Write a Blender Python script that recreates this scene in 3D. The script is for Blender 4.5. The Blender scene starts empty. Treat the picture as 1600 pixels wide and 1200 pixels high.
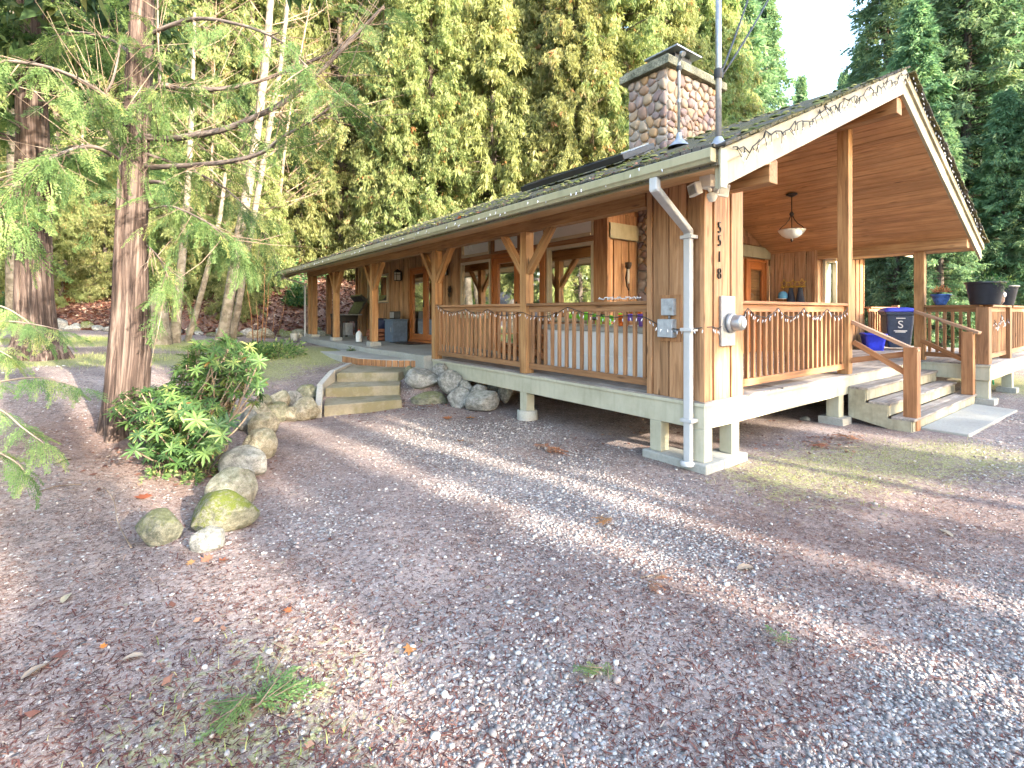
import bpy, bmesh, math, random
import numpy as np
from mathutils import Vector, Matrix
PI = math.pi
rnd = random.Random(7)
R = np.random.RandomState
SC = bpy.context.scene
COL = SC.collection

# ---------------------------------------------------------------- camera model (pixels of the 1600x1200 photograph)
F, HZ, YAW, EYE = 774.0, 487.0, math.radians(36.8), 1.656
FW = (math.sin(YAW), math.cos(YAW)); RT_ = (math.cos(YAW), -math.sin(YAW))
def ray(x, y):
    s = (x - 800) / F
    return (FW[0] + RT_[0] * s, FW[1] + RT_[1] * s, (HZ - y) / F)
def at(x, y, t):                       # point seen at pixel x, y at depth t
    v = ray(x, y); return Vector((v[0] * t, v[1] * t, EYE + v[2] * t))

# ---------------------------------------------------------------- objects
ORIGIN = {}
def thing(name, label, cat, loc=(0, 0, 0), group=None):
    o = bpy.data.objects.new(name, None); COL.objects.link(o)
    o.location = loc; o['label'] = label; o['category'] = cat
    if group: o['group'] = group
    ORIGIN[o] = Vector(loc); o.empty_display_size = .1
    return o
def tag(o, label, cat, group=None):
    o['label'] = label; o['category'] = cat
    if group: o['group'] = group
    return o
def link(name, me, mats, parent=None, smooth=False):
    for m in (mats if isinstance(mats, (list, tuple)) else [mats]): me.materials.append(m)
    o = bpy.data.objects.new(name, me); COL.objects.link(o)
    if parent is not None: o.parent = parent
    if smooth: me.polygons.foreach_set('use_smooth', [True] * len(me.polygons))
    return o
def copy_tree(root, loc, rz=0, scale=1, label=None, group=None):
    r = root.copy(); COL.objects.link(r); r.location = loc; r.rotation_euler = (0, 0, rz)
    r.scale = (scale,) * 3 if not isinstance(scale, tuple) else scale
    if label: r['label'] = label
    if group: r['group'] = group
    for ch in root.children:
        c = ch.copy(); COL.objects.link(c); c.parent = r
        for g in ch.children:
            d = g.copy(); COL.objects.link(d); d.parent = c
    return r

def np_mesh(name, V, faces, mats, parent=None, smooth=False, rn=None, gc=None, k=None, mi=None):
    """V (n,3); faces (m,k) int; one object from arrays"""
    V = np.asarray(V, dtype=np.float32); faces = np.asarray(faces, dtype=np.int32)
    if parent is not None:
        V = V - np.array(ROOT_LOC(parent), dtype=np.float32)
    me = bpy.data.meshes.new(name); m, kk = faces.shape
    me.vertices.add(len(V)); me.vertices.foreach_set('co', V.ravel())
    me.loops.add(m * kk); me.loops.foreach_set('vertex_index', faces.ravel())
    me.polygons.add(m); me.polygons.foreach_set('loop_start', np.arange(0, m * kk, kk, dtype=np.int32))
    if rn is not None:
        a = me.attributes.new('rnd', 'FLOAT', 'FACE'); a.data.foreach_set('value', np.asarray(rn, dtype=np.float32))
    if gc is not None:
        a = me.attributes.new('gc', 'FLOAT_VECTOR', 'POINT'); a.data.foreach_set('vector', np.asarray(gc, dtype=np.float32).ravel())
    o = link(name, me, mats, parent, smooth)
    if mi is not None: me.polygons.foreach_set('material_index', np.asarray(mi, dtype=np.int32))
    me.update(); me.validate()
    return o
def ROOT_LOC(p):
    while p.parent is not None: p = p.parent
    return ORIGIN.get(p, p.location)

class MB:
    """collects shapes in world coordinates, links them as ONE mesh object"""
    def __init__(s): s.v = []; s.g = []; s.f = []; s.r = []; s.m = []; s.sm = []
    def _add(s, vs, gs, fs, mi=0, r=None, smooth=False):
        b = len(s.v); s.v += [tuple(v) for v in vs]; s.g += [tuple(g) for g in gs]
        r = rnd.random() if r is None else r
        for f in fs:
            s.f.append([b + i for i in f]); s.r.append(r); s.m.append(mi); s.sm.append(smooth)
    def obox(s, c, ax, hs, mi=0, r=None):
        c = Vector(c); vs = []; gs = []
        order = sorted(range(3), key=lambda i: -hs[i]); off = [rnd.random() * 40 for _ in range(3)]
        for sx in (-1, 1):
            for sy in (-1, 1):
                for sz in (-1, 1):
                    l = (sx * hs[0], sy * hs[1], sz * hs[2])
                    vs.append(c + ax[0] * l[0] + ax[1] * l[1] + ax[2] * l[2])
                    gs.append([l[order[i]] + off[i] for i in range(3)])
        s._add(vs, gs, [(0, 1, 3, 2), (4, 6, 7, 5), (0, 4, 5, 1), (2, 3, 7, 6), (0, 2, 6, 4), (1, 5, 7, 3)], mi, r)
        return s
    def box(s, x0, x1, y0, y1, z0, z1, mi=0, r=None):
        return s.obox(((x0 + x1) / 2, (y0 + y1) / 2, (z0 + z1) / 2), (Vector((1, 0, 0)), Vector((0, 1, 0)), Vector((0, 0, 1))),
                      ((x1 - x0) / 2, (y1 - y0) / 2, (z1 - z0) / 2), mi, r)
    def bar(s, p0, p1, w, h, up=(0, 0, 1), mi=0, r=None):
        p0, p1 = Vector(p0), Vector(p1); d = p1 - p0; L = d.length; d.normalize()
        side = d.cross(Vector(up)); side.normalize(); u = side.cross(d)
        return s.obox((p0 + p1) / 2, (d, side, u), (L / 2, w / 2, h / 2), mi, r)
    def tube(s, pts, rad, n=8, mi=0, r=None, caps=True):
        pts = [Vector(p) for p in pts]
        if not hasattr(rad, '__len__'): rad = [rad] * len(pts)
        vs = []; gs = []; fs = []; ln = 0; prev = None
        for i, p in enumerate(pts):
            d = (pts[min(i + 1, len(pts) - 1)] - pts[max(i - 1, 0)]); d.normalize()
            if prev is None:
                a = d.orthogonal(); a.normalize()
            else:
                a = prev - d * prev.dot(d); a.normalize()
            prev = a; b = d.cross(a)
            if i: ln += (p - pts[i - 1]).length
            for k in range(n):
                an = 2 * PI * k / n
                vs.append(p + (a * math.cos(an) + b * math.sin(an)) * rad[i]); gs.append((ln, math.cos(an) * rad[i], math.sin(an) * rad[i]))
        for i in range(len(pts) - 1):
            for k in range(n):
                fs.append((i * n + k, i * n + (k + 1) % n, (i + 1) * n + (k + 1) % n, (i + 1) * n + k))
        r = rnd.random() if r is None else r
        s._add(vs, gs, fs, mi, r, True)
        if caps:
            b = len(s.v) - len(vs)
            s.f.append([b + k for k in range(n)][::-1]); s.f.append([b + (len(pts) - 1) * n + k for k in range(n)])
            s.r += [r, r]; s.m += [mi, mi]; s.sm += [False, False]
        return s
    def lathe(s, prof, c, n=24, mi=0, r=None, sx=1, sy=1):
        vs = []; gs = []; fs = []
        for (ra, z) in prof:
            for k in range(n):
                an = 2 * PI * k / n; vs.append((c[0] + ra * math.cos(an) * sx, c[1] + ra * math.sin(an) * sy, c[2] + z)); gs.append((z, ra * math.cos(an), ra * math.sin(an)))
        for i in range(len(prof) - 1):
            for k in range(n):
                fs.append((i * n + k, i * n + (k + 1) % n, (i + 1) * n + (k + 1) % n, (i + 1) * n + k))
        s._add(vs, gs, fs, mi, r, True); return s
    def prism(s, poly, z0, z1, mi=0, r=None, M=None):
        """polygon (x, y) counter-clockwise, raised from z0 to z1; M maps to world"""
        n = len(poly); vs = [Vector((p[0], p[1], z0)) for p in poly] + [Vector((p[0], p[1], z1)) for p in poly]
        gs = [(v.x, v.y, v.z) for v in vs]
        if M is not None: vs = [M @ v for v in vs]
        fs = [tuple(range(n))[::-1], tuple(range(n, 2 * n))] + [(i, (i + 1) % n, n + (i + 1) % n, n + i) for i in range(n)]
        s._add(vs, gs, fs, mi, r); return s
    def quad(s, a, b, c, d, mi=0, r=None):
        vs = [Vector(p) for p in (a, b, c, d)]; s._add(vs, [((v - vs[0]).dot((vs[1] - vs[0]).normalized()), (v - vs[0]).dot((vs[3] - vs[0]).normalized()), 0) for v in vs], [(0, 1, 2, 3)], mi, r); return s
    def build(s, name, mats, parent=None, bevel=0, smooth=False, label=None):
        o0 = ROOT_LOC(parent) if parent is not None else Vector((0, 0, 0))
        me = bpy.data.meshes.new(name)
        me.from_pydata([(v[0] - o0[0], v[1] - o0[1], v[2] - o0[2]) for v in s.v], [], s.f)
        a = me.attributes.new('rnd', 'FLOAT', 'FACE'); a.data.foreach_set('value', s.r)
        a = me.attributes.new('gc', 'FLOAT_VECTOR', 'POINT'); a.data.foreach_set('vector', [c for g in s.g for c in g])
        me.polygons.foreach_set('material_index', s.m)
        me.polygons.foreach_set('use_smooth', [True] * len(s.f) if smooth else s.sm)
        o = link(name, me, mats, parent)
        if bevel:
            b = o.modifiers.new('edge', 'BEVEL'); b.width = bevel; b.segments = 2; b.limit_method = 'ANGLE'; b.angle_limit = math.radians(50)
        if label: o['label'] = label
        return o

# smooth pseudo-noise on arrays
class Sines:
    def __init__(s, seed, n=14, base=1.0, octs=3):
        q = R(seed); s.k = []
        for o in range(octs):
            for _ in range(n):
                d = q.normal(size=3); d /= np.linalg.norm(d)
                s.k.append((d * base * 2 ** o * q.uniform(.6, 1.5), q.uniform(0, 7), .5 ** o / math.sqrt(n)))
    def __call__(s, P):
        P = np.asarray(P); out = np.zeros(P.shape[0])
        for d, ph, a in s.k: out += a * np.sin(P @ d + ph)
        return out
def sst(a, b, x):
    t = np.clip((x - a) / (b - a), 0, 1); return t * t * (3 - 2 * t)
SUN_AZ, SUN_EL, SUN_E, SKY, EXPO = math.radians(169), math.radians(17), 2.0, .15, 3.45
# woods behind the camera: position across the sun's path, y, crown width scale, height scale, kind
SHADE = [(.55, -13, .20, .38, 3), (1.75, -15, .18, .38, 0), (2.55, -12, .22, .38, 3), (3.62, -14, .14, .45, 0), (4.95, -13, .24, .47, 3), (7.15, -15, .27, .62, 0), (9.6, -14, .47, .55, 3), (12.0, -16, .6, .47, 1), (14.8, -15, .6, .47, 0), (-1.6, -14, .47, .38, 0), (-5, -15, .8, .38, 3), (-9, -14, .8, .38, 1)]
# ---------------------------------------------------------------- materials
class NT:
    def __init__(s, name):
        s.m = bpy.data.materials.new(name); s.m.use_nodes = True; s.t = s.m.node_tree
        s.b = s.t.nodes['Principled BSDF']; s.out = s.t.nodes['Material Output']
    def n(s, typ, ins=None, **kw):
        x = s.t.nodes.new(typ)
        for k, v in kw.items(): setattr(x, k, v)
        for k, v in (ins or {}).items():
            if isinstance(v, bpy.types.NodeSocket): s.t.links.new(v, x.inputs[k])
            else: x.inputs[k].default_value = v
        return x
    def l(s, a, b): s.t.links.new(a, b)
    def attr(s, name): return s.n('ShaderNodeAttribute', attribute_name=name)
    def noise(s, vec, scale, detail=4, rough=.6, dist=0):
        i = {'Scale': scale, 'Detail': detail, 'Roughness': rough, 'Distortion': dist}
        if vec is not None: i['Vector'] = vec
        return s.n('ShaderNodeTexNoise', i).outputs['Fac']
    def ramp(s, fac, stops):
        x = s.n('ShaderNodeValToRGB', {'Fac': fac}); e = x.color_ramp.elements
        while len(e) < len(stops): e.new(.5)
        for el, (p, c) in zip(e, stops):
            el.position = p; el.color = (c, c, c, 1) if not hasattr(c, '__len__') else (*c, 1)
        return x.outputs['Color']
    def math(s, op, a, b=None, c=None, clamp=False):
        x = s.n('ShaderNodeMath', operation=op, use_clamp=clamp)
        for i, v in enumerate((a, b, c)):
            if v is None: continue
            if isinstance(v, bpy.types.NodeSocket): s.l(v, x.inputs[i])
            else: x.inputs[i].default_value = v
        return x.outputs[0]
    def mix(s, fac, a, b, blend='MIX'):
        x = s.n('ShaderNodeMix', data_type='RGBA', blend_type=blend)
        for i, v in ((0, fac), (6, a), (7, b)):
            if isinstance(v, bpy.types.NodeSocket): s.l(v, x.inputs[i])
            else: x.inputs[i].default_value = v if not hasattr(v, '__len__') else ((*v, 1) if len(v) == 3 else v)
        return x.outputs[2]
    def mapping(s, vec, scale): return s.n('ShaderNodeMapping', {'Vector': vec, 'Scale': scale}).outputs[0]
    def obj(s): return s.n('ShaderNodeTexCoord').outputs['Object']
    def hsv(s, col, val, sat=1.0, hue=.5): return s.n('ShaderNodeHueSaturation', {'Color': col, 'Value': val, 'Saturation': sat, 'Hue': hue}).outputs[0]
    def bump(s, h, strength=.3, dist=.02):
        x = s.n('ShaderNodeBump', {'Height': h, 'Strength': strength, 'Distance': dist}); s.l(x.outputs[0], s.b.inputs['Normal']); return x
    def set(s, col=None, rough=.6, metal=0, spec=.5):
        if col is not None:
            if isinstance(col, bpy.types.NodeSocket): s.l(col, s.b.inputs['Base Color'])
            else: s.b.inputs['Base Color'].default_value = (*col, 1)
        if isinstance(rough, bpy.types.NodeSocket): s.l(rough, s.b.inputs['Roughness'])
        else: s.b.inputs['Roughness'].default_value = rough
        s.b.inputs['Metallic'].default_value = metal; s.b.inputs['Specular IOR Level'].default_value = spec
        return s.m

def wood(name, c0, c1, c2, rough=.62, vary=.5, grey=None, bump=.35):
    s = NT(name); g = s.attr('gc').outputs['Vector']; rn = s.attr('rnd').outputs['Fac']
    v = s.mapping(g, (1.3, 26, 26)); n = s.noise(v, 1.0, 7, .65, .8)
    n2 = s.noise(s.mapping(g, (.9, 5, 5)), 1.0, 3, .5, 1.5)
    f = s.math('ADD', s.math('MULTIPLY', n, .65), s.math('MULTIPLY', n2, .35))
    col = s.ramp(f, [(.34, tuple(c * .8 for c in c0)), (.50, c1), (.65, c2)])
    kn = s.n('ShaderNodeTexVoronoi', {'Vector': s.mapping(g, (1.6, 7, 7)), 'Scale': 1.0}).outputs['Distance']
    col = s.mix(s.ramp(kn, [(.05, .75), (.13, 0.0)]), col, tuple(c * .3 for c in c0))
    col = s.hsv(col, s.math('MULTIPLY_ADD', rn, vary, 1 - vary / 2), 1.0)
    w = s.noise(s.obj(), 1.7, 5, .6)
    col = s.mix(s.ramp(w, [(.45, 0.0), (.75, .45)]), col, tuple(c * .55 for c in c1))
    if grey:
        w2 = s.noise(s.obj(), 4.0, 8, .7)
        col = s.mix(s.ramp(w2, [(.40, 0.0), (.62, grey[1])]), col, grey[0])
    s.bump(n, bump, .006)
    return s.set(col, rough, 0, .35)
def paint(name, c, dirt=(.2, .19, .15), amt=.35, rough=.55, scale=2.2, spec=.4):
    s = NT(name); o = s.obj(); n = s.noise(o, scale, 8, .68); n2 = s.noise(s.mapping(o, (9, 9, 1.2)), 1.5, 4, .6)
    f = s.math('MULTIPLY', s.ramp(n, [(.42, 0.0), (.72, 1.0)]), amt)
    col = s.mix(f, c, dirt); col = s.mix(s.math('MULTIPLY', s.ramp(n2, [(.5, 0.0), (.75, 1.0)]), amt * .6), col, tuple(x * .7 for x in dirt))
    col = s.hsv(col, s.math('MULTIPLY_ADD', s.attr('rnd').outputs['Fac'], .12, .94))
    s.bump(s.noise(o, 60, 3), .12, .004)
    return s.set(col, rough, 0, spec)
def plain(name, c, rough=.5, metal=0, vary=.25, spec=.5, sc=14):
    s = NT(name); n = s.noise(s.obj(), sc, 5, .6)
    col = s.mix(s.ramp(n, [(.35, 0.0), (.7, 1.0)]), tuple(x * (1 - vary) for x in c), tuple(min(1, x * (1 + vary * .6)) for x in c))
    s.l(s.ramp(n, [(.3, max(0, rough - .12)), (.7, min(1, rough + .12))]), s.b.inputs['Roughness'])
    s.set(col, .5, metal, spec); s.l(s.ramp(n, [(.3, max(0, rough - .12)), (.7, min(1, rough + .12))]), s.b.inputs['Roughness'])
    return s.m

M = {}
M['post'] = wood('stained_cedar_post', (.20, .092, .036), (.37, .19, .078), (.49, .285, .13), vary=.35)
M['siding'] = wood('cedar_siding', (.22, .11, .052), (.42, .225, .112), (.55, .325, .18), vary=.5)
M['rail'] = wood('stained_rail', (.17, .08, .037), (.33, .166, .078), (.45, .25, .128), vary=.45)
M['ceiling'] = wood('cedar_ceiling', (.34, .165, .07), (.54, .28, .125), (.66, .38, .19), rough=.5, vary=.22, bump=.15)
M['soffit'] = wood('bounce_lit_soffit', (.44, .25, .11), (.66, .41, .20), (.76, .52, .29), rough=.5, vary=.2, bump=.15)  # lighter than the ceiling: bounce from the ground is put into this colour
M['door'] = wood('varnished_door', (.26, .075, .02), (.40, .125, .035), (.50, .19, .06), rough=.35, vary=.15)
M['trimwood'] = wood('dark_cedar_trim', (.18, .08, .036), (.32, .155, .07), (.43, .23, .11), vary=.35)
M['deck'] = wood('weathered_deck', (.20, .17, .15), (.34, .30, .27), (.48, .44, .40), rough=.75, vary=.35, grey=((.14, .11, .09), .5), bump=.6)
M['newel'] = wood('orange_newel', (.20, .085, .036), (.34, .155, .068), (.44, .22, .10), vary=.3)
M['handrail'] = wood('pale_handrail', (.30, .17, .10), (.45, .28, .18), (.55, .38, .26), vary=.3)
M['cream'] = paint('cream_board', (.40, .355, .245), (.22, .195, .12), .55)
M['worn'] = paint('worn_stair_paint', (.42, .39, .29), (.16, .14, .09), .85, .7)
M['rim'] = paint('pale_green_rim', (.47, .445, .34), (.24, .225, .15), .5)
M['gutter'] = paint('olive_gutter', (.37, .335, .215), (.20, .21, .12), .55, .45)
M['white'] = paint('white_paint', (.74, .74, .72), (.4, .4, .38), .25, .45)
M['pipe'] = paint('white_downspout', (.50, .50, .51), (.34, .34, .33), .45, .45)
M['window'] = paint('tan_window_frame', (.56, .47, .33), (.3, .25, .18), .25, .45)
M['steel'] = plain('galvanised_steel', (.34, .35, .37), .42, .6)
M['meter'] = plain('meter_grey', (.42, .43, .45), .4, .55)
M['box_grey'] = plain('grey_box_paint', (.36, .38, .40), .5)
M['black'] = plain('black_metal', (.018, .018, .02), .42)
M['rubber'] = plain('dark_cable', (.02, .021, .024), .6)
M['bronze'] = plain('dark_bronze', (.045, .03, .022), .45, .5)
M['plant_black'] = plain('black_plastic_pot', (.016, .020, .030), .4)
M['bin_grey'] = plain('charcoal_bin', (.045, .065, .105), .42)
M['bin_blue'] = plain('blue_bin_lid', (.025, .035, .36), .4)
M['blue_box'] = plain('bright_blue_box', (.012, .03, .55), .4)
M['glaze'] = plain('blue_glaze', (.05, .12, .36), .18, 0, .5)
M['glaze_brown'] = plain('brown_glaze', (.26, .17, .13), .3, 0, .4)
M['cabinet'] = plain('slate_cabinet', (.11, .15, .21), .5)
M['navy'] = plain('navy_tarp', (.015, .018, .05), .7)
M['lime'] = plain('lime_plastic', (.22, .62, .03), .35); M['orange'] = plain('orange_plastic', (.75, .17, .02), .35)
M['purple'] = plain('purple_plastic', (.20, .08, .50), .35); M['yellow'] = plain('yellow_plastic', (.80, .50, .02), .35)
M['red'] = plain('red_plastic', (.62, .04, .02), .35); M['sky_plastic'] = plain('pale_blue_plastic', (.25, .5, .65), .4)
M['hose'] = plain('green_hose', (.01, .36, .16), .4)
M['gold'] = plain('yellow_metal', (.55, .33, .05), .4, .3)
M['cloth'] = plain('dark_cloth', (.035, .04, .06), .9); M['cap_blue'] = plain('blue_cap_cloth', (.12, .36, .60), .85)
M['wall_in'] = paint('interior_paint', (.72, .71, .68), (.6, .6, .57), .2)
M['blind'] = paint('pale_blind_and_backing', (.72, .72, .71), (.5, .5, .5), .15)
M['chest'] = paint('white_chest', (.84, .84, .84), (.45, .45, .45), .25); M['chest_lid'] = paint('grey_chest_lid', (.42, .42, .40), (.25, .25, .22), .4)

def concrete(name, c, moss=.4):
    s = NT(name); o = s.obj(); n = s.noise(o, 1.6, 8, .7); n2 = s.noise(o, 28, 6, .7); n3 = s.noise(o, 3.2, 6, .62)
    col = s.mix(s.ramp(n, [(.3, 0.0), (.7, 1.0)]), tuple(x * .62 for x in c), c)
    col = s.mix(s.math('MULTIPLY', s.ramp(n3, [(.42, 0.0), (.60, 1.0)]), moss), col, (.13, .115, .045))
    col = s.mix(s.ramp(n2, [(.35, .5), (.55, 0.0)]), col, tuple(x * .5 for x in c))
    s.bump(n2, .5, .012); return s.set(col, .85, 0, .3)
M['concrete'] = concrete('old_concrete', (.36, .32, .235), .7)
M['concrete_pale'] = concrete('pale_concrete', (.46, .45, .41), .15)
def stone(name, stops, rough=.7, attr=True):
    s = NT(name); o = s.obj(); n = s.noise(o, 9, 8, .65); n2 = s.noise(o, 45, 4, .6)
    if attr: col = s.ramp(s.attr('rnd').outputs['Fac'], stops)
    else: col = s.ramp(s.noise(o, 2.5, 6, .6), stops)
    col = s.hsv(col, s.math('MULTIPLY_ADD', n, .9, .55)); s.bump(s.math('ADD', n, s.math('MULTIPLY', n2, .3)), .35, .015)
    return s.set(col, rough, 0, .35)
M['river'] = stone('river_stone', [(0, (.16, .12, .13)), (.2, (.30, .19, .12)), (.4, (.34, .27, .19)), (.55, (.20, .16, .17)), (.7, (.38, .24, .13)), (.85, (.28, .25, .22)), (1, (.22, .15, .14))])
M['mortar'] = paint('stone_mortar', (.42, .38, .35), (.28, .25, .22), .5, .9)
def rockmat(name, c0, c1, c2, moss):
    s = NT(name); o = s.obj(); n = s.noise(o, 3.2, 9, .66); n2 = s.noise(o, 38, 5, .65)
    col = s.ramp(n, [(.36, tuple(x * .8 for x in c0)), (.5, c1), (.62, tuple(min(1, x * 1.1) for x in c2))])
    col = s.mix(s.ramp(n2, [(.36, .75), (.50, 0.0)]), col, tuple(x * .40 for x in c0)); col = s.mix(s.ramp(n2, [(.56, 0.0), (.68, .6)]), col, tuple(min(1, x * 1.35) for x in c2))
    up = s.n('ShaderNodeSeparateXYZ', {'Vector': s.n('ShaderNodeNewGeometry').outputs['Normal']}).outputs[2]
    mk = s.math('MULTIPLY', s.ramp(s.math('ADD', s.noise(o, 5, 7, .7), s.math('MULTIPLY', up, .22)), [(.56, 0.0), (.70, 1.0)]), moss, clamp=True)
    col = s.mix(mk, col, s.ramp(n2, [(.3, (.07, .10, .015)), (.7, (.24, .26, .05))]))
    s.bump(s.math('ADD', n, s.math('MULTIPLY', n2, .45)), 1.0, .045); return s.set(col, .9, 0, .25)
M['moss'] = stone('roof_moss', [(0, (.06, .075, .02)), (.6, (.16, .17, .05)), (1, (.24, .21, .08))], .95)
M['rock_grey'] = rockmat('grey_boulder', (.22, .215, .20), (.34, .335, .31), (.46, .45, .42), .10)
M['rock_tan'] = rockmat('tan_boulder', (.26, .23, .17), (.40, .36, .27), (.52, .48, .38), .25)
M['rock_moss'] = rockmat('mossy_boulder', (.15, .15, .10), (.25, .24, .17), (.33, .31, .23), 1.0)
M['rock_green'] = rockmat('green_boulder', (.14, .145, .11), (.21, .21, .155), (.30, .29, .22), .40)

def bark(name, c0, c1, c2, stretch=(1.6, 30, 30), bump=1.0, blotch=None):
    s = NT(name); g = s.attr('gc').outputs['Vector']; n = s.noise(s.mapping(g, stretch), 1.0, 8, .68, .6); n2 = s.noise(s.obj(), 2.6, 6, .6)
    col = s.ramp(n, [(.38, c0), (.50, c1), (.64, c2)]); col = s.hsv(col, s.math('MULTIPLY_ADD', n2, .9, .55))
    if blotch: col = s.mix(s.ramp(s.noise(s.obj(), blotch[1], 6, .65), [(.50, 0.0), (.60, .8)]), col, blotch[0])
    s.bump(n, bump, .03); return s.set(col, .9, 0, .2)
M['bark'] = bark('cedar_bark', (.022, .015, .013), (.075, .052, .044), (.18, .138, .118), (1.1, 26, 26), 1.0)
M['bark_dark'] = bark('fir_bark', (.04, .032, .028), (.10, .08, .07), (.18, .15, .13))
M['bark_alder'] = bark('alder_bark', (.11, .09, .07), (.21, .18, .14), (.30, .265, .215), (5, 5, 5), .4, ((.15, .13, .09), 5))
M['twig'] = bark('bare_twig', (.14, .10, .075), (.22, .165, .12), (.33, .26, .20), (3, 20, 20), .3)
M['limb'] = bark('dark_limb', (.05, .038, .034), (.115, .09, .08), (.20, .165, .145), (3, 20, 20), .4)
M['stump'] = bark('rotten_stump', (.12, .04, .02), (.28, .10, .05), (.40, .18, .10))

def leaf(name, stops, trans=.35, rough=.5, spec=.25, vary=.0):
    s = NT(name); rn = s.attr('rnd').outputs['Fac']; col = s.ramp(rn, stops)
    oi = s.n('ShaderNodeObjectInfo').outputs['Random']
    col = s.hsv(col, s.math('MULTIPLY_ADD', oi, .35, .82), 1.0, s.math('MULTIPLY_ADD', oi, .035, .482))
    s.set(col, rough, 0, spec)
    tr = s.n('ShaderNodeBsdfTranslucent', {'Color': s.hsv(col, 1.25, 1.1)})
    mx = s.n('ShaderNodeMixShader', {0: trans, 1: s.b.outputs[0], 2: tr.outputs[0]}); s.l(mx.outputs[0], s.out.inputs[0]); return s.m
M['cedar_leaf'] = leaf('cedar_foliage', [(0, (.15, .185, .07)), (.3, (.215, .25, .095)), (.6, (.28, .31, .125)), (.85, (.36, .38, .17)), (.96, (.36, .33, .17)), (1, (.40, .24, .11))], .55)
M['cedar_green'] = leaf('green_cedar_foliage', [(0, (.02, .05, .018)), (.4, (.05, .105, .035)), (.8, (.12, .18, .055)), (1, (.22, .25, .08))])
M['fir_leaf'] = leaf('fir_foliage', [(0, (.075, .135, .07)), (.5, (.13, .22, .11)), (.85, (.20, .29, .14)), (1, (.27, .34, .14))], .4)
M['near_leaf'] = leaf('near_cedar_foliage', [(0, (.05, .11, .035)), (.4, (.12, .21, .07)), (.8, (.22, .31, .11)), (1, (.38, .40, .14))], .4)
M['rhodo'] = leaf('rhododendron_leaf', [(0, (.04, .105, .035)), (.5, (.085, .185, .05)), (.85, (.17, .28, .075)), (.97, (.30, .36, .11)), (1, (.30, .20, .06))], .35, .42, .4)
M['fern'] = leaf('undergrowth_leaf', [(0, (.02, .07, .03)), (.5, (.05, .13, .05)), (1, (.15, .21, .06))], .3)
M['grass'] = leaf('grass_blade', [(0, (.10, .15, .03)), (.5, (.20, .25, .06)), (.8, (.36, .36, .13)), (1, (.46, .40, .22))], .3)
M['mid_leaf'] = leaf('mid_green_foliage', [(0, (.12, .17, .065)), (.3, (.18, .235, .09)), (.6, (.25, .295, .12)), (.85, (.33, .355, .16)), (.96, (.36, .34, .15)), (1, (.42, .22, .10))], .55)
M['litter'] = leaf('needle_litter', [(0, (.045, .022, .02)), (.45, (.12, .055, .042)), (.75, (.22, .10, .065)), (.92, (.34, .21, .14)), (1, (.5, .42, .32))], .1, .8)
M['dead_leaf'] = leaf('dead_leaf', [(0, (.22, .07, .03)), (.5, (.36, .14, .06)), (1, (.42, .24, .13))], .2, .7)
M['dead_red'] = leaf('orange_dead_leaf', [(0, (.40, .09, .03)), (1, (.55, .17, .05))], .25, .7)
M['pale_leaf'] = leaf('pale_dead_leaf', [(0, (.34, .27, .19)), (1, (.46, .39, .29))], .2, .7)
M['brown_spray'] = leaf('brown_spray', [(0, (.24, .09, .04)), (1, (.40, .17, .08))], .1, .8)
M['pebble'] = stone('pebbles', [(0, (.13, .112, .11)), (.25, (.20, .175, .17)), (.5, (.29, .265, .25)), (.72, (.39, .365, .345)), (.88, (.50, .475, .45)), (.96, (.34, .24, .20)), (1, (.20, .205, .24))], .7)

def glass(name, tint=(.9, .95, .95)):
    s = NT(name); s.t.nodes.remove(s.b)
    o = s.obj(); nz = s.noise(o, .9, 3, .5)
    b = s.n('ShaderNodeBump', {'Height': nz, 'Strength': .04, 'Distance': .05})
    gl = s.n('ShaderNodeBsdfGlossy', {'Color': (.95, .97, .97, 1), 'Roughness': .02, 'Normal': b.outputs[0]})
    tr = s.n('ShaderNodeBsdfTransparent', {'Color': (*tint, 1)})
    fr = s.n('ShaderNodeFresnel', {'IOR': 1.55})
    mx = s.n('ShaderNodeMixShader', {0: s.math('MULTIPLY_ADD', fr.outputs[0], 1.0, .03, clamp=True), 1: tr.outputs[0], 2: gl.outputs[0]}); s.l(mx.outputs[0], s.out.inputs[0]); return s.m
M['glass'] = glass('window_glass')
M['pale_pane'] = plain('painted_bright_pane', (.84, .84, .82), .22, 0, .06, .5, 1.5)  # clerestory panes: their brightness is put into an opaque pale colour
def frosted(name):
    s = NT(name); s.set((.80, .79, .74), .4); s.b.inputs['Transmission Weight'].default_value = .3; return s.m
M['frost'] = frosted('frosted_glass')
M['bulb'] = plain('clear_bulb', (.75, .76, .80), .15, 0, .1)
def roofmat():
    s = NT('mossy_shingles'); o = s.obj()
    br = s.n('ShaderNodeTexBrick', {'Vector': s.n('ShaderNodeMapping', {'Vector': o, 'Rotation': (0, 0, PI / 2)}).outputs[0], 'Scale': 5.0, 'Color1': (.09, .085, .08, 1), 'Color2': (.15, .135, .12, 1), 'Mortar': (.03, .03, .03, 1), 'Mortar Size': .03, 'Row Height': .6})
    n = s.noise(o, 2.2, 8, .7); n2 = s.noise(o, 40, 5, .7)
    moss = s.ramp(n2, [(.36, (.03, .03, .012)), (.5, (.12, .11, .04)), (.66, (.26, .21, .08))])
    col = s.mix(s.ramp(n, [(.42, 0.0), (.56, .9)]), br.outputs['Color'], moss)
    s.bump(s.math('ADD', n2, n), .9, .03); return s.set(col, .9, 0, .2)
M['roof'] = roofmat()
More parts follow.
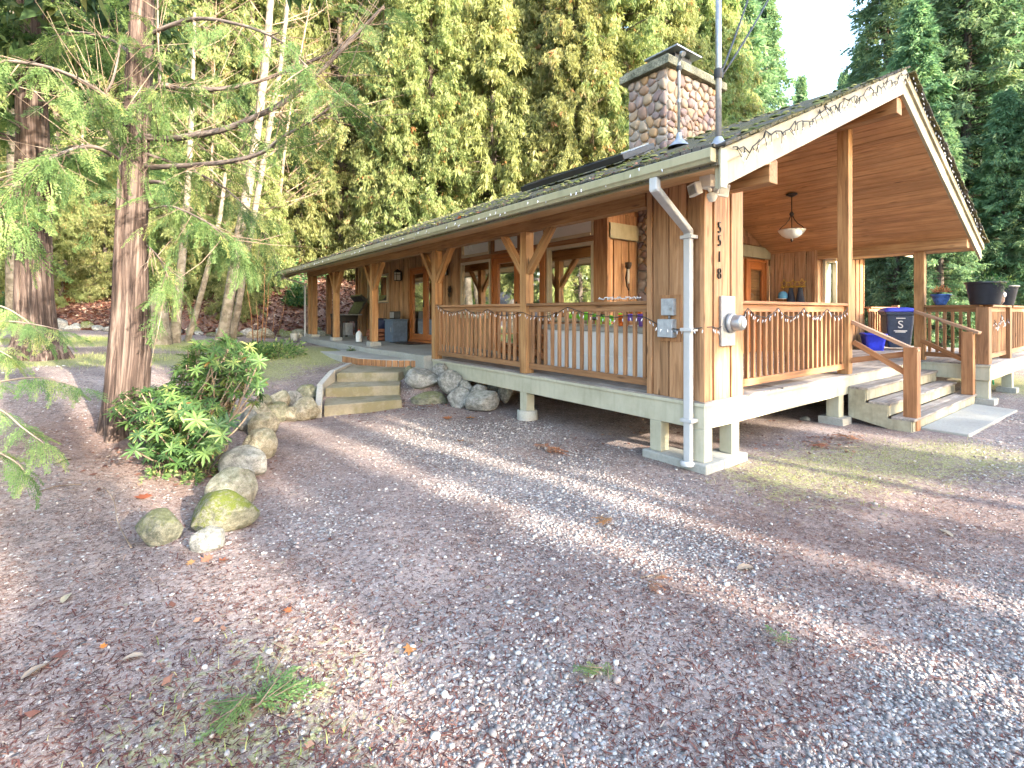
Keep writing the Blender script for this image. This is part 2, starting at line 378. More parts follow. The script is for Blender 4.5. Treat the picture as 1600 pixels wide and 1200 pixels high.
def shingle():
    s = NT('cedar_shingle'); rn = s.attr('rnd').outputs['Fac']; g = s.attr('gc').outputs['Vector']
    n = s.noise(s.mapping(g, (3, 40, 40)), 1, 5, .6); col = s.ramp(n, [(.3, (.16, .07, .04)), (.7, (.36, .19, .10))])
    col = s.hsv(col, s.math('MULTIPLY_ADD', rn, .6, .7)); s.bump(n, .4, .006); return s.set(col, .75, 0, .3)
M['shingle'] = shingle()

def groundmat():
    s = NT('forest_ground'); o = s.obj()
    ga = s.attr('gravel').outputs['Fac']; gr = s.attr('turf').outputs['Fac']; rd = s.attr('duff').outputs['Fac']
    n = s.noise(o, 1.1, 9, .68); nf = s.noise(o, 75, 5, .75); nm = s.noise(o, 9, 7, .7)
    soil = s.ramp(s.math('ADD', s.math('MULTIPLY', n, .5), s.math('MULTIPLY', nm, .5)), [(.36, (.105, .076, .070)), (.5, (.24, .185, .168)), (.62, (.40, .325, .295))])
    ns_ = s.noise(o, 34, 3, .6); nq = s.noise(o, 160, 2, .6)
    soil = s.mix(s.ramp(ns_, [(.34, .7), (.47, 0.0)]), soil, (.06, .04, .038)); soil = s.mix(s.ramp(ns_, [(.56, 0.0), (.66, .55)]), soil, (.44, .36, .34)); soil = s.mix(s.ramp(nq, [(.58, 0.0), (.64, .7)]), soil, (.52, .46, .43))
    soil = s.mix(s.ramp(nf, [(.30, .85), (.48, 0.0)]), soil, (.035, .024, .022))
    soil = s.mix(s.ramp(nf, [(.60, 0.0), (.78, .75)]), soil, (.42, .34, .30))
    duff = s.ramp(s.noise(s.mapping(o, (22, 30, 22)), 1, 8, .8), [(.36, (.05, .026, .02)), (.5, (.15, .08, .058)), (.66, (.30, .19, .14))])
    soil = s.mix(s.math('MULTIPLY', s.math('ADD', rd, s.ramp(nm, [(.52, 0.0), (.66, .55)])), .8, clamp=True), soil, duff)
    vo = s.n('ShaderNodeTexVoronoi', {'Vector': o, 'Scale': 42.0}); vc = s.n('ShaderNodeSeparateColor', {'Color': vo.outputs['Color']})
    sc = s.ramp(vc.outputs[0], [(0, (.13, .12, .118)), (.3, (.23, .215, .21)), (.6, (.36, .34, .325)), (.85, (.50, .48, .46)), (1, (.30, .29, .31))])
    gm = s.math('ADD', ga, s.math('MULTIPLY_ADD', s.noise(o, 3.1, 6, .65), .9, -.45))
    pick = s.math('LESS_THAN', vc.outputs[1], s.math('MULTIPLY_ADD', gm, .72, .07))
    body = s.ramp(vo.outputs['Distance'], [(.42, 1.0), (.60, 0.0)])
    mk = s.math('MULTIPLY', pick, body)
    col = s.mix(mk, soil, sc)
    tf = s.ramp(s.noise(s.mapping(o, (60, 60, 60)), 1, 5, .7), [(.36, (.09, .105, .035)), (.5, (.23, .25, .09)), (.64, (.45, .42, .22))])
    col = s.mix(s.math('MULTIPLY', s.ramp(s.math('ADD', gr, s.math('ADD', s.math('MULTIPLY_ADD', nm, 1.6, -.8), s.math('MULTIPLY_ADD', ns_, 1.4, -.7))), [(.3, 0.0), (.7, 1.0)]), .85), col, tf)
    s.bump(s.math('ADD', s.math('MULTIPLY', mk, s.math('SUBTRACT', 1.0, vo.outputs['Distance'])), s.math('ADD', s.math('MULTIPLY', nf, .5), nm)), .75, .02)
    return s.set(col, .93, 0, .15)
M['ground'] = groundmat()
# ---------------------------------------------------------------- terrain
_YB = ([-30, -3, 0, .6, 1.0, 1.5, 2.2, 3.5, 5, 12, 14.5, 16, 60], [4.9, 4.6, 4.3, 5.2, 6.7, 7.9, 8.55, 8.1, 7.7, 9.5, 16, 60, 200])
_YH = ([-60, -14, -6, -2.5, 1.5, 3.6, 6, 12, 18, 26, 60], [34, 30, 27.5, 25, 20.5, 19.3, 19.6, 21, 25, 40, 70])
_s1 = Sines(3, 10, .9, 3); _s2 = Sines(5, 12, 3.2, 2); _s3 = Sines(9, 12, 2.1, 3)
def height(x, y):
    x = np.asarray(x, float); y = np.asarray(y, float)
    d = y - np.interp(x, *_YB)
    a = .26 * sst(.7, 1.6, x) * (1 - sst(12, 15, x)); a = a + .12 * sst(3.3, 4, x) * (1 - sst(12, 15, x))
    h = a * sst(0, .45, d) + (.72 - a) * sst(.1, 6.5, d) + .25 * sst(5, 22, d) * (1 - sst(2, 6, x))
    dh = y - np.interp(x, *_YH)
    slope = .26 + .26 * sst(-2, 5, x)
    h = h + slope * np.clip(dh, 0, 14) * sst(0, 2.5, dh) + .12 * np.clip(dh - 14, 0, 60)
    P = np.stack([x, y, np.zeros_like(x)], 1) if x.ndim else np.array([[float(x), float(y), 0]])
    near = 1 - .75 * ((x > 4.3) & (x < 18) & (y > 1.5) & (y < 19))
    mic = (.035 * _s1(P) + .012 * _s2(P))
    # a hollow where the concrete patio lies
    pat = sst(4.0, 4.6, x) * (1 - sst(13, 14, x)) * sst(8.4, 9.0, y) * (1 - sst(18.3, 19.2, y))
    h = h * (1 - pat) + pat * np.minimum(h, .55)
    st = sst(2.25, 2.45, x) * (1 - sst(3.8, 4.1, x)) * sst(7.75, 7.95, y) * (1 - sst(9.6, 10.2, y)); h = h * (1 - st) + st * np.minimum(h, .06 + .2 * np.clip(y - 8.2, 0, 3))
    return (h + mic * near) if x.ndim else float((h + mic * near)[0])
def hz(x, y): return float(height(np.array([x]), np.array([y]))[0])
def hit(px, py):
    """where the ray through a pixel meets the ground"""
    v = ray(px, py); t = np.linspace(1.2, 70, 6000); h = height(v[0] * t, v[1] * t); z = EYE + v[2] * t
    i = np.nonzero(z <= h)[0]; i = i[0] if len(i) else len(t) - 1
    return Vector((v[0] * t[i], v[1] * t[i], h[i]))
def axis_pts(lo, hi, fine, a, b):
    m = np.arange(a, b, fine); q = [m]
    st = fine; x = b; r = []
    while x < hi: r.append(x); st *= 1.22; x += st
    q.append(np.array(r + [hi])); st = fine; x = a; l = []
    while x > lo: st *= 1.22; x -= st; l.append(max(x, lo))
    return np.concatenate([np.array(l[::-1]), q[0], q[1]])
def segd(P, pts):
    best = np.full(len(P), 1e9)
    for (a, b) in zip(pts[:-1], pts[1:]):
        a = np.array(a); b = np.array(b); ab = b - a; t = np.clip(((P - a) @ ab) / (ab @ ab), 0, 1)
        best = np.minimum(best, np.linalg.norm(P - (a + t[:, None] * ab), axis=1))
    return best
def masks(x, y):
    P = np.stack([x, y], 1)
    g1 = 1 - sst(.5, 1.9, segd(P, [(3.9, 7.4), (3.5, 5.2), (2.9, 3.4), (2.4, 2.0), (2.2, .4)]))
    g2 = 1 - sst(.8, 2.6, segd(P, [(6.0, -1.0), (9.5, -.2), (14, 1.0), (22, 1.2)]))
    g3 = .55 * (1 - sst(.5, 2.0, segd(P, [(3.2, .2), (5.0, -.6)]))) + .45 * (1 - sst(.3, 1.2, segd(P, [(1.2, 2.6), (1.9, 4.6)])))
    gravel = np.clip(np.maximum(np.maximum(g1, g2 * .8), g3), 0, 1)
    t1 = 1 - sst(.2, 1.3, segd(P, [(5.2, 2.35), (6.6, 1.95), (7.8, 1.3)]))
    t2 = 1 - sst(.3, 2.2, segd(P, [(-6, 19.5), (-1, 18), (1.6, 15.5), (3.3, 12.6)]))
    t3 = 1 - sst(.1, .9, segd(P, [(.15, 1.4), (.35, 2.3)]))
    t4 = 1 - sst(.2, 1.6, segd(P, [(14, .9), (15.5, 2.2), (20, 4)]))
    t5 = .75 * (1 - sst(.5, 2.2, segd(P, [(-4, 13.5), (-.4, 12.2), (1.6, 11.5)])))
    turf = np.clip(np.maximum.reduce([t1 * .52, t2, t3 * .45, t4 * .7, t5]), 0, 1)
    pn = .5 + .95 * _s3(np.stack([x, y, x * 0], 1)); gravel = gravel * (1 - turf * .8) * np.clip(pn * 1.25 + .12, .16, 1.1)
    dh = y - np.interp(x, *_YH)
    duff = np.clip(np.maximum.reduce([sst(0, 1.5, dh), .35 * (1 - sst(.3, 1.2, segd(P, [(3.2, 2.2), (4.4, 1.7), (5.4, 1.0)]))), .5 * (1 - sst(.2, 1, segd(P, [(-.6, 7.2), (.6, 5.6)])))]), 0, 1)
    return gravel, turf, duff
xs = axis_pts(-130, 150, .16, -7, 17); ys = axis_pts(-60, 170, .16, -2, 26)
GX, GY = np.meshgrid(xs, ys); gx, gy = GX.ravel(), GY.ravel()
Vg = np.stack([gx, gy, height(gx, gy)], 1); nx, ny = len(xs), len(ys)
ii = (np.arange(ny - 1)[:, None] * nx + np.arange(nx - 1)[None]).ravel()
ground = np_mesh('ground', Vg, np.stack([ii, ii + 1, ii + nx + 1, ii + nx], 1), M['ground'], smooth=True)
ground['kind'] = 'structure'
for nm_, arr in zip(('gravel', 'turf', 'duff'), masks(gx, gy)):
    ground.data.attributes.new(nm_, 'FLOAT', 'POINT').data.foreach_set('value', arr.astype(np.float32))

# ---------------------------------------------------------------- scatter on the ground (loose pebbles, needles, grass)
ICO = None
def ico():
    global ICO
    if ICO is None:
        b = bmesh.new(); bmesh.ops.create_icosphere(b, subdivisions=1, radius=1); b.verts.ensure_lookup_table()
        ICO = (np.array([v.co[:] for v in b.verts]), np.array([[v.index for v in f.verts] for f in b.faces])); b.free()
    return ICO
def scatter_pts(q, n, dmax):
    """points over the visible ground, denser near the camera"""
    t = 1.75 * (dmax / 1.75) ** q.rand(n); s = q.uniform(-1.12, 1.12, n)
    x = (FW[0] + RT_[0] * s) * t; y = (FW[1] + RT_[1] * s) * t
    return x, y, t
def outside_house(x, y):
    return ~(((x > 4.75) & (y > 3.0) & (y < 19)) | ((x > 8.3) & (x < 12.4) & (y > 1.6)) | ((x > 3.2) & (y > 9) & (x < 7)))
q = R(11); x, y, t = scatter_pts(q, 95000, 9.5); g, tu, du = masks(x, y)
no = .5 + .9 * _s1(np.stack([x * 2.2, y * 2.2, x * 0 + 3], 1))
keep = (q.rand(len(x)) < np.clip(g * 1.0 + .03, 0, 1)) & outside_house(x, y); x, y, t = x[keep], y[keep], t[keep]
n = len(x); B, Fa = ico(); sz = .0056 * np.exp(q.normal(0, .42, n)) * np.clip(.75 + t * .09, .8, 1.4); sz = np.clip(sz, .003, .024)
S = np.stack([sz * q.uniform(.8, 1.5, n), sz * q.uniform(.7, 1.1, n), sz * q.uniform(.45, .8, n)], 1)
an = q.uniform(0, 2 * PI, n); c, s_ = np.cos(an), np.sin(an)
L = B[None] * (1 + q.uniform(-.16, .16, (n, len(B), 1))) * S[:, None]
V = np.stack([L[..., 0] * c[:, None] - L[..., 1] * s_[:, None], L[..., 0] * s_[:, None] + L[..., 1] * c[:, None], L[..., 2]], 2)
V += np.stack([x, y, height(x, y) + S[:, 2] * .35], 1)[:, None]
Fs = Fa[None] + (np.arange(n) * len(B))[:, None, None]
gravel = np_mesh('gravel', V.reshape(-1, 3), Fs.reshape(-1, 3), M['pebble'], smooth=True, rn=np.repeat(q.rand(n), len(Fa)))
gravel['kind'] = 'stuff'; gravel['label'] = 'loose grey and white pebbles of the worn gravel drive'
# needles and bark flakes
x, y, t = scatter_pts(q, 110000, 12); g, tu, du = masks(x, y)
keep = (q.rand(len(x)) < .55 - .3 * g + du * .5) & outside_house(x, y); x, y = x[keep], y[keep]; n = len(x)
ln = q.uniform(.005, .016, n) * np.where(q.rand(n) < .06, 2.2, 1); wd = q.uniform(.0008, .0032, n); an = q.uniform(0, 2 * PI, n); z = height(x, y) + .004
dx, dy = np.cos(an), np.sin(an); ti = q.uniform(-.3, .5, n) * ln
V = np.stack([np.stack([x - dx * ln - dy * wd, y - dy * ln + dx * wd, z], 1), np.stack([x - dx * ln + dy * wd, y - dy * ln - dx * wd, z], 1),
              np.stack([x + dx * ln + dy * wd, y + dy * ln - dx * wd, z + np.abs(ti)], 1), np.stack([x + dx * ln - dy * wd, y + dy * ln + dx * wd, z + np.abs(ti)], 1)], 1)
lit = np_mesh('needle_litter', V.reshape(-1, 3), np.arange(n * 4).reshape(n, 4), M['litter'], rn=q.rand(n))
lit['kind'] = 'stuff'; lit['label'] = 'brown needles and bark flakes strewn over the soil'
# broad leaves lying on the wooded bank
x = q.uniform(-9, 15, 60000); y = q.uniform(18.5, 30, 60000); dh = y - np.interp(x, *_YH); keep = (dh > .1) & (dh < 9) & ~((x > 4.4) & (y < 18.6)); x, y = x[keep][:26000], y[keep][:26000]; n = len(x)
ln = q.uniform(.035, .11, n); an = q.uniform(0, 2 * PI, n); z = height(x, y) + .01; dx, dy = np.cos(an) * ln, np.sin(an) * ln; t1_, t2_ = q.uniform(-.6, .6, n) * ln, q.uniform(-.6, .6, n) * ln
V = np.stack([np.stack([x - dx, y - dy, z + .02 + t1_], 1), np.stack([x + dy * .6, y - dx * .6, z + .03 + t2_], 1), np.stack([x + dx, y + dy, z + .03 - t1_], 1), np.stack([x - dy * .6, y + dx * .6, z + .02 - t2_], 1)], 1)
cl_ = [(4.3, 7.75, .55, 150), (3.9, 7.7, .4, 90), (5.0, 7.2, .5, 60), (.55, 5.9, .35, 120), (.3, 6.2, .4, 90), (2.9, 7.7, .5, 60), (6.6, 2.55, .35, 70), (7.2, 2.6, .3, 50), (5.2, 4.6, .6, 50), (6.5, 3.6, .8, 60), (.1, 2.2, .4, 14), (-.2, 3.0, .5, 20), (4.4, 8.3, .4, 90)]
for a_, b__, r__, n_ in cl_:
    xx_ = a_ + q.normal(0, r__, n_); yy_ = b__ + q.normal(0, r__ * .6, n_); l_ = q.uniform(.012, .034, n_); an_ = q.uniform(0, 6.28, n_); z_ = height(xx_, yy_) + .008; dx_, dy_ = np.cos(an_) * l_, np.sin(an_) * l_; t_ = q.uniform(-.4, .5, n_) * l_
    V = np.concatenate([V, np.stack([np.stack([xx_ - dx_, yy_ - dy_, z_ + np.abs(t_)], 1), np.stack([xx_ + dy_ * .6, yy_ - dx_ * .6, z_], 1), np.stack([xx_ + dx_, yy_ + dy_, z_ + .3 * l_], 1), np.stack([xx_ - dy_ * .6, yy_ + dx_ * .6, z_ + .01], 1)], 1)]); n += n_
bl = np_mesh('leaf_litter', V.reshape(-1, 3), np.arange(n * 4).reshape(n, 4), M['litter'], rn=np.clip(.25 + .75 * q.rand(n), 0, 1)); bl['kind'] = 'stuff'; bl['label'] = 'brown fallen leaves covering the bank behind the patio'
# grass
def blades(q, x, y, hmin, hmax, w):
    n = len(x); h = q.uniform(hmin, hmax, n); an = q.uniform(0, 2 * PI, n); le = h * q.uniform(.2, 1.1, n); z = height(x, y) - .004
    dx, dy = np.cos(an), np.sin(an); b = q.uniform(0, 2 * PI, n); wx, wy = np.cos(b) * w, np.sin(b) * w
    p0 = np.stack([x - wx, y - wy, z], 1); p1 = np.stack([x + wx, y + wy, z], 1)
    m = np.stack([x + dx * le * .35, y + dy * le * .35, z + h * .65], 1); tp = np.stack([x + dx * le, y + dy * le, z + h], 1)
    mw = np.stack([wx, wy, wx * 0], 1) * .7
    V = np.stack([p0, p1, m + mw, m - mw, tp], 1).reshape(-1, 3); b5 = np.arange(n)[:, None] * 5
    return V, np.concatenate([b5 + np.array([[0, 1, 2]]), b5 + np.array([[0, 2, 3]]), b5 + np.array([[3, 2, 4]])])
x = q.uniform(-7, 9, 260000); y = q.uniform(.6, 21, 260000); g, tu, du = masks(x, y)
cl = .5 + 1.2 * _s2(np.stack([x * 1.3, y * 1.3, x * 0], 1))
keep = (q.rand(len(x)) < np.clip(tu, 0, 1) ** 1.3 * np.clip(cl, 0, 1) * np.where(y < 4, 1.0, .9)) & outside_house(x, y); x, y = x[keep], y[keep]
V, Fs = blades(q, x, y, .012, .055, .0022); far_ = np.repeat(y > 7, 5); V[far_, 2] = np.repeat(height(x, y), 5)[far_] + (V[far_, 2] - np.repeat(height(x, y), 5)[far_]) * 1.7; rr = q.rand(len(x))
grass = np_mesh('grass', V, Fs, M['grass'], rn=np.concatenate([rr] * 3)); grass['kind'] = 'stuff'; grass['label'] = 'thin patchy grass, part green and part straw'

# ---------------------------------------------------------------- boulders
def rock_mesh(seed, sub=4, lump=.16, flat=1.0):
    b = bmesh.new(); bmesh.ops.create_icosphere(b, subdivisions=sub, radius=1)
    P = np.array([v.co[:] for v in b.verts]); s1, s2 = Sines(seed, 7, 1.1, 2), Sines(seed + 50, 10, 5.5, 2)
    q = R(seed); P2 = P * (1 + lump * s1(P) + .035 * s2(P))[:, None]
    for _ in range(9):                                       # blunt facets
        d = q.normal(size=3); d /= np.linalg.norm(d); k = q.uniform(.62, .88); e = P2 @ d - k
        P2 -= np.clip(e, 0, None)[:, None] * d * .85
    for v, p in zip(b.verts, P2): v.co = p
    me = bpy.data.meshes.new('boulder'); b.to_mesh(me); b.free(); return me
def boulder(px, py, w, h, mat, label, seed, group=None, dz=-.02, rz=None, deep=.9, pos=None):
    """px, py: foot of the stone in the photograph; w, h: its width and height in pixels"""
    p = pos or hit(px, py); t = p[0] * FW[0] + p[1] * FW[1]; W, Hh = w * t / F / 2, h * t / F / 2
    o = link('boulder', rock_mesh(seed), M[mat], smooth=True)
    o.location = (p[0] + FW[0] * W * deep * .8, p[1] + FW[1] * W * deep * .8, p[2] + Hh * .78 + dz)
    q = random.Random(seed)
    o.rotation_euler = (q.uniform(-.15, .15), q.uniform(-.15, .15), -YAW + (q.uniform(-.3, .3) if rz is None else rz)); o.scale = (W * 1.04, W * deep, Hh * 1.12)
    tag(o, label, 'boulder', group); return o
GB = 'stones of the path border'
boulder(235, 856, 66, 62, 'rock_green', 'tall leaning green grey boulder at the near end of the stone border', 1, GB)
boulder(322, 836, 100, 50, 'rock_moss', 'low boulder topped with yellow moss at the near end of the border', 2, GB)
boulder(310, 866, 54, 40, 'rock_grey', 'small pale boulder in front of the mossy one', 3, GB)
boulder(345, 795, 88, 66, 'rock_tan', 'broad rounded pale boulder just behind the mossy one', 4, GB)
boulder(366, 752, 76, 54, 'rock_grey', 'third pale boulder of the border beside the rhododendron', 5, GB)
boulder(392, 722, 62, 66, 'rock_tan', 'steep tan boulder halfway along the stone border', 6, GB)
boulder(402, 686, 54, 42, 'rock_tan', 'tan boulder below the cluster of small stones', 7, GB)
boulder(378, 672, 22, 18, 'rock_grey', 'tiny pale stone wedged behind the tan boulders', 8, GB)
for i, (px, py, w, h, m_) in enumerate([(396, 658, 42, 30, 'rock_tan'), (424, 662, 42, 38, 'rock_green'), (428, 642, 40, 28, 'rock_tan'), (450, 644, 34, 30, 'rock_grey'), (472, 658, 46, 36, 'rock_tan'), (474, 632, 40, 34, 'rock_green'), (408, 642, 30, 22, 'rock_green'), (448, 660, 32, 24, 'rock_tan'), (384, 664, 30, 24, 'rock_grey')]):
    boulder(px, py, w, h, m_, 'small rounded stone piled in the border left of the concrete steps', 20 + i, 'small stones beside the steps', dz=.0 if py > 645 else .03)
GW = 'stones of the dry wall under the porch'
for i, (px, py, w, h, m_, lb) in enumerate([
    (655, 608, 58, 34, 'rock_grey', 'wide grey boulder in the top course of the dry wall by the steps'), (700, 612, 40, 34, 'rock_grey', 'round grey boulder in the middle of the top course of the dry wall'),
    (727, 614, 22, 22, 'rock_grey', 'small round pale boulder in the dry wall under the porch corner post'), (748, 617, 26, 22, 'rock_grey', 'small round pale boulder in the dry wall under the porch corner post'),
    (668, 636, 62, 28, 'rock_green', 'flat greenish boulder at the foot of the dry wall beside the steps'), (715, 638, 40, 32, 'rock_grey', 'rounded grey boulder in the bottom course of the dry wall'),
    (750, 642, 56, 36, 'rock_grey', 'broad pale boulder at the right end of the bottom course'), (688, 590, 30, 24, 'rock_grey', 'small grey stone tucked up under the deck rim'),
    (640, 590, 20, 22, 'rock_green', 'small mossy stone beside the top concrete step'), (725, 600, 26, 18, 'rock_grey', 'small grey stone tucked up under the deck rim'),
    (790, 622, 30, 22, 'rock_grey', 'flat stone lying behind the porch pier in shade'), (775, 610, 26, 18, 'rock_grey', 'small grey stone tucked up under the deck rim')]):
    t = [8.9, 8.75, 8.6, 8.4, 8.7, 8.4, 8.1, 9.25, 9.4, 9.0, 8.6, 8.8][i]; p = at(px, py, t)
    boulder(px, py, w, h, m_, lb, 40 + i, GW, pos=p, deep=.75)
q = random.Random(5)
for i in range(26):
    px = 80 + i * 17.6 + q.uniform(-5, 5); py = 516 + 11 * min(1, max(0, (px - 150) / 230)) + q.uniform(-1.5, 1.5); w = q.uniform(15, 30)
    boulder(px, py, w, w * q.uniform(.5, .75), q.choice(['rock_grey', 'rock_grey', 'rock_tan', 'rock_moss']), 'pale stone in the far row edging the lawn below the woods', 100 + i % 9, 'stones of the far row')
boulder(1262, 658, 16, 9, 'rock_grey', 'single pale stone lying under the front deck', 60)
# ---------------------------------------------------------------- the house
CX, CY, DZ, RZ, BB, BT = 4.66, 2.91, .717, 1.782, 2.87, 3.10
XE, XR, XG = 3.75, 12.95, 8.35
YF, YB_ = 2.2, 18.35
XW, YE = 6.37, 5.8
ztop = lambda x: 2.985 + .4315 * ((x if x < XG else 2 * XG - x) - XE)
zceil = lambda x: ztop(x) - .34
house = thing('wooden_house', 'single storey cedar house with wraparound porch, gabled roof and stone chimney', 'house', (CX, CY, 0))
W3 = [M['siding'], M['cream'], M['trimwood']]

def siding(mb, plane, pos, out, a0, a1, z0, z1, zt=None, wd=(.17, .25), seed=1, gap=.02, thick=.022, batten=False):
    """vertical boards on a wall; plane 'x' or 'y', out = -1/+1 outward sign; zt(a) gives a sloping top"""
    q = random.Random(seed); a = a0; i = 0
    while a < a1 - 1e-4:
        w = min(q.uniform(*wd), a1 - a)
        if a1 - a - w < .06: w = a1 - a
        th = thick + (.012 if i % 2 else 0); b0, b1 = a + (gap / 2 if a > a0 else 0), a + w - (gap / 2 if a + w < a1 else 0)
        t0 = z1 if zt is None else min(z1, zt(b0)); t1 = z1 if zt is None else min(z1, zt(b1)); p0, p1 = sorted((pos, pos + out * th))
        if zt is None:
            mb.box(p0, p1, b0, b1, z0, t0, 0) if plane == 'x' else mb.box(b0, b1, p0, p1, z0, t0, 0)
        elif min(t0, t1) > z0:
            if plane == 'y': mb.prism([(b0, z0), (b1, z0), (b1, t1), (b0, t0)], p0, p1, 0, None, Matrix(((1, 0, 0, 0), (0, 0, 1, 0), (0, 1, 0, 0), (0, 0, 0, 1))))
            else: mb.prism([(b0, z0), (b1, z0), (b1, t1), (b0, t0)], p0, p1, 0, None, Matrix(((0, 0, 1, 0), (1, 0, 0, 0), (0, 1, 0, 0), (0, 0, 0, 1))))
        a += w; i += 1
    return mb

# --- corner pier (two faces of boards)
p = MB(); siding(p, 'x', CX + .034, -1, CY + .0, 3.64, DZ, 3.16, seed=3, wd=(.19, .26)); siding(p, 'y', CY + .034, -1, CX, 5.43, DZ, 3.05, seed=9, wd=(.16, .20))
p.box(CX + .03, 5.43, CY + .03, 3.64, DZ, 3.05, 2); p.box(CX - .008, CX + .05, CY - .008, CY + .05, DZ, 3.06, 0)
pier = p.build('corner_pier', W3, house, .004)

# --- posts with braces
def post(x0, y0, w, z0, z1, braces=(), mat='post', ped=None):
    o = MB().box(x0, x0 + w, y0, y0 + w, z0, z1).build('post', M[mat], house, .008)
    for d in braces:
        c = Vector((x0 + w / 2, y0 + w / 2, 0)); dv = Vector(d)
        MB().bar(c + dv * (w * .42) + Vector((0, 0, BB - .62)), c + dv * .60 + Vector((0, 0, BB + .03)), .09, .11, dv.cross(Vector((0, 0, 1)))).build('brace', M[mat], o, .006)
    if ped: MB().box(x0 - .06, x0 + w + .06, y0 - .06, y0 + w + .06, ped, z0).build('footing', M['concrete_pale'], o, .01)
    return o
Yb, Yf_ = (0, 1, 0), (0, -1, 0)
post(CX, 5.88, .155, DZ, BB, (Yb, Yf_)); post(CX, 8.77, .155, .66, BB, (Yb, Yf_))
post(CX, 12.13, .165, .90, BB, (Yb, Yf_), ped=.70); post(CX, 15.18, .165, .88, BB, (Yb, Yf_), ped=.74)
post(CX, 17.56, .165, .88, BB, (), ped=.74); post(CX, 18.02, .165, .88, BB, (), ped=.74); post(5.28, 18.0, .165, .86, BB + .1, (), 'trimwood')
post(8.45, CY, .155, DZ, 4.56, ()); post(12.17, CY, .16, DZ, 2.84, ())

# --- beams
MB().box(CX - .003, CX + .157, 3.66, 18.25, BB, BT).build('eave_beam', M['post'], house, .006); MB().box(CX + .05, CX + .21, 2.27, 3.66, BB, BT).build('eave_beam', M['post'], house, .006)
b = MB(); b.box(12.10, 12.27, 2.27, 4.79, 2.83, 3.05); b.build('side_beam', M['post'], house, .006)
b = MB(); b.box(8.27, 8.47, 2.27, YE + .2, 4.38, 4.60); b.build('ridge_beam', M['post'], house, .006)

# --- roof: two slopes, soffit, plank ceiling, rake boards, gutter
r = MB(); T = .13
for (xa, xb) in ((XE - .04, XG), (XG, XR + .04)):
    za, zb = 2.985 + .4315 * ((xa if xa < XG else 2 * XG - xa) - XE), 2.985 + .4315 * ((xb if xb <= XG else 2 * XG - xb) - XE)
    v = [(xa, YF + .004, za), (xb, YF + .004, zb), (xb, YB_, zb), (xa, YB_, za)]; lo = [(x, y, z - T) for x, y, z in v]
    r._add(v + lo, [(x, y, z) for x, y, z in v + lo], [(0, 1, 2, 3), (7, 6, 5, 4), (0, 4, 5, 1), (1, 5, 6, 2), (2, 6, 7, 3), (3, 7, 4, 0)])
roof = r.build('roof', M['roof'], house)
# ragged moss and shingle tabs along the edges
q = random.Random(2); sh = MB(); sh2 = MB()
for k in range(120):
    y = YF + k * .135; sh.box(XE - .075 - q.uniform(0, .02), XE + .2, y, y + .125, 2.962 + q.uniform(0, .012), 2.998 + q.uniform(0, .02))
for k in range(36):
    for s in (0, 1):
        x = (XE + k * .127) if s == 0 else (XR - k * .127); z = ztop(x) + .012
        d = Vector((1, 0, .4315)) if s == 0 else Vector((-1, 0, .4315)); d.normalize()
        sh2.obox((x, YF - .02, z + q.uniform(-.004, .012)), (d, Vector((0, 1, 0)), d.cross(Vector((0, 1, 0)))), (.062, .05 + q.uniform(0, .02), .012))
sh.build('edge_shingles', M['roof'], roof); sh2.build('edge_shingles', M['roof'], roof)
q = random.Random(19); db = MB()
for _ in range(2600):
    x = XE + abs(q.gauss(0, .5)) - .06; y = q.uniform(YF, YB_); z = ztop(max(x, XE)) + .006; a = q.uniform(0, 6.28); l = q.uniform(.012, .045); e = Vector((math.cos(a), math.sin(a), q.uniform(.2, .9))).normalized(); s_ = e.orthogonal().normalized() * l * q.uniform(.1, .5); p0 = Vector((x, y, z)); db._add([p0, p0 + e * l * .5 + s_, p0 + e * l, p0 + e * l * .5 - s_], [(0, 0, 0)] * 4, [(0, 1, 2, 3)], 0, q.random())
db.build('roof_debris', M['litter'], roof)['kind'] = 'stuff'
ms = MB()
for _ in range(700):
    x = XE + q.uniform(-.02, 4.4) ; y = q.uniform(YF, YB_); z = ztop(x); r_ = q.uniform(.015, .05); ms.lathe([(r_, -.005), (r_ * .8, r_ * .35), (r_ * .3, r_ * .55), (0, r_ * .58)], (x, y, z), 7, 0, None, q.uniform(.7, 1.6), q.uniform(.7, 1.6))
ms.build('moss_tufts', M['moss'], roof)['kind'] = 'stuff'
def planks(name, mat, x0, x1, y0, y1, zf, n, th=.018, par=roof):
    m = MB(); w = (x1 - x0) / n; seg = random.Random(n)
    for i in range(n):
        xa, xb = x0 + i * w + .007, x0 + (i + 1) * w - .007; y = y0
        while y < y1 - .01:
            ye = min(y1, y + seg.uniform(2.4, 4.2)); ye = y1 if y1 - ye < .5 else ye
            za, zb = zf(xa), zf(xb)
            v = [(xa, y, za), (xb, y, zb), (xb, ye - .002, zb), (xa, ye - .002, za)]; hi = [(a, b_, c + th) for a, b_, c in v]
            o = [seg.random() * 30 for _ in range(2)]
            m._add(v + hi, [(a[1] + o[0], a[0] + o[1], a[2]) for a in v + hi], [(3, 2, 1, 0), (4, 5, 6, 7), (0, 1, 5, 4), (2, 3, 7, 6), (1, 2, 6, 5), (3, 0, 4, 7)])
            y = ye
    return m.build(name, mat, par)
planks('plank_ceiling', M['ceiling'], CX + .0, XG, YF + .06, YE + .1, lambda x: zceil(x), 30)
planks('plank_ceiling', M['ceiling'], XG, 12.26, YF + .06, YE + .1, lambda x: zceil(x), 31); planks('soffit', M['soffit'], 12.28, XR - .02, YF + .06, YB_ - .1, lambda x: ztop(x) - .155, 5)
planks('plank_ceiling', M['ceiling'], CX + .16, XW + .1, YE + .1, YB_ - .1, lambda x: zceil(x), 14)
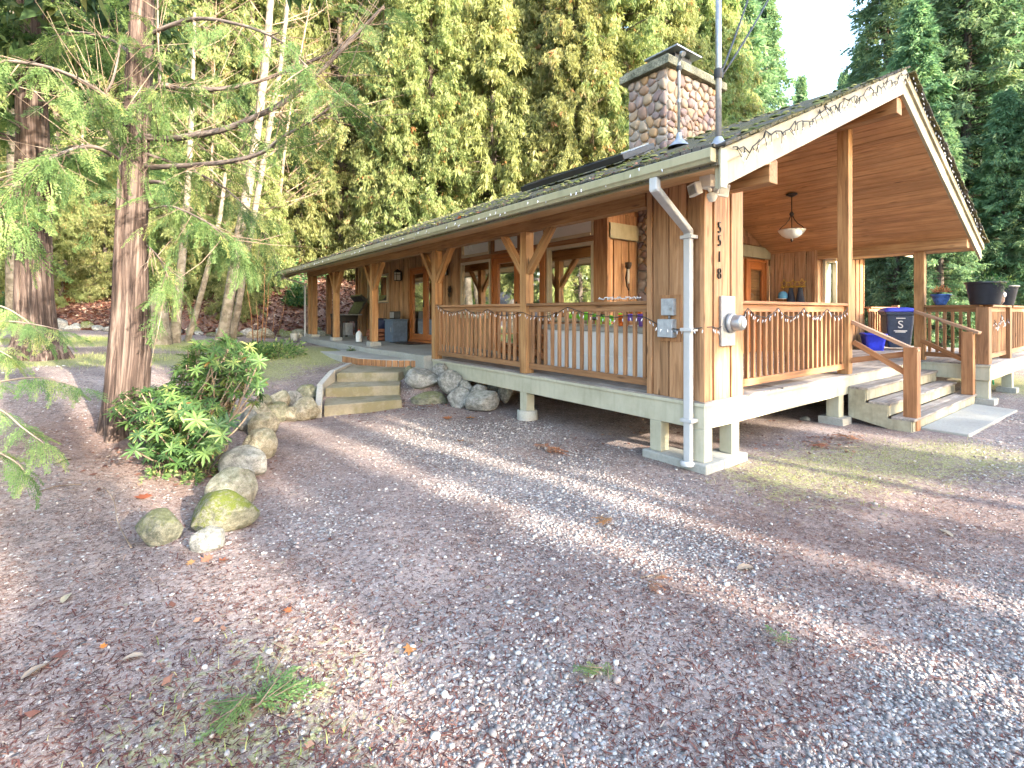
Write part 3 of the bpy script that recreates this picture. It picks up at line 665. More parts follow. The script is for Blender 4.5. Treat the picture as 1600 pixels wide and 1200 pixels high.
for xa, xb in ((CX, XG), (XG, 12.26)): bkg = MB(); bkg._add([(xa, YF + .07, zceil(xa) + .03), (xb, YF + .07, zceil(xb) + .03), (xb, YB_ - .1, zceil(xb) + .03), (xa, YB_ - .1, zceil(xa) + .03)], [(0, 0, 0)] * 4, [(0, 1, 2, 3)]); bkg.build('ceiling_backing', M['black'], roof)
m = MB(); zs = lambda x: 2.862 + .18 * (x - XE); q = random.Random(4); y = YF + .05    # soffit panels with open joints
while y < YB_ - .05:
    ye = min(y + 1.22, YB_ - .02)
    v = [(XE, y + .006, zs(XE)), (CX + .05, y + .006, zs(CX + .05)), (CX + .05, ye - .006, zs(CX + .05)), (XE, ye - .006, zs(XE))]; hi = [(a, b_, c + .02) for a, b_, c in v]
    o = q.random() * 30
    m._add(v + hi, [(a[1] + o, a[0] + o, 0) for a in v + hi], [(3, 2, 1, 0), (4, 5, 6, 7), (0, 1, 5, 4), (2, 3, 7, 6), (1, 2, 6, 5), (3, 0, 4, 7)]); y = ye
m.build('soffit', M['soffit'], roof)
# blocking that closes the gap between soffit and roof
m = MB(); m.box(XE + .0, XE + .03, YF + .03, YB_, 2.84, 2.955, 0); m.build('fascia', M['gutter'], roof)
g = MB(); L = YB_ - YF - .02
prof = [(.0, .0), (-.085, .0), (-.10, .025), (-.115, .038), (-.115, .108), (-.10, .116), (-.10, .102), (-.012, .03), (-.012, .116), (.0, .116)]
g.prism(prof[::-1], 0, L, 0, .5, Matrix(((1, 0, 0, XE - .003), (0, 0, 1, YF + .02), (0, 1, 0, 2.858), (0, 0, 0, 1))))
g.box(XE - .118, XE - .003, YF + .012, YF + .022, 2.86, 2.97); g.box(XE - .118, XE - .003, YB_ - .004, YB_ + .004, 2.86, 2.97)
gut = g.build('gutter', M['gutter'], roof, .003)

def rake(xa, xb, zo_t, zo_b, y0, y1, name):
    v = [(xa, ztop(xa) + zo_b), (xb, ztop(xb) + zo_b), (xb, ztop(xb) + zo_t), (xa, ztop(xa) + zo_t)]
    m = MB(); m.prism(v, y0, y1, 0, None, Matrix(((1, 0, 0, 0), (0, 0, 1, 0), (0, 1, 0, 0), (0, 0, 0, 1)))); return m.build(name, M['cream'], roof, .004)
rake(XE - .02, XG - .002, -.01, -.135, YF - .012, YF + .04, 'rake_trim'); rake(XG + .002, XR + .02, -.01, -.135, YF - .012, YF + .04, 'rake_trim')
rake(XE + .02, XG - .002, -.13, -.335, YF + .02, YF + .06, 'rake_board'); rake(XG + .002, XR - .02, -.13, -.335, YF + .02, YF + .06, 'rake_board')
m = MB(); m.box(XE - .03, XE + .06, YF - .024, YF - .0125, 2.66, 2.975); m.build('rake_end', M['rim'], roof)
# far gable boards
rake(XE, XG - .002, -.02, -.3, YB_ - .04, YB_, 'rake_board'); rake(XG + .002, XR, -.02, -.3, YB_ - .04, YB_, 'rake_board')
# roof skylight curb
m = MB(); d = Vector((1, 0, .4315)).normalized(); u = Vector((-.4315, 0, 1)).normalized(); c = Vector((6.35, 6.35, ztop(6.35))) + u * .10
m.obox(c, (d, Vector((0, 1, 0)), u), (.42, 1.28, .05), 0); 
sk = m.build('skylight', M['black'], roof, .01); MB().obox(c + u * .06, (d, Vector((0, 1, 0)), u), (.37, 1.22, .012)).build('pane', M['glass'], sk)

# --- chimney of rounded river stones
def voronoi_stones(Wd, Ht, seed, cell=.17):
    q = R(seed); n = max(4, int(Wd * Ht / (cell * cell * .95))); P = q.rand(n, 2) * [Wd, Ht]
    G = np.stack(np.meshgrid(np.linspace(0, Wd, 60), np.linspace(0, Ht, int(60 * Ht / Wd) + 2)), -1).reshape(-1, 2)
    for _ in range(4):
        own = ((G[:, None] - P[None]) ** 2).sum(2).argmin(1)
        for i in range(n):
            if (own == i).any(): P[i] = .65 * G[own == i].mean(0) + .35 * P[i]
    out = []
    for i in range(n):
        poly = [np.array(c, float) for c in ((0, 0), (Wd, 0), (Wd, Ht), (0, Ht))]
        for j in np.argsort(((P - P[i]) ** 2).sum(1))[1:16]:
            nrm = P[j] - P[i]; mid = (P[j] + P[i]) / 2; new = []
            for a, b in zip(poly, poly[1:] + poly[:1]):
                da, db = (a - mid) @ nrm, (b - mid) @ nrm
                if da <= 0: new.append(a)
                if da * db < 0: new.append(a + (b - a) * da / (da - db))
            poly = new
            if len(poly) < 3: break
        if len(poly) < 3: continue
        c = sum(poly) / len(poly)
        for _ in range(3):                                   # round the corners
            poly = [p for a, b in zip(poly, poly[1:] + poly[:1]) for p in (a * .75 + b * .25, a * .25 + b * .75)]
        out.append((c, poly))
    return out
def stone_face(mb, o, ux, uz, nrm, Wd, Ht, seed, cell=.17, ok=None):
    o, ux, uz, nrm = Vector(o), Vector(ux), Vector(uz), Vector(nrm); q = random.Random(seed)
    for c, poly in voronoi_stones(Wd, Ht, seed, cell):
        if ok and not ok(o + ux * c[0] + uz * c[1]): continue
        d0 = q.uniform(.03, .06); vs = []; k = len(poly); tx, tz = q.uniform(-.12, .12), q.uniform(-.12, .12)
        for sc, dp in ((.93, -.01), (.91, .45), (.82, .80), (.58, 1.0), (.25, 1.07)):
            for pnt in poly:
                e = (pnt - c) * sc; w = c + e; vs.append(o + ux * w[0] + uz * w[1] + nrm * (d0 * dp + (e[0] * tx + e[1] * tz if dp > 0 else 0)))
        fs = [(i * k + j, i * k + (j + 1) % k, (i + 1) * k + (j + 1) % k, (i + 1) * k + j) for i in range(4) for j in range(k)] + [tuple(4 * k + j for j in range(k))]
        mb._add(vs, [(v.x, v.y, v.z) for v in vs], fs, 0, q.random(), True)
C0, C1, D0, D1, CT = 7.20, 8.75, 5.20, 6.02, 5.84
core = MB(); core.box(C0, C1, D0, D1, DZ, CT, 0); chim = core.build('chimney', M['mortar'], house)
st = MB()
stone_face(st, (C0, D1, 4.2), (0, -1, 0), (0, 0, 1), (-1, 0, 0), D1 - D0, CT - 4.2, 5); stone_face(st, (C0, D0, 4.2), (1, 0, 0), (0, 0, 1), (0, -1, 0), C1 - C0, CT - 4.2, 8)
stone_face(st, (C1, D0, 4.2), (0, 1, 0), (0, 0, 1), (1, 0, 0), D1 - D0, CT - 4.2, 9)
stone_face(st, (C0, YE, DZ), (0, -1, 0), (0, 0, 1), (-1, 0, 0), YE - D0, 3.5, 6); stone_face(st, (C0, D0, DZ), (1, 0, 0), (0, 0, 1), (0, -1, 0), C1 - C0, 3.5, 7)
st.build('stone_facing', M['river'], chim)
m = MB(); m.box(C0 - .13, C1 + .13, D0 - .13, D1 + .13, CT, CT + .14); m.box(C0 - .07, C1 + .07, D0 - .07, D1 + .07, CT + .14, CT + .20); m.build('chimney_cap', M['rock_green'], chim, .012)
m = MB(); m.box(7.58, 8.08, 5.3, 5.75, CT + .20, CT + .42); m.build('flue', M['black'], chim, .01)
m = MB(); m.prism([(7.45, 5.17), (8.21, 5.17), (8.21, 5.88), (7.45, 5.88)], CT + .45, CT + .48); [m.box(x, x + .03, y, y + .03, CT + .42, CT + .45) for x in (7.6, 8.03) for y in (5.32, 5.7)]; m.build('flue_hood', M['steel'], chim, .006)

# --- vent stack beside the chimney and the service mast at the gable
m = MB(); vx, vy = 6.05, 4.17; vz = ztop(vx); m.tube([(vx, vy, vz), (vx, vy, vz + 1.16), (vx, vy - .02, vz + 1.24), (vx - .03, vy - .07, vz + 1.27), (vx - .05, vy - .11, vz + 1.24)], [.021, .021, .026, .036, .036], 12)
m.lathe([(.16, .0), (.10, .06), (.05, .11), (.034, .2)], (vx, vy, vz - .01), 16); m.lathe([(.027, .0), (.027, .04)], (vx, vy, vz + .62), 12)
vp = m.build('vent_pipe', M['steel'], roof); MB().lathe([(.03, 0), (.036, .02), (.036, .05), (.03, .07)], (vx, vy, vz + 1.06), 14).build('collar', M['rubber'], vp)
mx_, my_ = 3.86, 2.28
m = MB(); m.tube([(mx_, my_, 3.0), (mx_, my_, 4.75)], .024, 14); mast = m.build('service_mast', M['steel'], house)
MB().lathe([(.034, 0), (.038, .02), (.038, .06), (.034, .08)], (mx_, my_, 3.60), 14).build('mast_clamp', M['rubber'], mast); MB().lathe([(.08, 0), (.045, .05), (.03, .08)], (mx_, my_, ztop(mx_)), 14).build('flashing', M['steel'], mast)
MB().tube([(mx_, my_, 4.75), (mx_, my_ - .03, 4.85), (mx_ - .05, my_ - .12, 4.87)], [.03, .05, .04], 12).build('weatherhead', M['steel'], mast)
for i, (e, sag) in enumerate(((tuple(at(1235, -260, 7.5)), .25), (tuple(at(1330, -330, 9.5)), .45))):
    p0 = Vector((mx_ + .035, my_, 3.65 - .03 * i)); p1 = Vector(e); pts = [p0.lerp(p1, k / 24) - Vector((0, 0, sag * 4 * (k / 24) * (1 - k / 24))) for k in range(25)]
    o = MB().tube(pts, .009, 6).build('overhead_cable', M['rubber'])
    tag(o, ('upper' if i == 0 else 'lower') + ' black overhead cable running up to the right from the mast', 'cable')

# --- walls
w = MB()
def wallx(y0, y1, z0, z1, s=1): siding(w, 'x', XW + .045, -1, y0, y1, z0, z1, seed=s, wd=(.14, .20))
SL = .78; ZT = 3.86
wallx(16.98, 18.15, SL, ZT, 1); wallx(15.17, 16.98, SL, 1.94, 2); wallx(15.17, 16.98, 2.90, ZT, 3); wallx(13.56, 15.17, SL, ZT, 4); wallx(11.6, 13.56, 2.93, ZT, 5)
wallx(10.62, 11.6, SL, ZT, 6); wallx(9.28, 10.62, DZ, 1.50, 7); wallx(7.36, 9.28, 3.42, ZT, 8); wallx(9.28, 10.62, 3.42, ZT, 12); wallx(6.06, 7.36, DZ, 1.46, 9); wallx(6.06, 7.36, 3.36, ZT, 10); wallx(5.84, 6.06, DZ, ZT, 11)
siding(w, 'y', YE + .045, -1, XW, C0 + .1, DZ, 2.90, seed=14, wd=(.17, .22)); siding(w, 'y', YE + .045, -1, C1 - .1, 10.92, DZ, 2.90, seed=15); siding(w, 'y', YE + .045, -1, 11.86, 12.05, DZ, 2.90, seed=16)
siding(w, 'x', 12.05 + .045, -1, 4.78, YE, DZ, 3.6, seed=17, wd=(.19, .25)); 
siding(w, 'y', 4.78 + .045, -1, 12.05, 12.42, DZ, 3.6, seed=18, wd=(.09, .12)); siding(w, 'y', 4.78 + .045, -1, 13.12, 14.9, DZ, 3.6, seed=19, wd=(.12, .16)); siding(w, 'y', 4.78 + .045, -1, 12.42, 13.12, DZ, 1.4, seed=20); siding(w, 'y', 4.78 + .045, -1, 12.42, 13.12, 2.88, 3.6, seed=21)
siding(w, 'x', 14.9, 1, 4.78, 18.15, 0, 3.3, seed=22, wd=(.3, .4)); siding(w, 'y', 18.15, 1, XW, 14.9, 0, 4.9, zt=lambda a: min(4.7, zceil(min(a, 12.9))), seed=23, wd=(.3, .4))
w.box(XW - .03, XW + .05, 5.77, 5.86, DZ, ZT, 2); w.box(XW - .035, XW + .05, 18.07, 18.16, SL, ZT, 2)
walls = w.build('wall', W3, house, .003)
sg = MB(); sgr = MB(); q = random.Random(8)                                              # shingles in the gable end above the trim board
z = 3.19; row = 0
while z < 4.75:
    x = XW + (.0 if row % 2 else -.08)
    while x < 12.05:
        wd = q.uniform(.09, .19); xa, xb = max(x, XW), min(x + wd - .005, 12.05); xm = (xa + xb) / 2; top = min(z + .26, zceil(xm) + .05)
        if top > z + .02 and xb - xa > .02 and not (C0 < xm < C1): (sg if xm < C0 else sgr).obox(((xa + xb) / 2, YE + .02 - .012, (z + top) / 2), (Vector((1, 0, 0)), Vector((0, 1, -.06)).normalized(), Vector((0, .06, 1)).normalized()), ((xb - xa) / 2, .007, (top - z) / 2))
        x += wd
    z += .17; row += 1
sg.build('gable_shingles', M['shingle'], house); sgr.build('gable_shingles', M['shingle'], house)
MB().box(XW, C0 - .02, YE - .03, YE + .03, 2.92, 3.19).build('trim_board', M['cream'], house, .004); MB().box(C1 + .02, 12.03, YE - .03, YE + .03, 2.90, 3.16).build('trim_board', M['cream'], house, .004)
m = MB(); m.prism([(XW + .02, DZ), (12.02, DZ), (12.02, zceil(12.02)), (XG, zceil(XG)), (XW + .02, zceil(XW + .02))], YE + .05, YE + .07, 0, None, Matrix(((1, 0, 0, 0), (0, 0, 1, 0), (0, 1, 0, 0), (0, 0, 0, 1)))); m.build('wall_backing', M['trimwood'], house)
# interior seen through the panes
m = MB(); m.box(9.4, 9.45, YE + .08, 18.1, .70, 3.86); m.box(XW + .08, 9.4, YE + .08, 18.1, .66, .70, 1); m.box(XW + .08, 9.4, YE + .08, 18.1, 3.86, 3.88); m.box(XW + .08, 9.4, 11.0, 11.06, .7, 3.86); m.box(XW + .08, 9.4, YE + .075, YE + .09, .7, 3.86); m.box(XW + .08, 9.4, 18.06, 18.1, .7, 3.86)
m.build('interior_wall', [M['wall_in'], M['handrail']], house)

def winx(y0, y1, z0, z1, fr=.055, mat='window', mull=(), name='window', x=XW, rail=(), gl='glass'):
    f = MB(); xo, xi = x - .035, x + .05
    f.box(xo, xi, y0, y0 + fr, z0, z1); f.box(xo, xi, y1 - fr, y1, z0, z1); f.box(xo, xi, y0 + fr, y1 - fr, z1 - fr, z1); f.box(xo - .015, xi, y0 + fr, y1 - fr, z0, z0 + fr * 1.2)
    for k in mull: f.box(xo + .012, xi, k - .022, k + .022, z0 + fr, z1 - fr)
    for k in rail: f.box(xo + .012, xi, y0 + fr, y1 - fr, k - .02, k + .02)
    o = f.build(name, M[mat], house, .004)
    MB().quad((x + .014, y0 + fr * .8, z0 + fr * .8), (x + .014, y1 - fr * .8, z0 + fr * .8), (x + .014, y1 - fr * .8, z1 - fr * .8), (x + .014, y0 + fr * .8, z1 - fr * .8)).build('pane', M[gl], o)
    return o
wl = winx(15.19, 16.96, 1.96, 2.88, .05, mull=(16.1,)); MB().box(XW + .12, XW + .14, 15.2, 16.9, 1.98, 2.86).build('pane_backing', M['black'], wl)
wa = winx(9.30, 10.60, 1.50, 2.86); MB().box(XW + .07, XW + .09, 9.4, 10.5, 2.52, 2.82).build('blind', M['trimwood'], wa)
ca = winx(9.34, 10.56, 2.97, 3.40, .05, gl='pale_pane')
wb = winx(6.10, 7.34, 1.48, 2.90); m = MB()
for k in range(9): m.box(XW + .11, XW + .15, 6.17, 7.27, 2.56 + k * .033, 2.582 + k * .033)
m.build('blind', M['blind'], wb)
cb = winx(6.10, 7.34, 3.0, 3.36, .05, gl='pale_pane')
cd = winx(8.24, 9.24, 2.94, 3.40, .05, 'trimwood', gl='pale_pane'); cd2 = winx(7.40, 8.20, 2.94, 3.40, .05, 'trimwood', gl='pale_pane')
for o, a, b in ((ca, 9.4, 10.5), (cb, 6.16, 7.28), (cd, 8.3, 9.2), (cd2, 7.45, 8.15)): MB().box(XW + .06, XW + .075, a, b, 2.95, 3.40).build('blind', M['blind'], o)
for bx_ in ((.02, 6.06, 7.40, 2.902, 2.998), (.02, 9.28, 10.62, 2.862, 2.968), (.022, 10.602, 10.70, DZ, 3.42), (.022, 7.342, 7.398, 1.4, 3.42), (.022, 9.245, 9.297, 1.4, 3.42), (.026, 5.87, 6.098, DZ, 3.5)): MB().box(XW - bx_[0], XW + .05, *bx_[1:]).build('window_trim', M['trimwood'], house, .004)
def doorx(y0, y1, z0, z1, gl, x=XW, handle=None, mat='door'):
    f = MB(); xo, xi = x - .02, x + .045
    f.box(xo, xi, y0, gl[0], z0, z1); f.box(xo, xi, gl[1], y1, z0, z1); f.box(xo, xi, gl[0], gl[1], z0, gl[2]); f.box(xo, xi, gl[0], gl[1], gl[3], z1)
    o = f.build('door', M[mat], house, .005); MB().quad((x + .014, gl[0] - .01, gl[2] - .01), (x + .014, gl[1] + .01, gl[2] - .01), (x + .014, gl[1] + .01, gl[3] + .01), (x + .014, gl[0] - .01, gl[3] + .01)).build('pane', M['glass'], o)
    if handle: MB().box(xo - .02, xo, handle - .02, handle + .02, z0 + .92, z0 + 1.12).bar((xo - .05, handle, z0 + 1.04), (xo - .05, handle + .11, z0 + 1.04), .02, .02).build('handle', M['bronze'], o, .004)
    return o
doorx(12.56, 13.44, .86, 2.86, (12.68, 13.31, 1.02, 2.74), handle=12.62); doorx(11.68, 12.54, .86, 2.86, (11.80, 12.42, 1.02, 2.74))
doorx(8.24, 9.20, .75, 2.84, (8.42, 9.02, .98, 2.72), handle=8.32); doorx(7.42, 8.22, .75, 2.84, (7.58, 8.06, .98, 2.72))
m = MB(); m.box(XW - .04, XW + .05, 13.45, 13.55, .80, 2.93); m.box(XW - .04, XW + .05, 11.60, 11.67, .80, 2.93); m.box(XW - .04, XW + .05, 11.67, 13.45, 2.865, 2.93); m.box(XW - .10, XW + .05, 11.62, 13.52, .79, .855); m.build('door_frame', M['door'], house, .004); m = MB()
m.box(XW - .04, XW + .05, 9.205, 9.24, DZ, 2.94); m.box(XW - .04, XW + .05, 7.40, 7.418, DZ, 2.94); m.box(XW - .04, XW + .05, 7.42, 9.203, 2.845, 2.94); m.build('door_frame', M['door'], house, .004)
for o, a, b, z0_, z1_ in ((wa, 9.36, 10.54, 1.55, 2.50), (wb, 6.16, 7.28, 1.52, 2.42)): MB().box(XW + .10, XW + .115, a, b, z0_, z1_).build('pane_backing', M['blind'], o)  # pale sheets added behind the glass to brighten the panes
MB().box(XW + .25, XW + .27, 7.5, 9.15, 1.9, 2.9).build('pane_backing', M['blind'], house); MB().box(XW + .08, XW + .095, 6.16, 7.28, 2.42, 2.53).build('beam_reflection', M['trimwood'], wb)  # pale sheet brightens the door glass; brown band imitates the beam's reflection
hp = MB(); q = random.Random(44)
for yy_ in (8.5, 8.75, 8.95, 7.75, 7.95):
    for k in range(60):
        p0 = Vector((XW + .16 + q.uniform(-.04, .06), yy_ + q.gauss(0, .08), 1.3 + q.uniform(0, .9))); e = Vector((q.gauss(0, .2), q.gauss(0, .5), q.uniform(-.2, 1))).normalized() * q.uniform(.10, .24); s_ = e.orthogonal().normalized() * .012; hp._add([p0, p0 + e * .5 + s_, p0 + e, p0 + e * .5 - s_], [(0, 0, 0)] * 4, [(0, 1, 2, 3)], 0, q.random())
tag(hp.build('house_plants', M['fern']), 'green house plants standing inside behind the glass porch doors', 'house plants')['kind'] = 'stuff'
# front door, turned to the gable side
f = MB(); x0, x1, z0, z1 = 10.98, 11.80, .74, 2.80; yo, yi = YE - .015, YE + .04; gl = (11.14, 11.64, 1.55, 2.62)
f.box(x0, gl[0], yo, yi, z0, z1); f.box(gl[1], x1, yo, yi, z0, z1); f.box(gl[0], gl[1], yo, yi, z0, gl[2]); f.box(gl[0], gl[1], yo, yi, gl[3], z1); fd = f.build('door', M['door'], house, .005)
MB().quad((gl[0] - .01, YE + .012, gl[2] - .01), (gl[1] + .01, YE + .012, gl[2] - .01), (gl[1] + .01, YE + .012, gl[3] + .01), (gl[0] - .01, YE + .012, gl[3] + .01)).build('pane', M['glass'], fd); MB().box(11.04, 11.08, YE - .06, YE - .016, 1.65, 1.85).build('handle', M['bronze'], fd, .004)
m = MB(); m.box(10.92, 10.975, YE - .03, YE + .04, DZ, 2.86); m.box(11.805, 11.86, YE - .03, YE + .04, DZ, 2.86); m.box(10.975, 11.805, YE - .03, YE + .04, 2.805, 2.86); m.build('door_frame', M['door'], house, .004)
# window of the side wing
f = MB(); f.box(12.42, 12.50, 4.74, 4.82, 1.40, 2.88); f.box(13.04, 13.12, 4.74, 4.82, 1.40, 2.88); f.box(12.50, 13.04, 4.74, 4.82, 2.80, 2.88); f.box(12.50, 13.04, 4.74, 4.82, 1.40, 1.48); ww = f.build('window', M['window'], house, .004)
MB().quad((12.49, 4.788, 1.47), (13.05, 4.788, 1.47), (13.05, 4.788, 2.81), (12.49, 4.788, 2.81)).build('pane', M['glass'], ww); MB().box(12.49, 13.05, 4.85, 4.87, 1.47, 2.81).build('blind', M['wall_in'], ww)

# --- side wing roof
m = MB(); mr = lambda y: 3.12 + .42 * (y - 4.15)
v = [(12.55, 4.15, mr(4.15)), (16.15, 4.15, mr(4.15)), (16.15, 9.0, mr(9.0)), (12.55, 9.0, mr(9.0))]; hi = [(a, b_, c + .13) for a, b_, c in v]
m._add(v + hi, v + hi, [(3, 2, 1, 0), (4, 5, 6, 7), (0, 1, 5, 4), (1, 2, 6, 5), (2, 3, 7, 6), (3, 0, 4, 7)]); wr = m.build('wing_roof', M['roof'], house)
m = MB()
for k in range(5):
    y = 4.17 + k * .14; m._add([(12.6, y, mr(y) - .02), (16.1, y, mr(y) - .02), (16.1, y + .134, mr(y + .134) - .02), (12.6, y + .134, mr(y + .134) - .02)] + [(12.6, y, mr(y) - .004), (16.1, y, mr(y) - .004), (16.1, y + .134, mr(y + .134) - .004), (12.6, y + .134, mr(y + .134) - .004)], [(a, k * .3, 0) for a in (0, 3, 3, 0, 0, 3, 3, 0)], [(3, 2, 1, 0), (4, 5, 6, 7), (0, 1, 5, 4), (2, 3, 7, 6)])
m.build('soffit', M['soffit'], wr)
m = MB(); m.box(12.5, 16.18, 4.10, 4.148, mr(4.15) - .05, mr(4.15) + .11); m.prism([(4.15, mr(4.15) - .04), (8.9, mr(8.9) - .04), (8.9, mr(8.9) + .14), (4.15, mr(4.15) + .14)], 16.152, 16.19, 0, None, Matrix(((0, 0, 1, 0), (1, 0, 0, 0), (0, 1, 0, 0), (0, 0, 0, 1)))); m.build('fascia', M['cream'], wr, .004)

# --- deck
d = MB(); q = random.Random(12)
y = 2.90
while y < 5.76: d.box(6.37, 12.40, y, y + .134, .690, DZ + q.uniform(-.002, .002)); y += .14
x = CX - .012
while x < 6.32: d.box(x, x + .134, 2.90, 8.92, .690, DZ + q.uniform(-.002, .002)); x += .14
y = 1.94
while y < 4.74:
    d.box(12.0 if y < 2.85 else 12.41, 17.0, y, y + .134, .690, DZ + q.uniform(-.002, .002)); y += .14
d.build('porch_deck', M['deck'], house, .003)
m = MB(); m.box(CX + .0, CX + .035, CY, 8.88, .43, .688); m.box(CX + .036, 8.46, CY, CY + .035, .43, .688); m.box(8.46, 12.0, CY, CY + .035, .43, .688)
m.box(12.0, 12.035, 1.95, CY, .43, .688); m.box(12.036, 17.0, 1.95, 1.985, .43, .688); m.build('rim_joist', M['rim'], house, .004)
m = MB(); [MB().box(*bx_).build('deck_nosing', M['rim'], house, .004) for bx_ in ((CX - .018, CX, CY - .016, 8.88, .665, .700), (CX + .0, 8.44, CY - .018, CY, .665, .700), (11.98, 12.0, 1.935, 2.88, .668, .70), (12.0, 17.0, 1.932, 1.95, .668, .70))]
def pile(x, y, w=.14, z1=.43, foot='round'):
    zg = hz(x, y); o = MB().box(x - w / 2, x + w / 2, y - w / 2, y + w / 2, zg + .10, z1 - .001).build('deck_support', M['rim'], house, .006)
    (MB().lathe([(w * 1.0, -.1), (w * .98, .13), (w * .85, .15)], (x, y, zg), 20) if foot == 'round' else MB().box(x - w * .95, x + w * .95, y - w * .95, y + w * .95, zg - .05, zg + .101)).build('footing', M['concrete_pale'], o)
pile(4.76, 5.97, .16); pile(8.25, 3.02, .17, foot='sq'); pile(12.14, 2.06, .18, foot='sq'); pile(14.3, 2.06, .16, foot='sq'); pile(10.5, 4.6); pile(6.6, 5.0)
c = MB(); c.box(CX - .06, CX + .28, CY - .06, 3.66, -.06, .085); c.box(CX + .281, 5.42, CY - .06, CY + .26, -.06, .083); c.build('corner_footing', M['concrete_pale'], house, .015)
for i, (x, y) in enumerate(((CX + .075, CY + .075), (CX + .075, 3.52), (5.28, CY + .08))): MB().box(x - .075, x + .075, y - .075, y + .075, .086, .429).build('deck_support', M['rim'], house, .006)

# --- railings
def railing(p0, p1, n, mats=('rail', 'rail'), z0=.0, cap=.14, ends=True, bw=.042):
    p0, p1 = Vector(p0), Vector(p1); d = (p1 - p0); L = d.length; d.normalize(); s = Vector((-d.y, d.x, 0)); c = (p0 + p1) / 2; Z = Vector((0, 0, 1))
    t = MB(); t.obox(c + Z * (RZ - .02), (d, s, Z), (L / 2, cap / 2, .019)); t.obox(c + Z * (RZ - .085), (d, s, Z), (L / 2, .02, .044))
    o = t.build('railing', M[mats[0]], house, .005); t = MB(); t.obox(c + Z * .835, (d, s, Z), (L / 2, .022, .042)); t.build('bottom_rail', M[mats[0]], o, .005)
    for k in range(n):
        a = p0 + d * (L * (k + .5) / n); MB().obox(a + Z * ((RZ - .125 + .88) / 2) + s * .001, (d, s, Z), (bw / 2, bw / 2, (RZ - .13 - .877) / 2)).build('baluster', M[mats[1]], o, .003)
    return o
railing((CX + .075, 3.645, 0), (CX + .075, 5.878, 0), 15); railing((CX + .075, 6.037, 0), (CX + .075, 8.768, 0), 19); railing((5.435, CY + .075, 0), (8.448, CY + .075, 0), 21, ('newel', 'newel'))
railing((12.25, 2.90, 0), (12.12, 2.08, 0), 7, cap=.18); railing((12.25, 2.05, 0), (13.95, 2.05, 0), 15, cap=.20); railing((14.92, 4.70, 0), (17.0, 4.70, 0), 12)
railing((14.15, 2.05, 0), (17.0, 2.05, 0), 14, cap=.2)
MB().box(12.0, 12.22, 1.96, 2.14, DZ, RZ - .04).build('post', M['rail'], house, .008); MB().box(13.96, 14.14, 1.97, 2.13, DZ, RZ + .0).build('post', M['rail'], house, .008); MB().box(16.86, 17.0, 4.6, 4.76, DZ, RZ + .05).build('post', M['rail'], house, .008)
# --- front stairs
X0, X1 = 8.44, 11.98; nos = [(.551, 2.655), (.367, 2.385), (.184, 2.115)]
m = MB(); prev = 2.905; q = random.Random(6)
for z, y in nos:
    for k in range(2): m.box(X0 - .02, X1, y + k * .135, min(y + k * .135 + .13, prev - .006), z - .036, z + q.uniform(-.001, .001))
    prev = y + .028
stair = m.build('stairs', M['deck'], house, .005)
m = MB(); zt = .0
for (z, y), zb in zip(nos, (.367, .184, -.03)): m.box(X0 + .01, X1 - .01, y + .025, y + .05, zb - .002, z - .038)
m.build('riser', M['worn'], stair, .003)
prof = [(2.905, .43), (2.905, .515), (2.69, .515), (2.69, .331), (2.42, .331), (2.42, .148), (2.15, .148), (2.15, -.02), (2.28, -.02), (2.905, .10)]
for xx in (X0 + .012, X1 - .05): MB().prism(prof[::-1], xx - .03, xx + .008, 0, None, Matrix(((0, 0, 1, 0), (1, 0, 0, 0), (0, 1, 0, 0), (0, 0, 0, 1)))).build('stringer', M['worn'], stair, .003)
nl = MB().box(8.56, 8.72, 2.12, 2.28, -.02, 1.16).build('newel_post', M['newel'], stair, .008); nr = MB().box(11.72, 11.88, 2.12, 2.28, .186, 1.30).build('newel_post', M['newel'], stair, .008)
m = MB(); m.bar((8.60, 2.95, 1.52), (8.62, 2.12, 1.10), .11, .05); m.build('handrail', M['handrail'], stair, .006); m = MB(); m.bar((8.60, 2.90, 1.20), (8.62, 2.27, .80), .05, .075); m.bar((8.56, 2.92, .92), (8.72, 2.26, 1.06), .03, .08); m.build('stair_brace', M['newel'], stair, .004)
m = MB(); m.bar((12.0, 3.0, 1.66), (11.78, 2.04, 1.28), .11, .05); m.build('handrail', M['handrail'], stair, .006); m = MB(); m.bar((12.05, 2.92, 1.10), (11.8, 2.28, .80), .05, .075); m.build('stair_brace', M['newel'], stair, .004)
sp = MB(); sp.prism([(8.75, 1.62), (11.6, 1.55), (11.75, 2.12), (8.75, 2.13)], -.06, .035); o = sp.build('concrete_pad', M['concrete_pale'], None, .012); tag(o, 'worn concrete pad at the foot of the wooden front stairs', 'concrete pad')

# --- downspouts
def path_box(mb, pts, w, h):
    for a, b in zip(pts[:-1], pts[1:]):
        d = (Vector(b) - Vector(a)).normalized(); mb.bar(Vector(a) - d * .02, Vector(b) + d * .02, w, h, (1, 0, 0) if abs(d.x) < .8 else (0, 0, 1))
m = MB(); path_box(m, [(XE - .05, 2.80, 2.93), (XE - .05, 2.80, 2.76), (4.59, 3.05, 2.50), (4.59, 3.05, .08)], .085, .065); ds = m.build('downspout', M['pipe'], house, .012)
m = MB(); [m.box(4.54, 4.66, 2.98, 3.12, z, z + .035) for z in (2.42, .50, 1.45)]; m.build('bracket', M['pipe'], ds, .004); MB().lathe([(.07, 0), (.075, .03), (.05, .05)], (4.57, 3.05, .05), 14).build('drain_collar', M['pipe'], ds)
m = MB(); path_box(m, [(XE - .05, 18.1, 2.93), (XE - .05, 18.1, 2.86), (4.60, 18.28, 2.62), (4.60, 18.28, .80)], .07, .055); m.build('downspout', M['pipe'], house, .01)
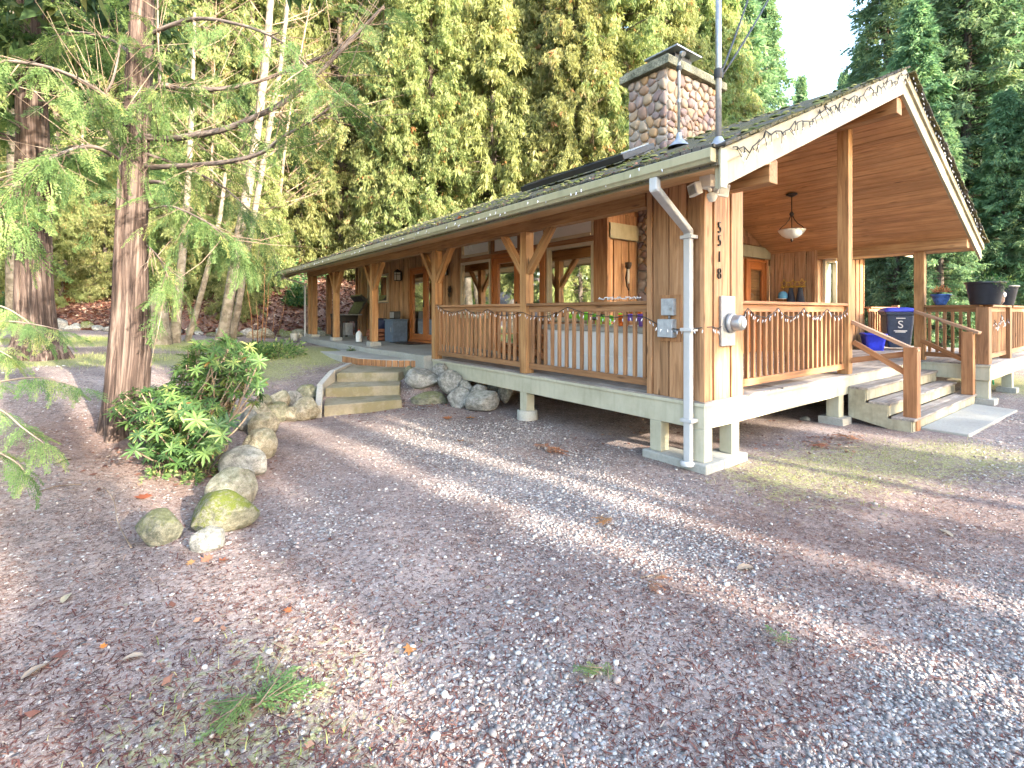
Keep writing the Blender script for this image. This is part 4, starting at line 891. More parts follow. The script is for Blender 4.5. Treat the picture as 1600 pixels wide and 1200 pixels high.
# --- house number, each digit screwed to the boards
def text_mesh(txt, size, depth=.008):
    cu = bpy.data.curves.new('t', 'FONT'); cu.body = txt; cu.size = size; cu.extrude = depth; cu.offset = -.004 if size < .2 else 0; cu.align_x = 'CENTER'; cu.align_y = 'CENTER'
    o = bpy.data.objects.new('t', cu); COL.objects.link(o); dg = bpy.context.evaluated_depsgraph_get(); me = bpy.data.meshes.new_from_object(o.evaluated_get(dg))
    bpy.data.objects.remove(o); return me
for ch, z in zip('5518', (2.545, 2.405, 2.235, 2.055)):
    o = link('house_digit', text_mesh(ch, .175), M['bronze'], house); o.rotation_euler = (PI / 2, 0, 0); o.location = Vector((4.925, CY - .012, z)) - Vector(house.location); o.scale = (.85, 1, 1)

# --- patio slab, brick edging and the curved concrete steps
pm = MB(); pm.prism([(4.50, 8.95), (6.42, 8.95), (6.42, 18.4), (4.50, 18.4), (4.42, 17), (4.40, 13.6), (4.36, 11.6), (4.45, 10.5)], .3, .78); patio = pm.build('concrete_patio', M['concrete_pale'], None, .015)
tag(patio, 'pale concrete patio slab under the left porch roof', 'patio')
pm = MB(); pm.prism([(3.72, 10.45), (4.05, 9.75), (4.62, 9.25), (4.62, 13.3), (3.55, 13.3), (3.60, 12.0)], .3, .665); st_ = pm.build('patio_step', M['concrete_pale'], None, .015); tag(st_, 'low concrete landing with brick edged front above the steps', 'landing')
bk = MB(); q = random.Random(3); pp = [(3.66, 11.3), (3.72, 10.45), (4.05, 9.75), (4.62, 9.22)]
for a, b in zip(pp[:-1], pp[1:]):
    a, b = Vector((*a, 0)), Vector((*b, 0)); d = (b - a).normalized(); n = Vector((d.y, -d.x, 0)); k = max(1, int((b - a).length / .125))
    for i in range(k): bk.obox(a.lerp(b, (i + .5) / k) - n * -.01 * -1 + Vector((0, 0, .585)), (d, n, Vector((0, 0, 1))), ((b - a).length / k / 2 - .012, .035, .066))
bk.build('brick_edging', M['trimwood'], st_, .004)
cs = thing('concrete_steps', 'mossy concrete steps with a pale kerb between the stone border and the dry wall', 'steps', (2.9, 8.1, 0))
for z, poly in ((.170, [(2.31, 8.05), (3.53, 7.83), (3.78, 8.5), (3.2, 9.6), (2.55, 8.8)]), (.340, [(2.54, 8.78), (3.70, 8.30), (4.0, 8.9), (3.4, 9.9), (2.9, 9.45)]), (.510, [(2.92, 9.38), (3.90, 8.80), (4.55, 9.2), (3.80, 10.4), (3.62, 10.6)])):
    MB().prism(poly, z - .30, z).build('step', M['concrete'], cs, .014)
m = MB()
for (a, za), (b, zb) in zip([((2.22, 8.02), .19), ((2.46, 8.8), .40), ((2.86, 9.45), .545)], [((2.46, 8.8), .40), ((2.86, 9.45), .545), ((3.55, 10.5), .56)]): m.bar((*a, za - .16), (*b, zb - .16), .10, .34)
m.build('kerb', M['concrete_pale'], cs, .012)
# ---------------------------------------------------------------- fixtures and loose things
def rect_panel(mb, c, ax, hs, mi=0): mb.obox(c, ax, hs, mi)
# wall lanterns
def lantern(x, y, z, label):
    t = thing('wall_lantern', label, 'lantern', (x, y, z), 'lanterns beside the patio doors')
    MB().box(x - .03, x, y - .06, y + .06, z - .14, z + .14).build('back_plate', M['black'], t, .004)
    m = MB(); cx = x - .12; m.box(cx - .085, cx + .085, y - .085, y + .085, z + .11, z + .135); m.lathe([(.10, .135), (.03, .20), (.0, .215)], (cx, y, z), 4 * 4); m.box(cx - .08, cx + .08, y - .08, y + .08, z - .15, z - .13)
    for a in (-1, 1):
        for b in (-1, 1): m.box(cx + a * .074 - .007, cx + a * .074 + .007, y + b * .074 - .007, y + b * .074 + .007, z - .13, z + .11)
    m.box(cx - .082, cx - .076, y - .074, y + .074, z + .03, z + .042); m.box(cx - .074, cx + .074, y - .082, y - .076, z + .03, z + .042); m.bar((x - .01, y, z + .16), (cx, y, z + .16), .02, .02)
    m.build('cage', M['black'], t, .002); MB().box(cx - .066, cx + .066, y - .066, y + .066, z - .128, z + .108).build('lamp_glass', M['frost'], t)
lantern(XW - .03, 14.12, 2.74, 'black wall lantern between the sliding window and the patio door'); lantern(XW - .03, 11.30, 2.74, 'black wall lantern to the right of the patio door behind a post')
# pendant lamp
px_, py_ = 10.0, 4.4; pz = zceil(px_)
t = thing('pendant_lamp', 'pendant lamp with a white glass bowl hanging from the plank ceiling', 'lamp', (px_, py_, pz))
MB().lathe([(.0, 0), (.10, -.0), (.10, -.02), (.03, -.055), (.0, -.06)], (px_, py_, pz - .0), 20).build('ceiling_rose', M['bronze'], t)
m = MB(); m.tube([(px_, py_, pz - .05), (px_, py_, 3.50)], .010, 8); m.lathe([(.012, .06), (.035, .03), (.04, .0), (.02, -.04)], (px_, py_, 3.52), 12)
for k in range(3):
    a = 2 * PI * k / 3 + .4; pts = [(px_ + math.cos(a) * r, py_ + math.sin(a) * r, z) for r, z in ((.02, 3.50), (.05, 3.42), (.12, 3.33), (.20, 3.27), (.235, 3.225))]; m.tube(pts, .008, 6)
m.tube([(px_, py_, 3.5), (px_, py_, 3.03)], .007, 6); m.lathe([(.0, -.05), (.02, -.03), (.028, 0), (.012, .03)], (px_, py_, 3.04), 12); m.build('lamp_frame', M['bronze'], t)
MB().lathe([(.015, 3.055), (.10, 3.075), (.175, 3.125), (.225, 3.19), (.24, 3.225), (.232, 3.228), (.215, 3.19), (.165, 3.135), (.09, 3.085), (.0, 3.068)], (px_, py_, 0), 28).build('lamp_bowl', M['frost'], t)
# floodlight under the soffit
fx, fy, fz = 4.42, 2.72, 2.84
t = thing('floodlight', 'twin head white floodlight fixed under the porch corner eave', 'floodlight', (fx, fy, fz))
m = MB(); m.box(fx - .06, fx + .06, fy - .06, fy + .06, fz + .02, fz + .14); m.tube([(fx, fy, fz + .03), (fx, fy - .03, fz - .02)], .02, 8); m.build('mount', M['white'], t, .006)
for k, (dx, dy, az) in enumerate(((-.13, .06, 2.6), (.10, -.08, 4.6))):
    c = Vector((fx + dx, fy + dy, fz - .0)); n = Vector((math.cos(az), math.sin(az), -.25)).normalized(); s = n.cross(Vector((0, 0, 1))).normalized(); u = s.cross(n)
    h = MB().obox(c, (s, n, u), (.085, .03, .06)).tube([(fx, fy, fz + .03), c], .012, 6).build('lamp_head', M['white'], t, .006); MB().obox(c + n * .032, (s, n, u), (.065, .004, .042)).build('lens', M['meter'], h)
c = Vector((fx + .02, fy - .03, fz - .07)); MB().lathe([(.0, -.05), (.03, -.04), (.05, 0), (.05, .03), (.0, .05)], c, 14).build('sensor', M['white'], t)
# electricity meter on its plate
ex, ez = 5.07, 1.555
t = thing('electric_meter', 'round glass electricity meter on a tall steel plate beside the house number', 'meter', (ex, CY, ez))
MB().box(ex - .135, ex + .135, CY - .034, CY - .0, ez - .27, ez + .27).build('meter_plate', M['steel'], t, .008)
MY = Matrix.Rotation(PI / 2, 4, 'X')
def lathe_y(prof, c, n=28):
    m = MB(); m.lathe(prof, (0, 0, 0), n); MM = Matrix.Translation(c) @ MY; m.v = [tuple(MM @ Vector(v)) for v in m.v]; return m
c = Vector((ex + .03, CY - .034, ez - .02)); lathe_y([(.0, .0), (.10, .0), (.11, .02), (.10, .045), (.09, .05)], c).build('meter_ring', M['meter'], t); lathe_y([(.086, .05), (.084, .12), (.07, .145), (.0, .15)], c).build('meter_dome', M['steel'], t); lathe_y([(.0, .152), (.05, .152), (.045, .158), (.0, .159)], c).build('meter_dial', M['white'], t)
# two grey boxes on the side of the pier
t = thing('junction_box', 'upper grey electric box with a latch on the cedar pier', 'electric box', (CX, 3.30, 1.7), 'grey boxes on the pier'); x = CX - .012
MB().box(x - .055, x, 3.235, 3.395, 1.615, 1.80).build('case', M['box_grey'], t, .006); MB().box(x - .062, x - .055, 3.24, 3.39, 1.62, 1.795).build('cover', M['box_grey'], t, .003); MB().box(x - .074, x - .062, 3.25, 3.275, 1.67, 1.70).build('latch', M['steel'], t)
t = thing('junction_box', 'lower grey electric box with a round lock on the cedar pier', 'electric box', (CX, 3.30, 1.45), 'grey boxes on the pier')
MB().box(x - .085, x, 3.23, 3.42, 1.375, 1.575).build('case', M['box_grey'], t, .008); MB().box(x - .092, x - .085, 3.235, 3.415, 1.38, 1.57).build('cover', M['box_grey'], t, .003); MB().tube([(x - .05, 3.23, 1.45), (x - .05, 3.19, 1.45)], .022, 10).build('lock', M['steel'], t)
m = MB(); m.box(x - .004, x + .012, 3.18, 3.45, 1.33, 1.84); m.build('backing_board', M['trimwood'], house, .003); MB().tube([(x - .02, 3.31, 1.614), (x - .02, 3.31, 1.577)], .012, 8).build('conduit', M['steel'], house)

# string lights: a cable and its little bulbs
q = random.Random(21)
def string_lights(label, pts, drop, step=.11, sway=.03, bulb=.0065, group='strings of white lights on the house'):
    t = thing('string_lights', label, 'string lights', pts[0], group); c = MB(); b = MB(); path = []
    for a, e in zip(pts[:-1], pts[1:]):
        a, e = Vector(a), Vector(e); k = max(2, int((e - a).length / step))
        for i in range(k):
            u = i / k; p = a.lerp(e, u) + Vector((q.uniform(-1, 1), q.uniform(-1, 1), 0)) * sway * .4 + Vector((0, 0, q.uniform(-1, .4) * sway)); path.append(p)
    path.append(Vector(pts[-1])); c.tube(path, .0055, 5)
    for p in path[1:-1]:
        l = drop * q.uniform(.5, 1.3); d = Vector((q.uniform(-.5, .5), q.uniform(-.5, .5), -1)).normalized()
        c.tube([p, p + d * l * .7], .003, 4); e = p + d * l * .7
        b.tube([e, e + d * .012, e + d * .032, e + d * .040], [bulb * .6, bulb, bulb * .7, .001], 6)
    c.build('cord', M['rubber'], t); o = b.build('bulbs', M['bulb'], t)
    o['kind'] = 'stuff'
gz = 2.99
string_lights('string of white lights trailing along the mossy left gutter', [(XE - .10, YF + .1 + k * .8, gz - (.0 if k % 2 else .02)) for k in range(20)], .07, .075, .03)
string_lights('tangled icicle lights draped over the left rake of the gable', [(XE + .1 + k * .3, YF - .035, ztop(XE + .1 + k * .3) - .03 - (.07 if k % 2 else 0)) for k in range(16)], .10, .055, .05)
string_lights('string of white lights down the right rake of the gable', [(XG + .1 + k * .4, YF - .035, ztop(XG + .1 + k * .4) + .02) for k in range(12)], .05, .08, .03)
def swag(a, b, sag, n): return [tuple(Vector(a).lerp(Vector(b), i / n) - Vector((0, 0, sag * 4 * (i / n) * (1 - i / n)))) for i in range(n)]
xx = CX - .012
pts = [(xx + .02, 8.72, 1.80)] + swag((xx, 8.6, 1.76), (xx, 7.6, 1.72), .09, 6) + swag((xx, 7.6, 1.72), (xx, 6.9, 1.70), .08, 5) + swag((xx, 6.9, 1.70), (xx - .01, 5.95, 1.66), .08, 5) + swag((xx - .02, 5.95, 1.66), (xx, 4.95, 1.72), .10, 6) + swag((xx, 4.95, 1.72), (xx - .02, 3.64, 1.64), .08, 6) + swag((xx - .09, 3.6, 1.60), (xx - .07, CY - .05, 1.50), .07, 6) + swag((xx + .1, CY - .04, 1.50), (4.98, CY - .05, 1.54), .03, 3)
string_lights('string of white lights swagged along the left porch rail and round the pier', pts, .045, .10, .012)
yy = CY - .012; pts = [(5.25, yy - .03, 1.54), (5.45, yy, 1.64)]
for k in range(4): pts += swag((5.5 + k * .72, yy, 1.70), (6.22 + k * .72, yy, 1.70), .11, 5)
string_lights('string of white lights looped along the front porch rail', pts + [(8.40, yy, 1.72)], .045, .09, .012)
pts = []
for k in range(2): pts += swag((12.35 + k * .7, 1.955, 1.52 + .1 * k), (13.05 + k * .7, 1.955, 1.60), .16, 6)
string_lights('short tangle of white lights on the rail at the right corner', pts, .05, .05, .03)
m = MB(); q2 = random.Random(3); pts = [(CX + .05 + q2.uniform(-.04, .04), 3.75 + i * .014, RZ + .025 + q2.uniform(0, .03)) for i in range(50)]; m.tube(pts, .008, 5)
o = m.build('light_bundle', M['bulb']); tag(o, 'clump of white lights heaped on the rail next to the pier', 'string lights')

# coat rack of three stars and what hangs on it
hx = 12.05 - .035
t = thing('coat_rack', 'yellow metal coat rack of three stars on the porch wall', 'coat rack', (hx, 5.25, 2.3))
m = MB(); m.box(hx - .012, hx, 4.98, 5.53, 2.215, 2.24)
for k in range(3):
    yc, zc = 5.06 + k * .195, 2.31; pr = [(yc + (.095 if i % 2 == 0 else .042) * math.sin(i * PI / 5), zc + (.095 if i % 2 == 0 else .042) * math.cos(i * PI / 5)) for i in range(10)]
    m.tube([(hx - .015, a, b) for a, b in pr + pr[:1]], .010, 6); m.tube([(hx - .01, yc, 2.22), (hx - .06, yc, 2.19), (hx - .07, yc, 2.22)], .007, 6)
for k in range(2): m.tube([(hx - .015, 5.06 + k * .195 + .05 + .047 * (1 - math.cos(a)), 2.30 + .04 * math.sin(a)) for a in np.linspace(0, PI, 7)], .006, 5)
m.build('stars', M['gold'], t)
def draped(name, label, cat, yc, w, z0, z1, mat, seed):
    q = random.Random(seed); n = 14; rows = 8; m = MB(); vs = []; 
    for r_ in range(rows):
        f = r_ / (rows - 1); z = z1 + (z0 - z1) * f; ww = w * (.35 + .65 * min(1, f * 1.8))
        for k in range(n):
            a = 2 * PI * k / n; fold = 1 + .22 * math.sin(a * 4 + seed) * f; vs.append((hx - .10 - .06 * math.cos(a) * fold, yc + ww / 2 * math.sin(a) * fold, z))
    fs = [(i * n + k, i * n + (k + 1) % n, (i + 1) * n + (k + 1) % n, (i + 1) * n + k) for i in range(rows - 1) for k in range(n)] + [tuple(range(n))]
    m._add(vs, vs, fs, 0, .5, True); tag(m.build(name, M[mat]), label, cat)
draped('jacket', 'dark jacket hanging from the right star hook', 'jacket', 5.06, .22, 1.45, 2.2, 'cloth', 1); draped('coat', 'dark coat hanging from the middle star hook', 'coat', 5.26, .2, 1.5, 2.2, 'cloth', 2)
t = thing('cap', 'pale blue cap hanging from the left star hook', 'cap', (hx - .14, 5.42, 2.0)); m = MB(); m.lathe([(.10, -.06), (.105, 0), (.09, .06), (.05, .10), (0, .115)], (hx - .14, 5.42, 2.02), 18); m.build('crown', M['cap_blue'], t); m = MB(); m.prism([(.10 * math.cos(a) , .16 * math.sin(a)) for a in np.linspace(0, PI, 10)], -.006, .006, 0, None, Matrix.Translation((hx - .17, 5.44, 1.955)) @ Matrix.Rotation(2.2, 4, 'Z')); m.build('brim', M['white'], t)

# wall ornaments
t = thing('candle_sconce', 'dark metal candle sconce on the sunlit porch wall beside the chimney stone', 'sconce', (6.80, 5.77, 2.3)); m = MB(); y = YE - .03
m.lathe([(.03, -.06), (.055, .0), (.06, .05), (.05, .055)], (6.80, y - .07, 2.46), 14); m.tube([(6.80, y, 2.45), (6.80, y - .05, 2.40), (6.795, y - .02, 2.25), (6.81, y - .03, 2.1), (6.84, y - .05, 2.03), (6.80, y - .06, 2.04)], [.012, .012, .016, .013, .012, .009], 8); m.build('holder', M['bronze'], t); MB().tube([(6.80, y - .07, 2.40), (6.80, y - .07, 2.15)], .018, 8).build('glass_tube', M['frost'], t)
t = thing('metal_flower', 'dark metal flower ornament on the wall right of the second lantern', 'ornament', (XW - .05, 11.1, 2.15)); m = MB(); x = XW - .06
for k in range(7):
    a = 2 * PI * k / 7; m.prism([(.0, -.012), (.07, -.035), (.11, 0), (.07, .035), (0, .012)], -.004, .004, 0, None, Matrix.Translation((x, 11.1, 2.22)) @ Matrix.Rotation(PI / 2, 4, 'Y') @ Matrix.Rotation(a, 4, 'Z'))
m.build('petals', M['bronze'], t); m = MB(); m.tube([(x, 11.1, 2.2), (x, 11.08, 2.05), (x, 11.12, 1.9)], .008, 6); m.prism([(.0, -.02), (.09, -.04), (.14, 0), (.09, .04), (0, .02)], -.004, .004, 0, None, Matrix.Translation((x, 11.09, 2.03)) @ Matrix.Rotation(PI / 2, 4, 'Y') @ Matrix.Rotation(2.4, 4, 'Z')); m.build('stem', M['bronze'], t)

# wheelie bin with its S mark
bx, by = 15.0, 4.12; ca = -.62
t = thing('wheelie_bin', 'charcoal wheelie bin with a blue lid and a white S on its front', 'bin', (bx, by, DZ)); Mb = Matrix.Translation((bx, by, DZ)) @ Matrix.Rotation(PI + .50, 4, 'Z')
def loft(mb, secs, M_, mi=0, cap=True):
    n = len(secs[0]); vs = [M_ @ Vector(p) for s in secs for p in s]; fs = [(i * n + k, i * n + (k + 1) % n, (i + 1) * n + (k + 1) % n, (i + 1) * n + k) for i in range(len(secs) - 1) for k in range(n)]
    if cap: fs += [tuple(range(n))[::-1], tuple((len(secs) - 1) * n + k for k in range(n))]
    mb._add(vs, vs, fs, mi, .5)
def rrect(hx_, hy_, z, r=.05, cx=0, cy=0):
    return [(cx + sx * (hx_ - r) + r * math.cos(a), cy + sy * (hy_ - r) + r * math.sin(a), z) for sx, sy, a0 in ((1, 1, 0), (-1, 1, PI / 2), (-1, -1, PI), (1, -1, 1.5 * PI)) for a in np.linspace(a0, a0 + PI / 2, 4)]
m = MB(); loft(m, [rrect(.24, .22, .06), rrect(.25, .23, .12), rrect(.33, .28, .86), rrect(.36, .31, .87), rrect(.36, .31, .93)], Mb); m.build('body', M['bin_grey'], t, .008)
m = MB(); loft(m, [rrect(.38, .33, .932, .06), rrect(.38, .33, .955, .06), rrect(.32, .28, 1.02, .08), rrect(.2, .18, 1.045, .08)], Mb); loft(m, [rrect(.05, .26, .95, .02, -.40), rrect(.05, .26, 1.0, .02, -.40)], Mb); m.build('lid', M['bin_blue'], t, .006)
for s in (-1, 1):
    m = MB(); m.tube([Mb @ Vector((-.26, s * .24, .13)), Mb @ Vector((-.26, s * .29, .13))], .13, 22); w_ = m.build('wheel', M['black'], t, .008); MB().tube([Mb @ Vector((-.26, s * .285, .13)), Mb @ Vector((-.26, s * .297, .13))], .06, 16).build('rim', M['meter'], w_)
me = text_mesh('S', .26, .004); o = link('emblem', me, M['white'], t); fr = Mb.to_3x3()
nrm = (fr @ Vector((1, 0, -.09))).normalized(); sx = (fr @ Vector((0, 1, 0))).normalized(); up = nrm.cross(sx); mm = Matrix((sx, up, nrm)).transposed().to_4x4(); mm.translation = Mb @ Vector((.312, .0, .62)) - t.location; o.matrix_local = mm
m = MB(); [m.obox(Mb @ Vector((.318 + (z - .62) * .105, 0, z)), (sx, up, nrm), (wd, .011, .003)) for z, wd in ((.78, .09), (.475, .13), (.445, .10))]; m.build('lettering', M['white'], t)
t = thing('recycling_box', 'bright blue recycling box on the porch deck left of the bin', 'recycling box', (14.35, 4.5, DZ)); Mb = Matrix.Translation((14.36, 4.42, DZ)) @ Matrix.Rotation(.5, 4, 'Z'); m = MB(); loft(m, [rrect(.24, .17, .002), rrect(.29, .215, .36), rrect(.31, .235, .37), rrect(.31, .235, .41), rrect(.285, .21, .41), rrect(.235, .165, .03)], Mb, cap=False); loft(m, [rrect(.24, .17, .002), rrect(.24, .17, .03)], Mb); m.build('tub', M['blue_box'], t, .004); m = MB(); [m.box(14.2, 14.5, 4.3, 4.5, DZ + .1 + i * .05, DZ + .13 + i * .05) for i in range(3)]; m.build('paper', M['white'], t)

# pots on the rails
def leaves_ball(mb, c, r, n, L, q, hang=0, w=.3):
    for _ in range(n):
        d = Vector((q.gauss(0, 1), q.gauss(0, 1), abs(q.gauss(0, .8)))).normalized(); p = Vector(c) + d * r * q.uniform(.2, 1); e = (d + Vector((q.uniform(-.5, .5), q.uniform(-.5, .5), q.uniform(-.2, .4) - hang))).normalized(); s = e.orthogonal().normalized() * L * w
        s = s.cross(e) * .6 + s * q.choice((-1, 1)); l = L * q.uniform(.6, 1.2); mb._add([p, p + e * l * .5 + s * .5, p + e * l, p + e * l * .5 - s * .5], [(0, 0, 0)] * 4, [(0, 1, 2, 3)], 0, q.random())
q = random.Random(31)
c = (12.18, 2.66, RZ); t = thing('flower_pot', 'blue glazed pot with a dry orange plant on the porch rail', 'flower pot', c); MB().lathe([(.0, 0), (.075, .0), (.085, .02), (.125, .11), (.145, .18), (.16, .185), (.16, .205), (.14, .205), (.12, .16), (0, .15)], c, 26).build('pot', M['glaze'], t); m = MB(); leaves_ball(m, (c[0], c[1], c[2] + .24), .13, 260, .05, q); m.build('plant', M['dead_leaf'], t)
c = (12.16, 2.04, RZ); t = thing('planter', 'large black tub planter with trailing plants on the corner post', 'planter', c); MB().lathe([(.0, 0), (.20, 0), (.265, .37), (.285, .375), (.285, .41), (.25, .41), (.24, .36), (0, .35)], c, 36).build('tub', M['plant_black'], t, .004); m = MB(); leaves_ball(m, (c[0], c[1], c[2] + .37), .25, 260, .07, q, .2)
for k in range(34):
    a = q.uniform(-2.9, .2); r_ = .28; 
    for j in range(7): leaves_ball(m, (c[0] + r_ * math.cos(a), c[1] + r_ * math.sin(a), c[2] + .41 - j * .035 * q.random()), .03, 1, .045, q, 1.0)
m.build('plant', M['fern'], t)
c = (12.78, 2.04, RZ); t = thing('flower_pot', 'brown glazed pot with pale round motifs between the two black tubs', 'flower pot', c); MB().lathe([(.0, 0), (.12, 0), (.16, .06), (.175, .20), (.15, .29), (.17, .31), (.15, .31), (0, .27)], c, 28).build('pot', M['glaze_brown'], t)
m = MB()
for a in (-2.5, -1.8, -1.1): m.lathe([(0, 0), (.05, 0), (.045, .008), (0, .01)], (0, 0, 0), 14); n_ = 14 * 4; MM = Matrix.Translation((c[0] + .172 * math.cos(a), c[1] + .172 * math.sin(a), c[2] + .19)) @ Matrix.Rotation(a, 4, 'Z') @ Matrix.Rotation(PI / 2, 4, 'Y'); m.v[-n_:] = [tuple(MM @ Vector(v)) for v in m.v[-n_:]]
m.build('motif', M['white'], t); m = MB(); leaves_ball(m, (c[0], c[1], c[2] + .30), .17, 160, .06, q, .3); m.build('plant', M['fern'], t)
c = (13.45, 2.05, RZ); t = thing('planter', 'second black tub planter at the right edge of the porch rail', 'planter', c); MB().lathe([(.0, 0), (.20, 0), (.265, .34), (.285, .345), (.285, .38), (.25, .38), (.24, .33), (0, .32)], c, 36).build('tub', M['plant_black'], t, .004); m = MB(); leaves_ball(m, (c[0], c[1], c[2] + .34), .25, 260, .07, q, .1); m.build('plant', M['fern'], t)
# hose coil under the corner
m = MB(); pts = []; hc = Vector((13.05, 2.25, hz(13, 2.2) + .24))
for i in range(150): a = i * 2 * PI / 22; pts.append(hc + Vector((.17 * math.cos(a) + (i % 22) * .0, (i / 150 - .5) * .30, .20 * math.sin(a) + .02 * math.sin(i * 1.7))))
m.tube(pts, .013, 8); m.tube([pts[-1], pts[-1] + Vector((-.1, .1, -.22)), pts[-1] + Vector((-.5, -.1, -.25))], .013, 8); tag(m.build('garden_hose', M['hose']), 'coiled green garden hose under the right porch corner', 'hose')

# white chest behind the left rail and the toys on it
t = thing('storage_chest', 'long white panelled chest with a grey lid behind the left porch rail', 'chest', (5.5, 5.0, DZ)); m = MB(); xa, xb, ya, yb = 5.12, 5.95, 3.98, 5.98
m.box(xa, xb, ya, yb, DZ + .03, DZ + .66)
for k in range(7): m.box(xa - .012, xa, ya + .01 + k * .285, ya + .275 + k * .285, DZ + .05, DZ + .33); m.box(xa - .012, xa, ya + .01 + k * .285, ya + .275 + k * .285, DZ + .345, DZ + .655)
for k in range(3): m.box(xa + .02 + k * .28, xa + .27 + k * .28, ya - .012, ya, DZ + .05, DZ + .33); m.box(xa + .02 + k * .28, xa + .27 + k * .28, ya - .012, ya, DZ + .345, DZ + .655)
m.build('case', M['chest'], t, .008); MB().box(xa - .04, xb + .02, ya - .04, yb + .03, DZ + .661, DZ + .74).build('lid', M['chest_lid'], t, .018)
def toy(y, col, col2, label, s=1.0, rz=0, x=5.32):
    z = DZ + .74; t = thing('toy_blaster', label, 'toy', (x, y, z), 'bright plastic toys on the chest'); o = Matrix.Translation((x, y, z + .075 * s)) @ Matrix.Rotation(rz, 4, 'Z')
    def bx(m, a, b, c_, d, e, f): m.obox(o @ Vector(((a + b) / 2, (c_ + d) / 2, (e + f) / 2)), [(o.to_3x3() @ Vector(v)) for v in ((1, 0, 0), (0, 1, 0), (0, 0, 1))], ((b - a) / 2, (d - c_) / 2, (f - e) / 2))
    m = MB(); bx(m, -.035 * s, .035 * s, -.16 * s, .12 * s, -.01, .08 * s); bx(m, -.03 * s, .03 * s, -.22 * s, -.15 * s, -.075 * s, .06 * s); bx(m, -.03 * s, .03 * s, -.07 * s, -.02 * s, -.075 * s, .0); m.build('body', M[col], t, .012)
    m = MB(); m.tube([o @ Vector((0, .12 * s, .04 * s)), o @ Vector((0, .26 * s, .04 * s)), o @ Vector((0, .27 * s, .04 * s))], [.028 * s, .028 * s, .036 * s], 12); m.tube([o @ Vector((0, -.05 * s, .085 * s)), o @ Vector((0, .09 * s, .085 * s))], .022 * s, 10); m.build('barrel', M[col2], t)
toy(5.25, 'lime', 'lime', 'lime green plastic toy on the white chest, nearest the porch post', 1.1, .2); toy(4.98, 'lime', 'black', 'lime and black plastic toy in the middle of the white chest', .9, 1.0, 5.45); toy(4.62, 'orange', 'lime', 'orange plastic toy with a green barrel on the white chest', 1.0, -.4); toy(4.3, 'purple', 'orange', 'purple plastic toy with an orange barrel on the white chest near the pier', 1.1, .3); toy(4.14, 'lime', 'purple', 'green plastic toy with a purple barrel at the pier end of the chest', .8, 1.2, 5.5)
# wooden porch chair
cx, cy = 5.55, 7.05; t = thing('porch_chair', 'low slatted wooden chair on the porch behind the left rail', 'chair', (cx, cy, DZ)); m = MB()
for k in range(6): m.bar((cx - .28, cy - .28 + k * .11, DZ + .36 - .0), (cx + .22, cy - .28 + k * .11, DZ + .27), .09, .02)
m.build('seat', M['newel'], t, .003); m = MB()
for k in range(6): m.bar((cx + .20, cy - .28 + k * .11, DZ + .25), (cx + .44, cy - .28 + k * .11, DZ + .82), .09, .02, (0, 1, 0))
m.build('backrest', M['newel'], t, .003)
for s in (-1, 1):
    m = MB(); m.bar((cx - .30, cy + s * .36, DZ), (cx - .30, cy + s * .36, DZ + .52), .09, .03); m.bar((cx + .42, cy + s * .34, DZ), (cx - .28, cy + s * .34, DZ + .36), .03, .10); m.build('leg', M['newel'], t, .003)
    m = MB(); m.bar((cx - .36, cy + s * .37, DZ + .535), (cx + .36, cy + s * .37, DZ + .53), .13, .025); m.build('armrest', M['newel'], t, .003)
# yellow and red toy near the front rail
tx, ty = 5.72, 3.42; t = thing('ride_on_toy', 'tall yellow and red plastic toy standing behind the front rail by the pier', 'toy', (tx, ty, DZ)); m = MB(); m.tube([(tx - .1, ty, DZ + .3), (tx - .08, ty, DZ + .62), (tx - .03, ty, DZ + .74), (tx + .07, ty, DZ + .76), (tx + .14, ty, DZ + .66), (tx + .18, ty, DZ + .15)], .038, 12); m.build('handle', M['yellow'], t); m = MB(); m.box(tx - .14, tx + .02, ty - .1, ty + .1, DZ + .24, DZ + .44); m.build('body', M['red'], t, .02); m = MB(); m.box(tx - .13, tx + .0, ty - .09, ty + .09, DZ + .02, DZ + .238); m.build('base', M['sky_plastic'], t, .02)
m = MB(); [m.tube([(tx + s * .12, ty - .12, DZ + .06), (tx + s * .12, ty + .12, DZ + .06)], .06, 14) for s in (-1, 1)]; m.build('wheels', M['purple'], t)

# things on the patio
SLZ = .78
bx, by = 5.5, 16.85; t = thing('barbecue', 'black barbecue with its lid tipped open on the patio', 'barbecue', (bx, by, SLZ)); m = MB(); m.prism([(-.26, .55), (.26, .55), (.32, .80), (-.32, .80)], -.52, .52, 0, None, Matrix.Translation((bx, by, SLZ)) @ Matrix(((1, 0, 0, 0), (0, 0, 1, 0), (0, 1, 0, 0), (0, 0, 0, 1)))); m.build('firebox', M['black'], t, .01)
m = MB(); m.prism([(.30, .80), (.36, .80), (.62, 1.28), (.42, 1.46), (.36, 1.40), (.52, 1.22)], -.52, .52, 0, None, Matrix.Translation((bx, by, SLZ)) @ Matrix(((1, 0, 0, 0), (0, 0, 1, 0), (0, 1, 0, 0), (0, 0, 0, 1)))); m.build('lid', M['black'], t, .01)
for a in (-1, 1):
    for b in (-1, 1): MB().box(bx + a * .24 - .035, bx + a * .24 + .035, by + b * .48 - .035, by + b * .48 + .035, SLZ, SLZ + .56).build('leg', M['black'], t, .004)
m = MB(); m.box(bx - .3, bx + .3, by - .9, by - .53, SLZ + .76, SLZ + .79); m.build('side_shelf', M['steel'], t, .004); m = MB(); m.box(bx - .10, bx + .14, by - .46, by - .16, SLZ + .1, SLZ + .5); m.build('cabinet', M['meter'], t, .01)
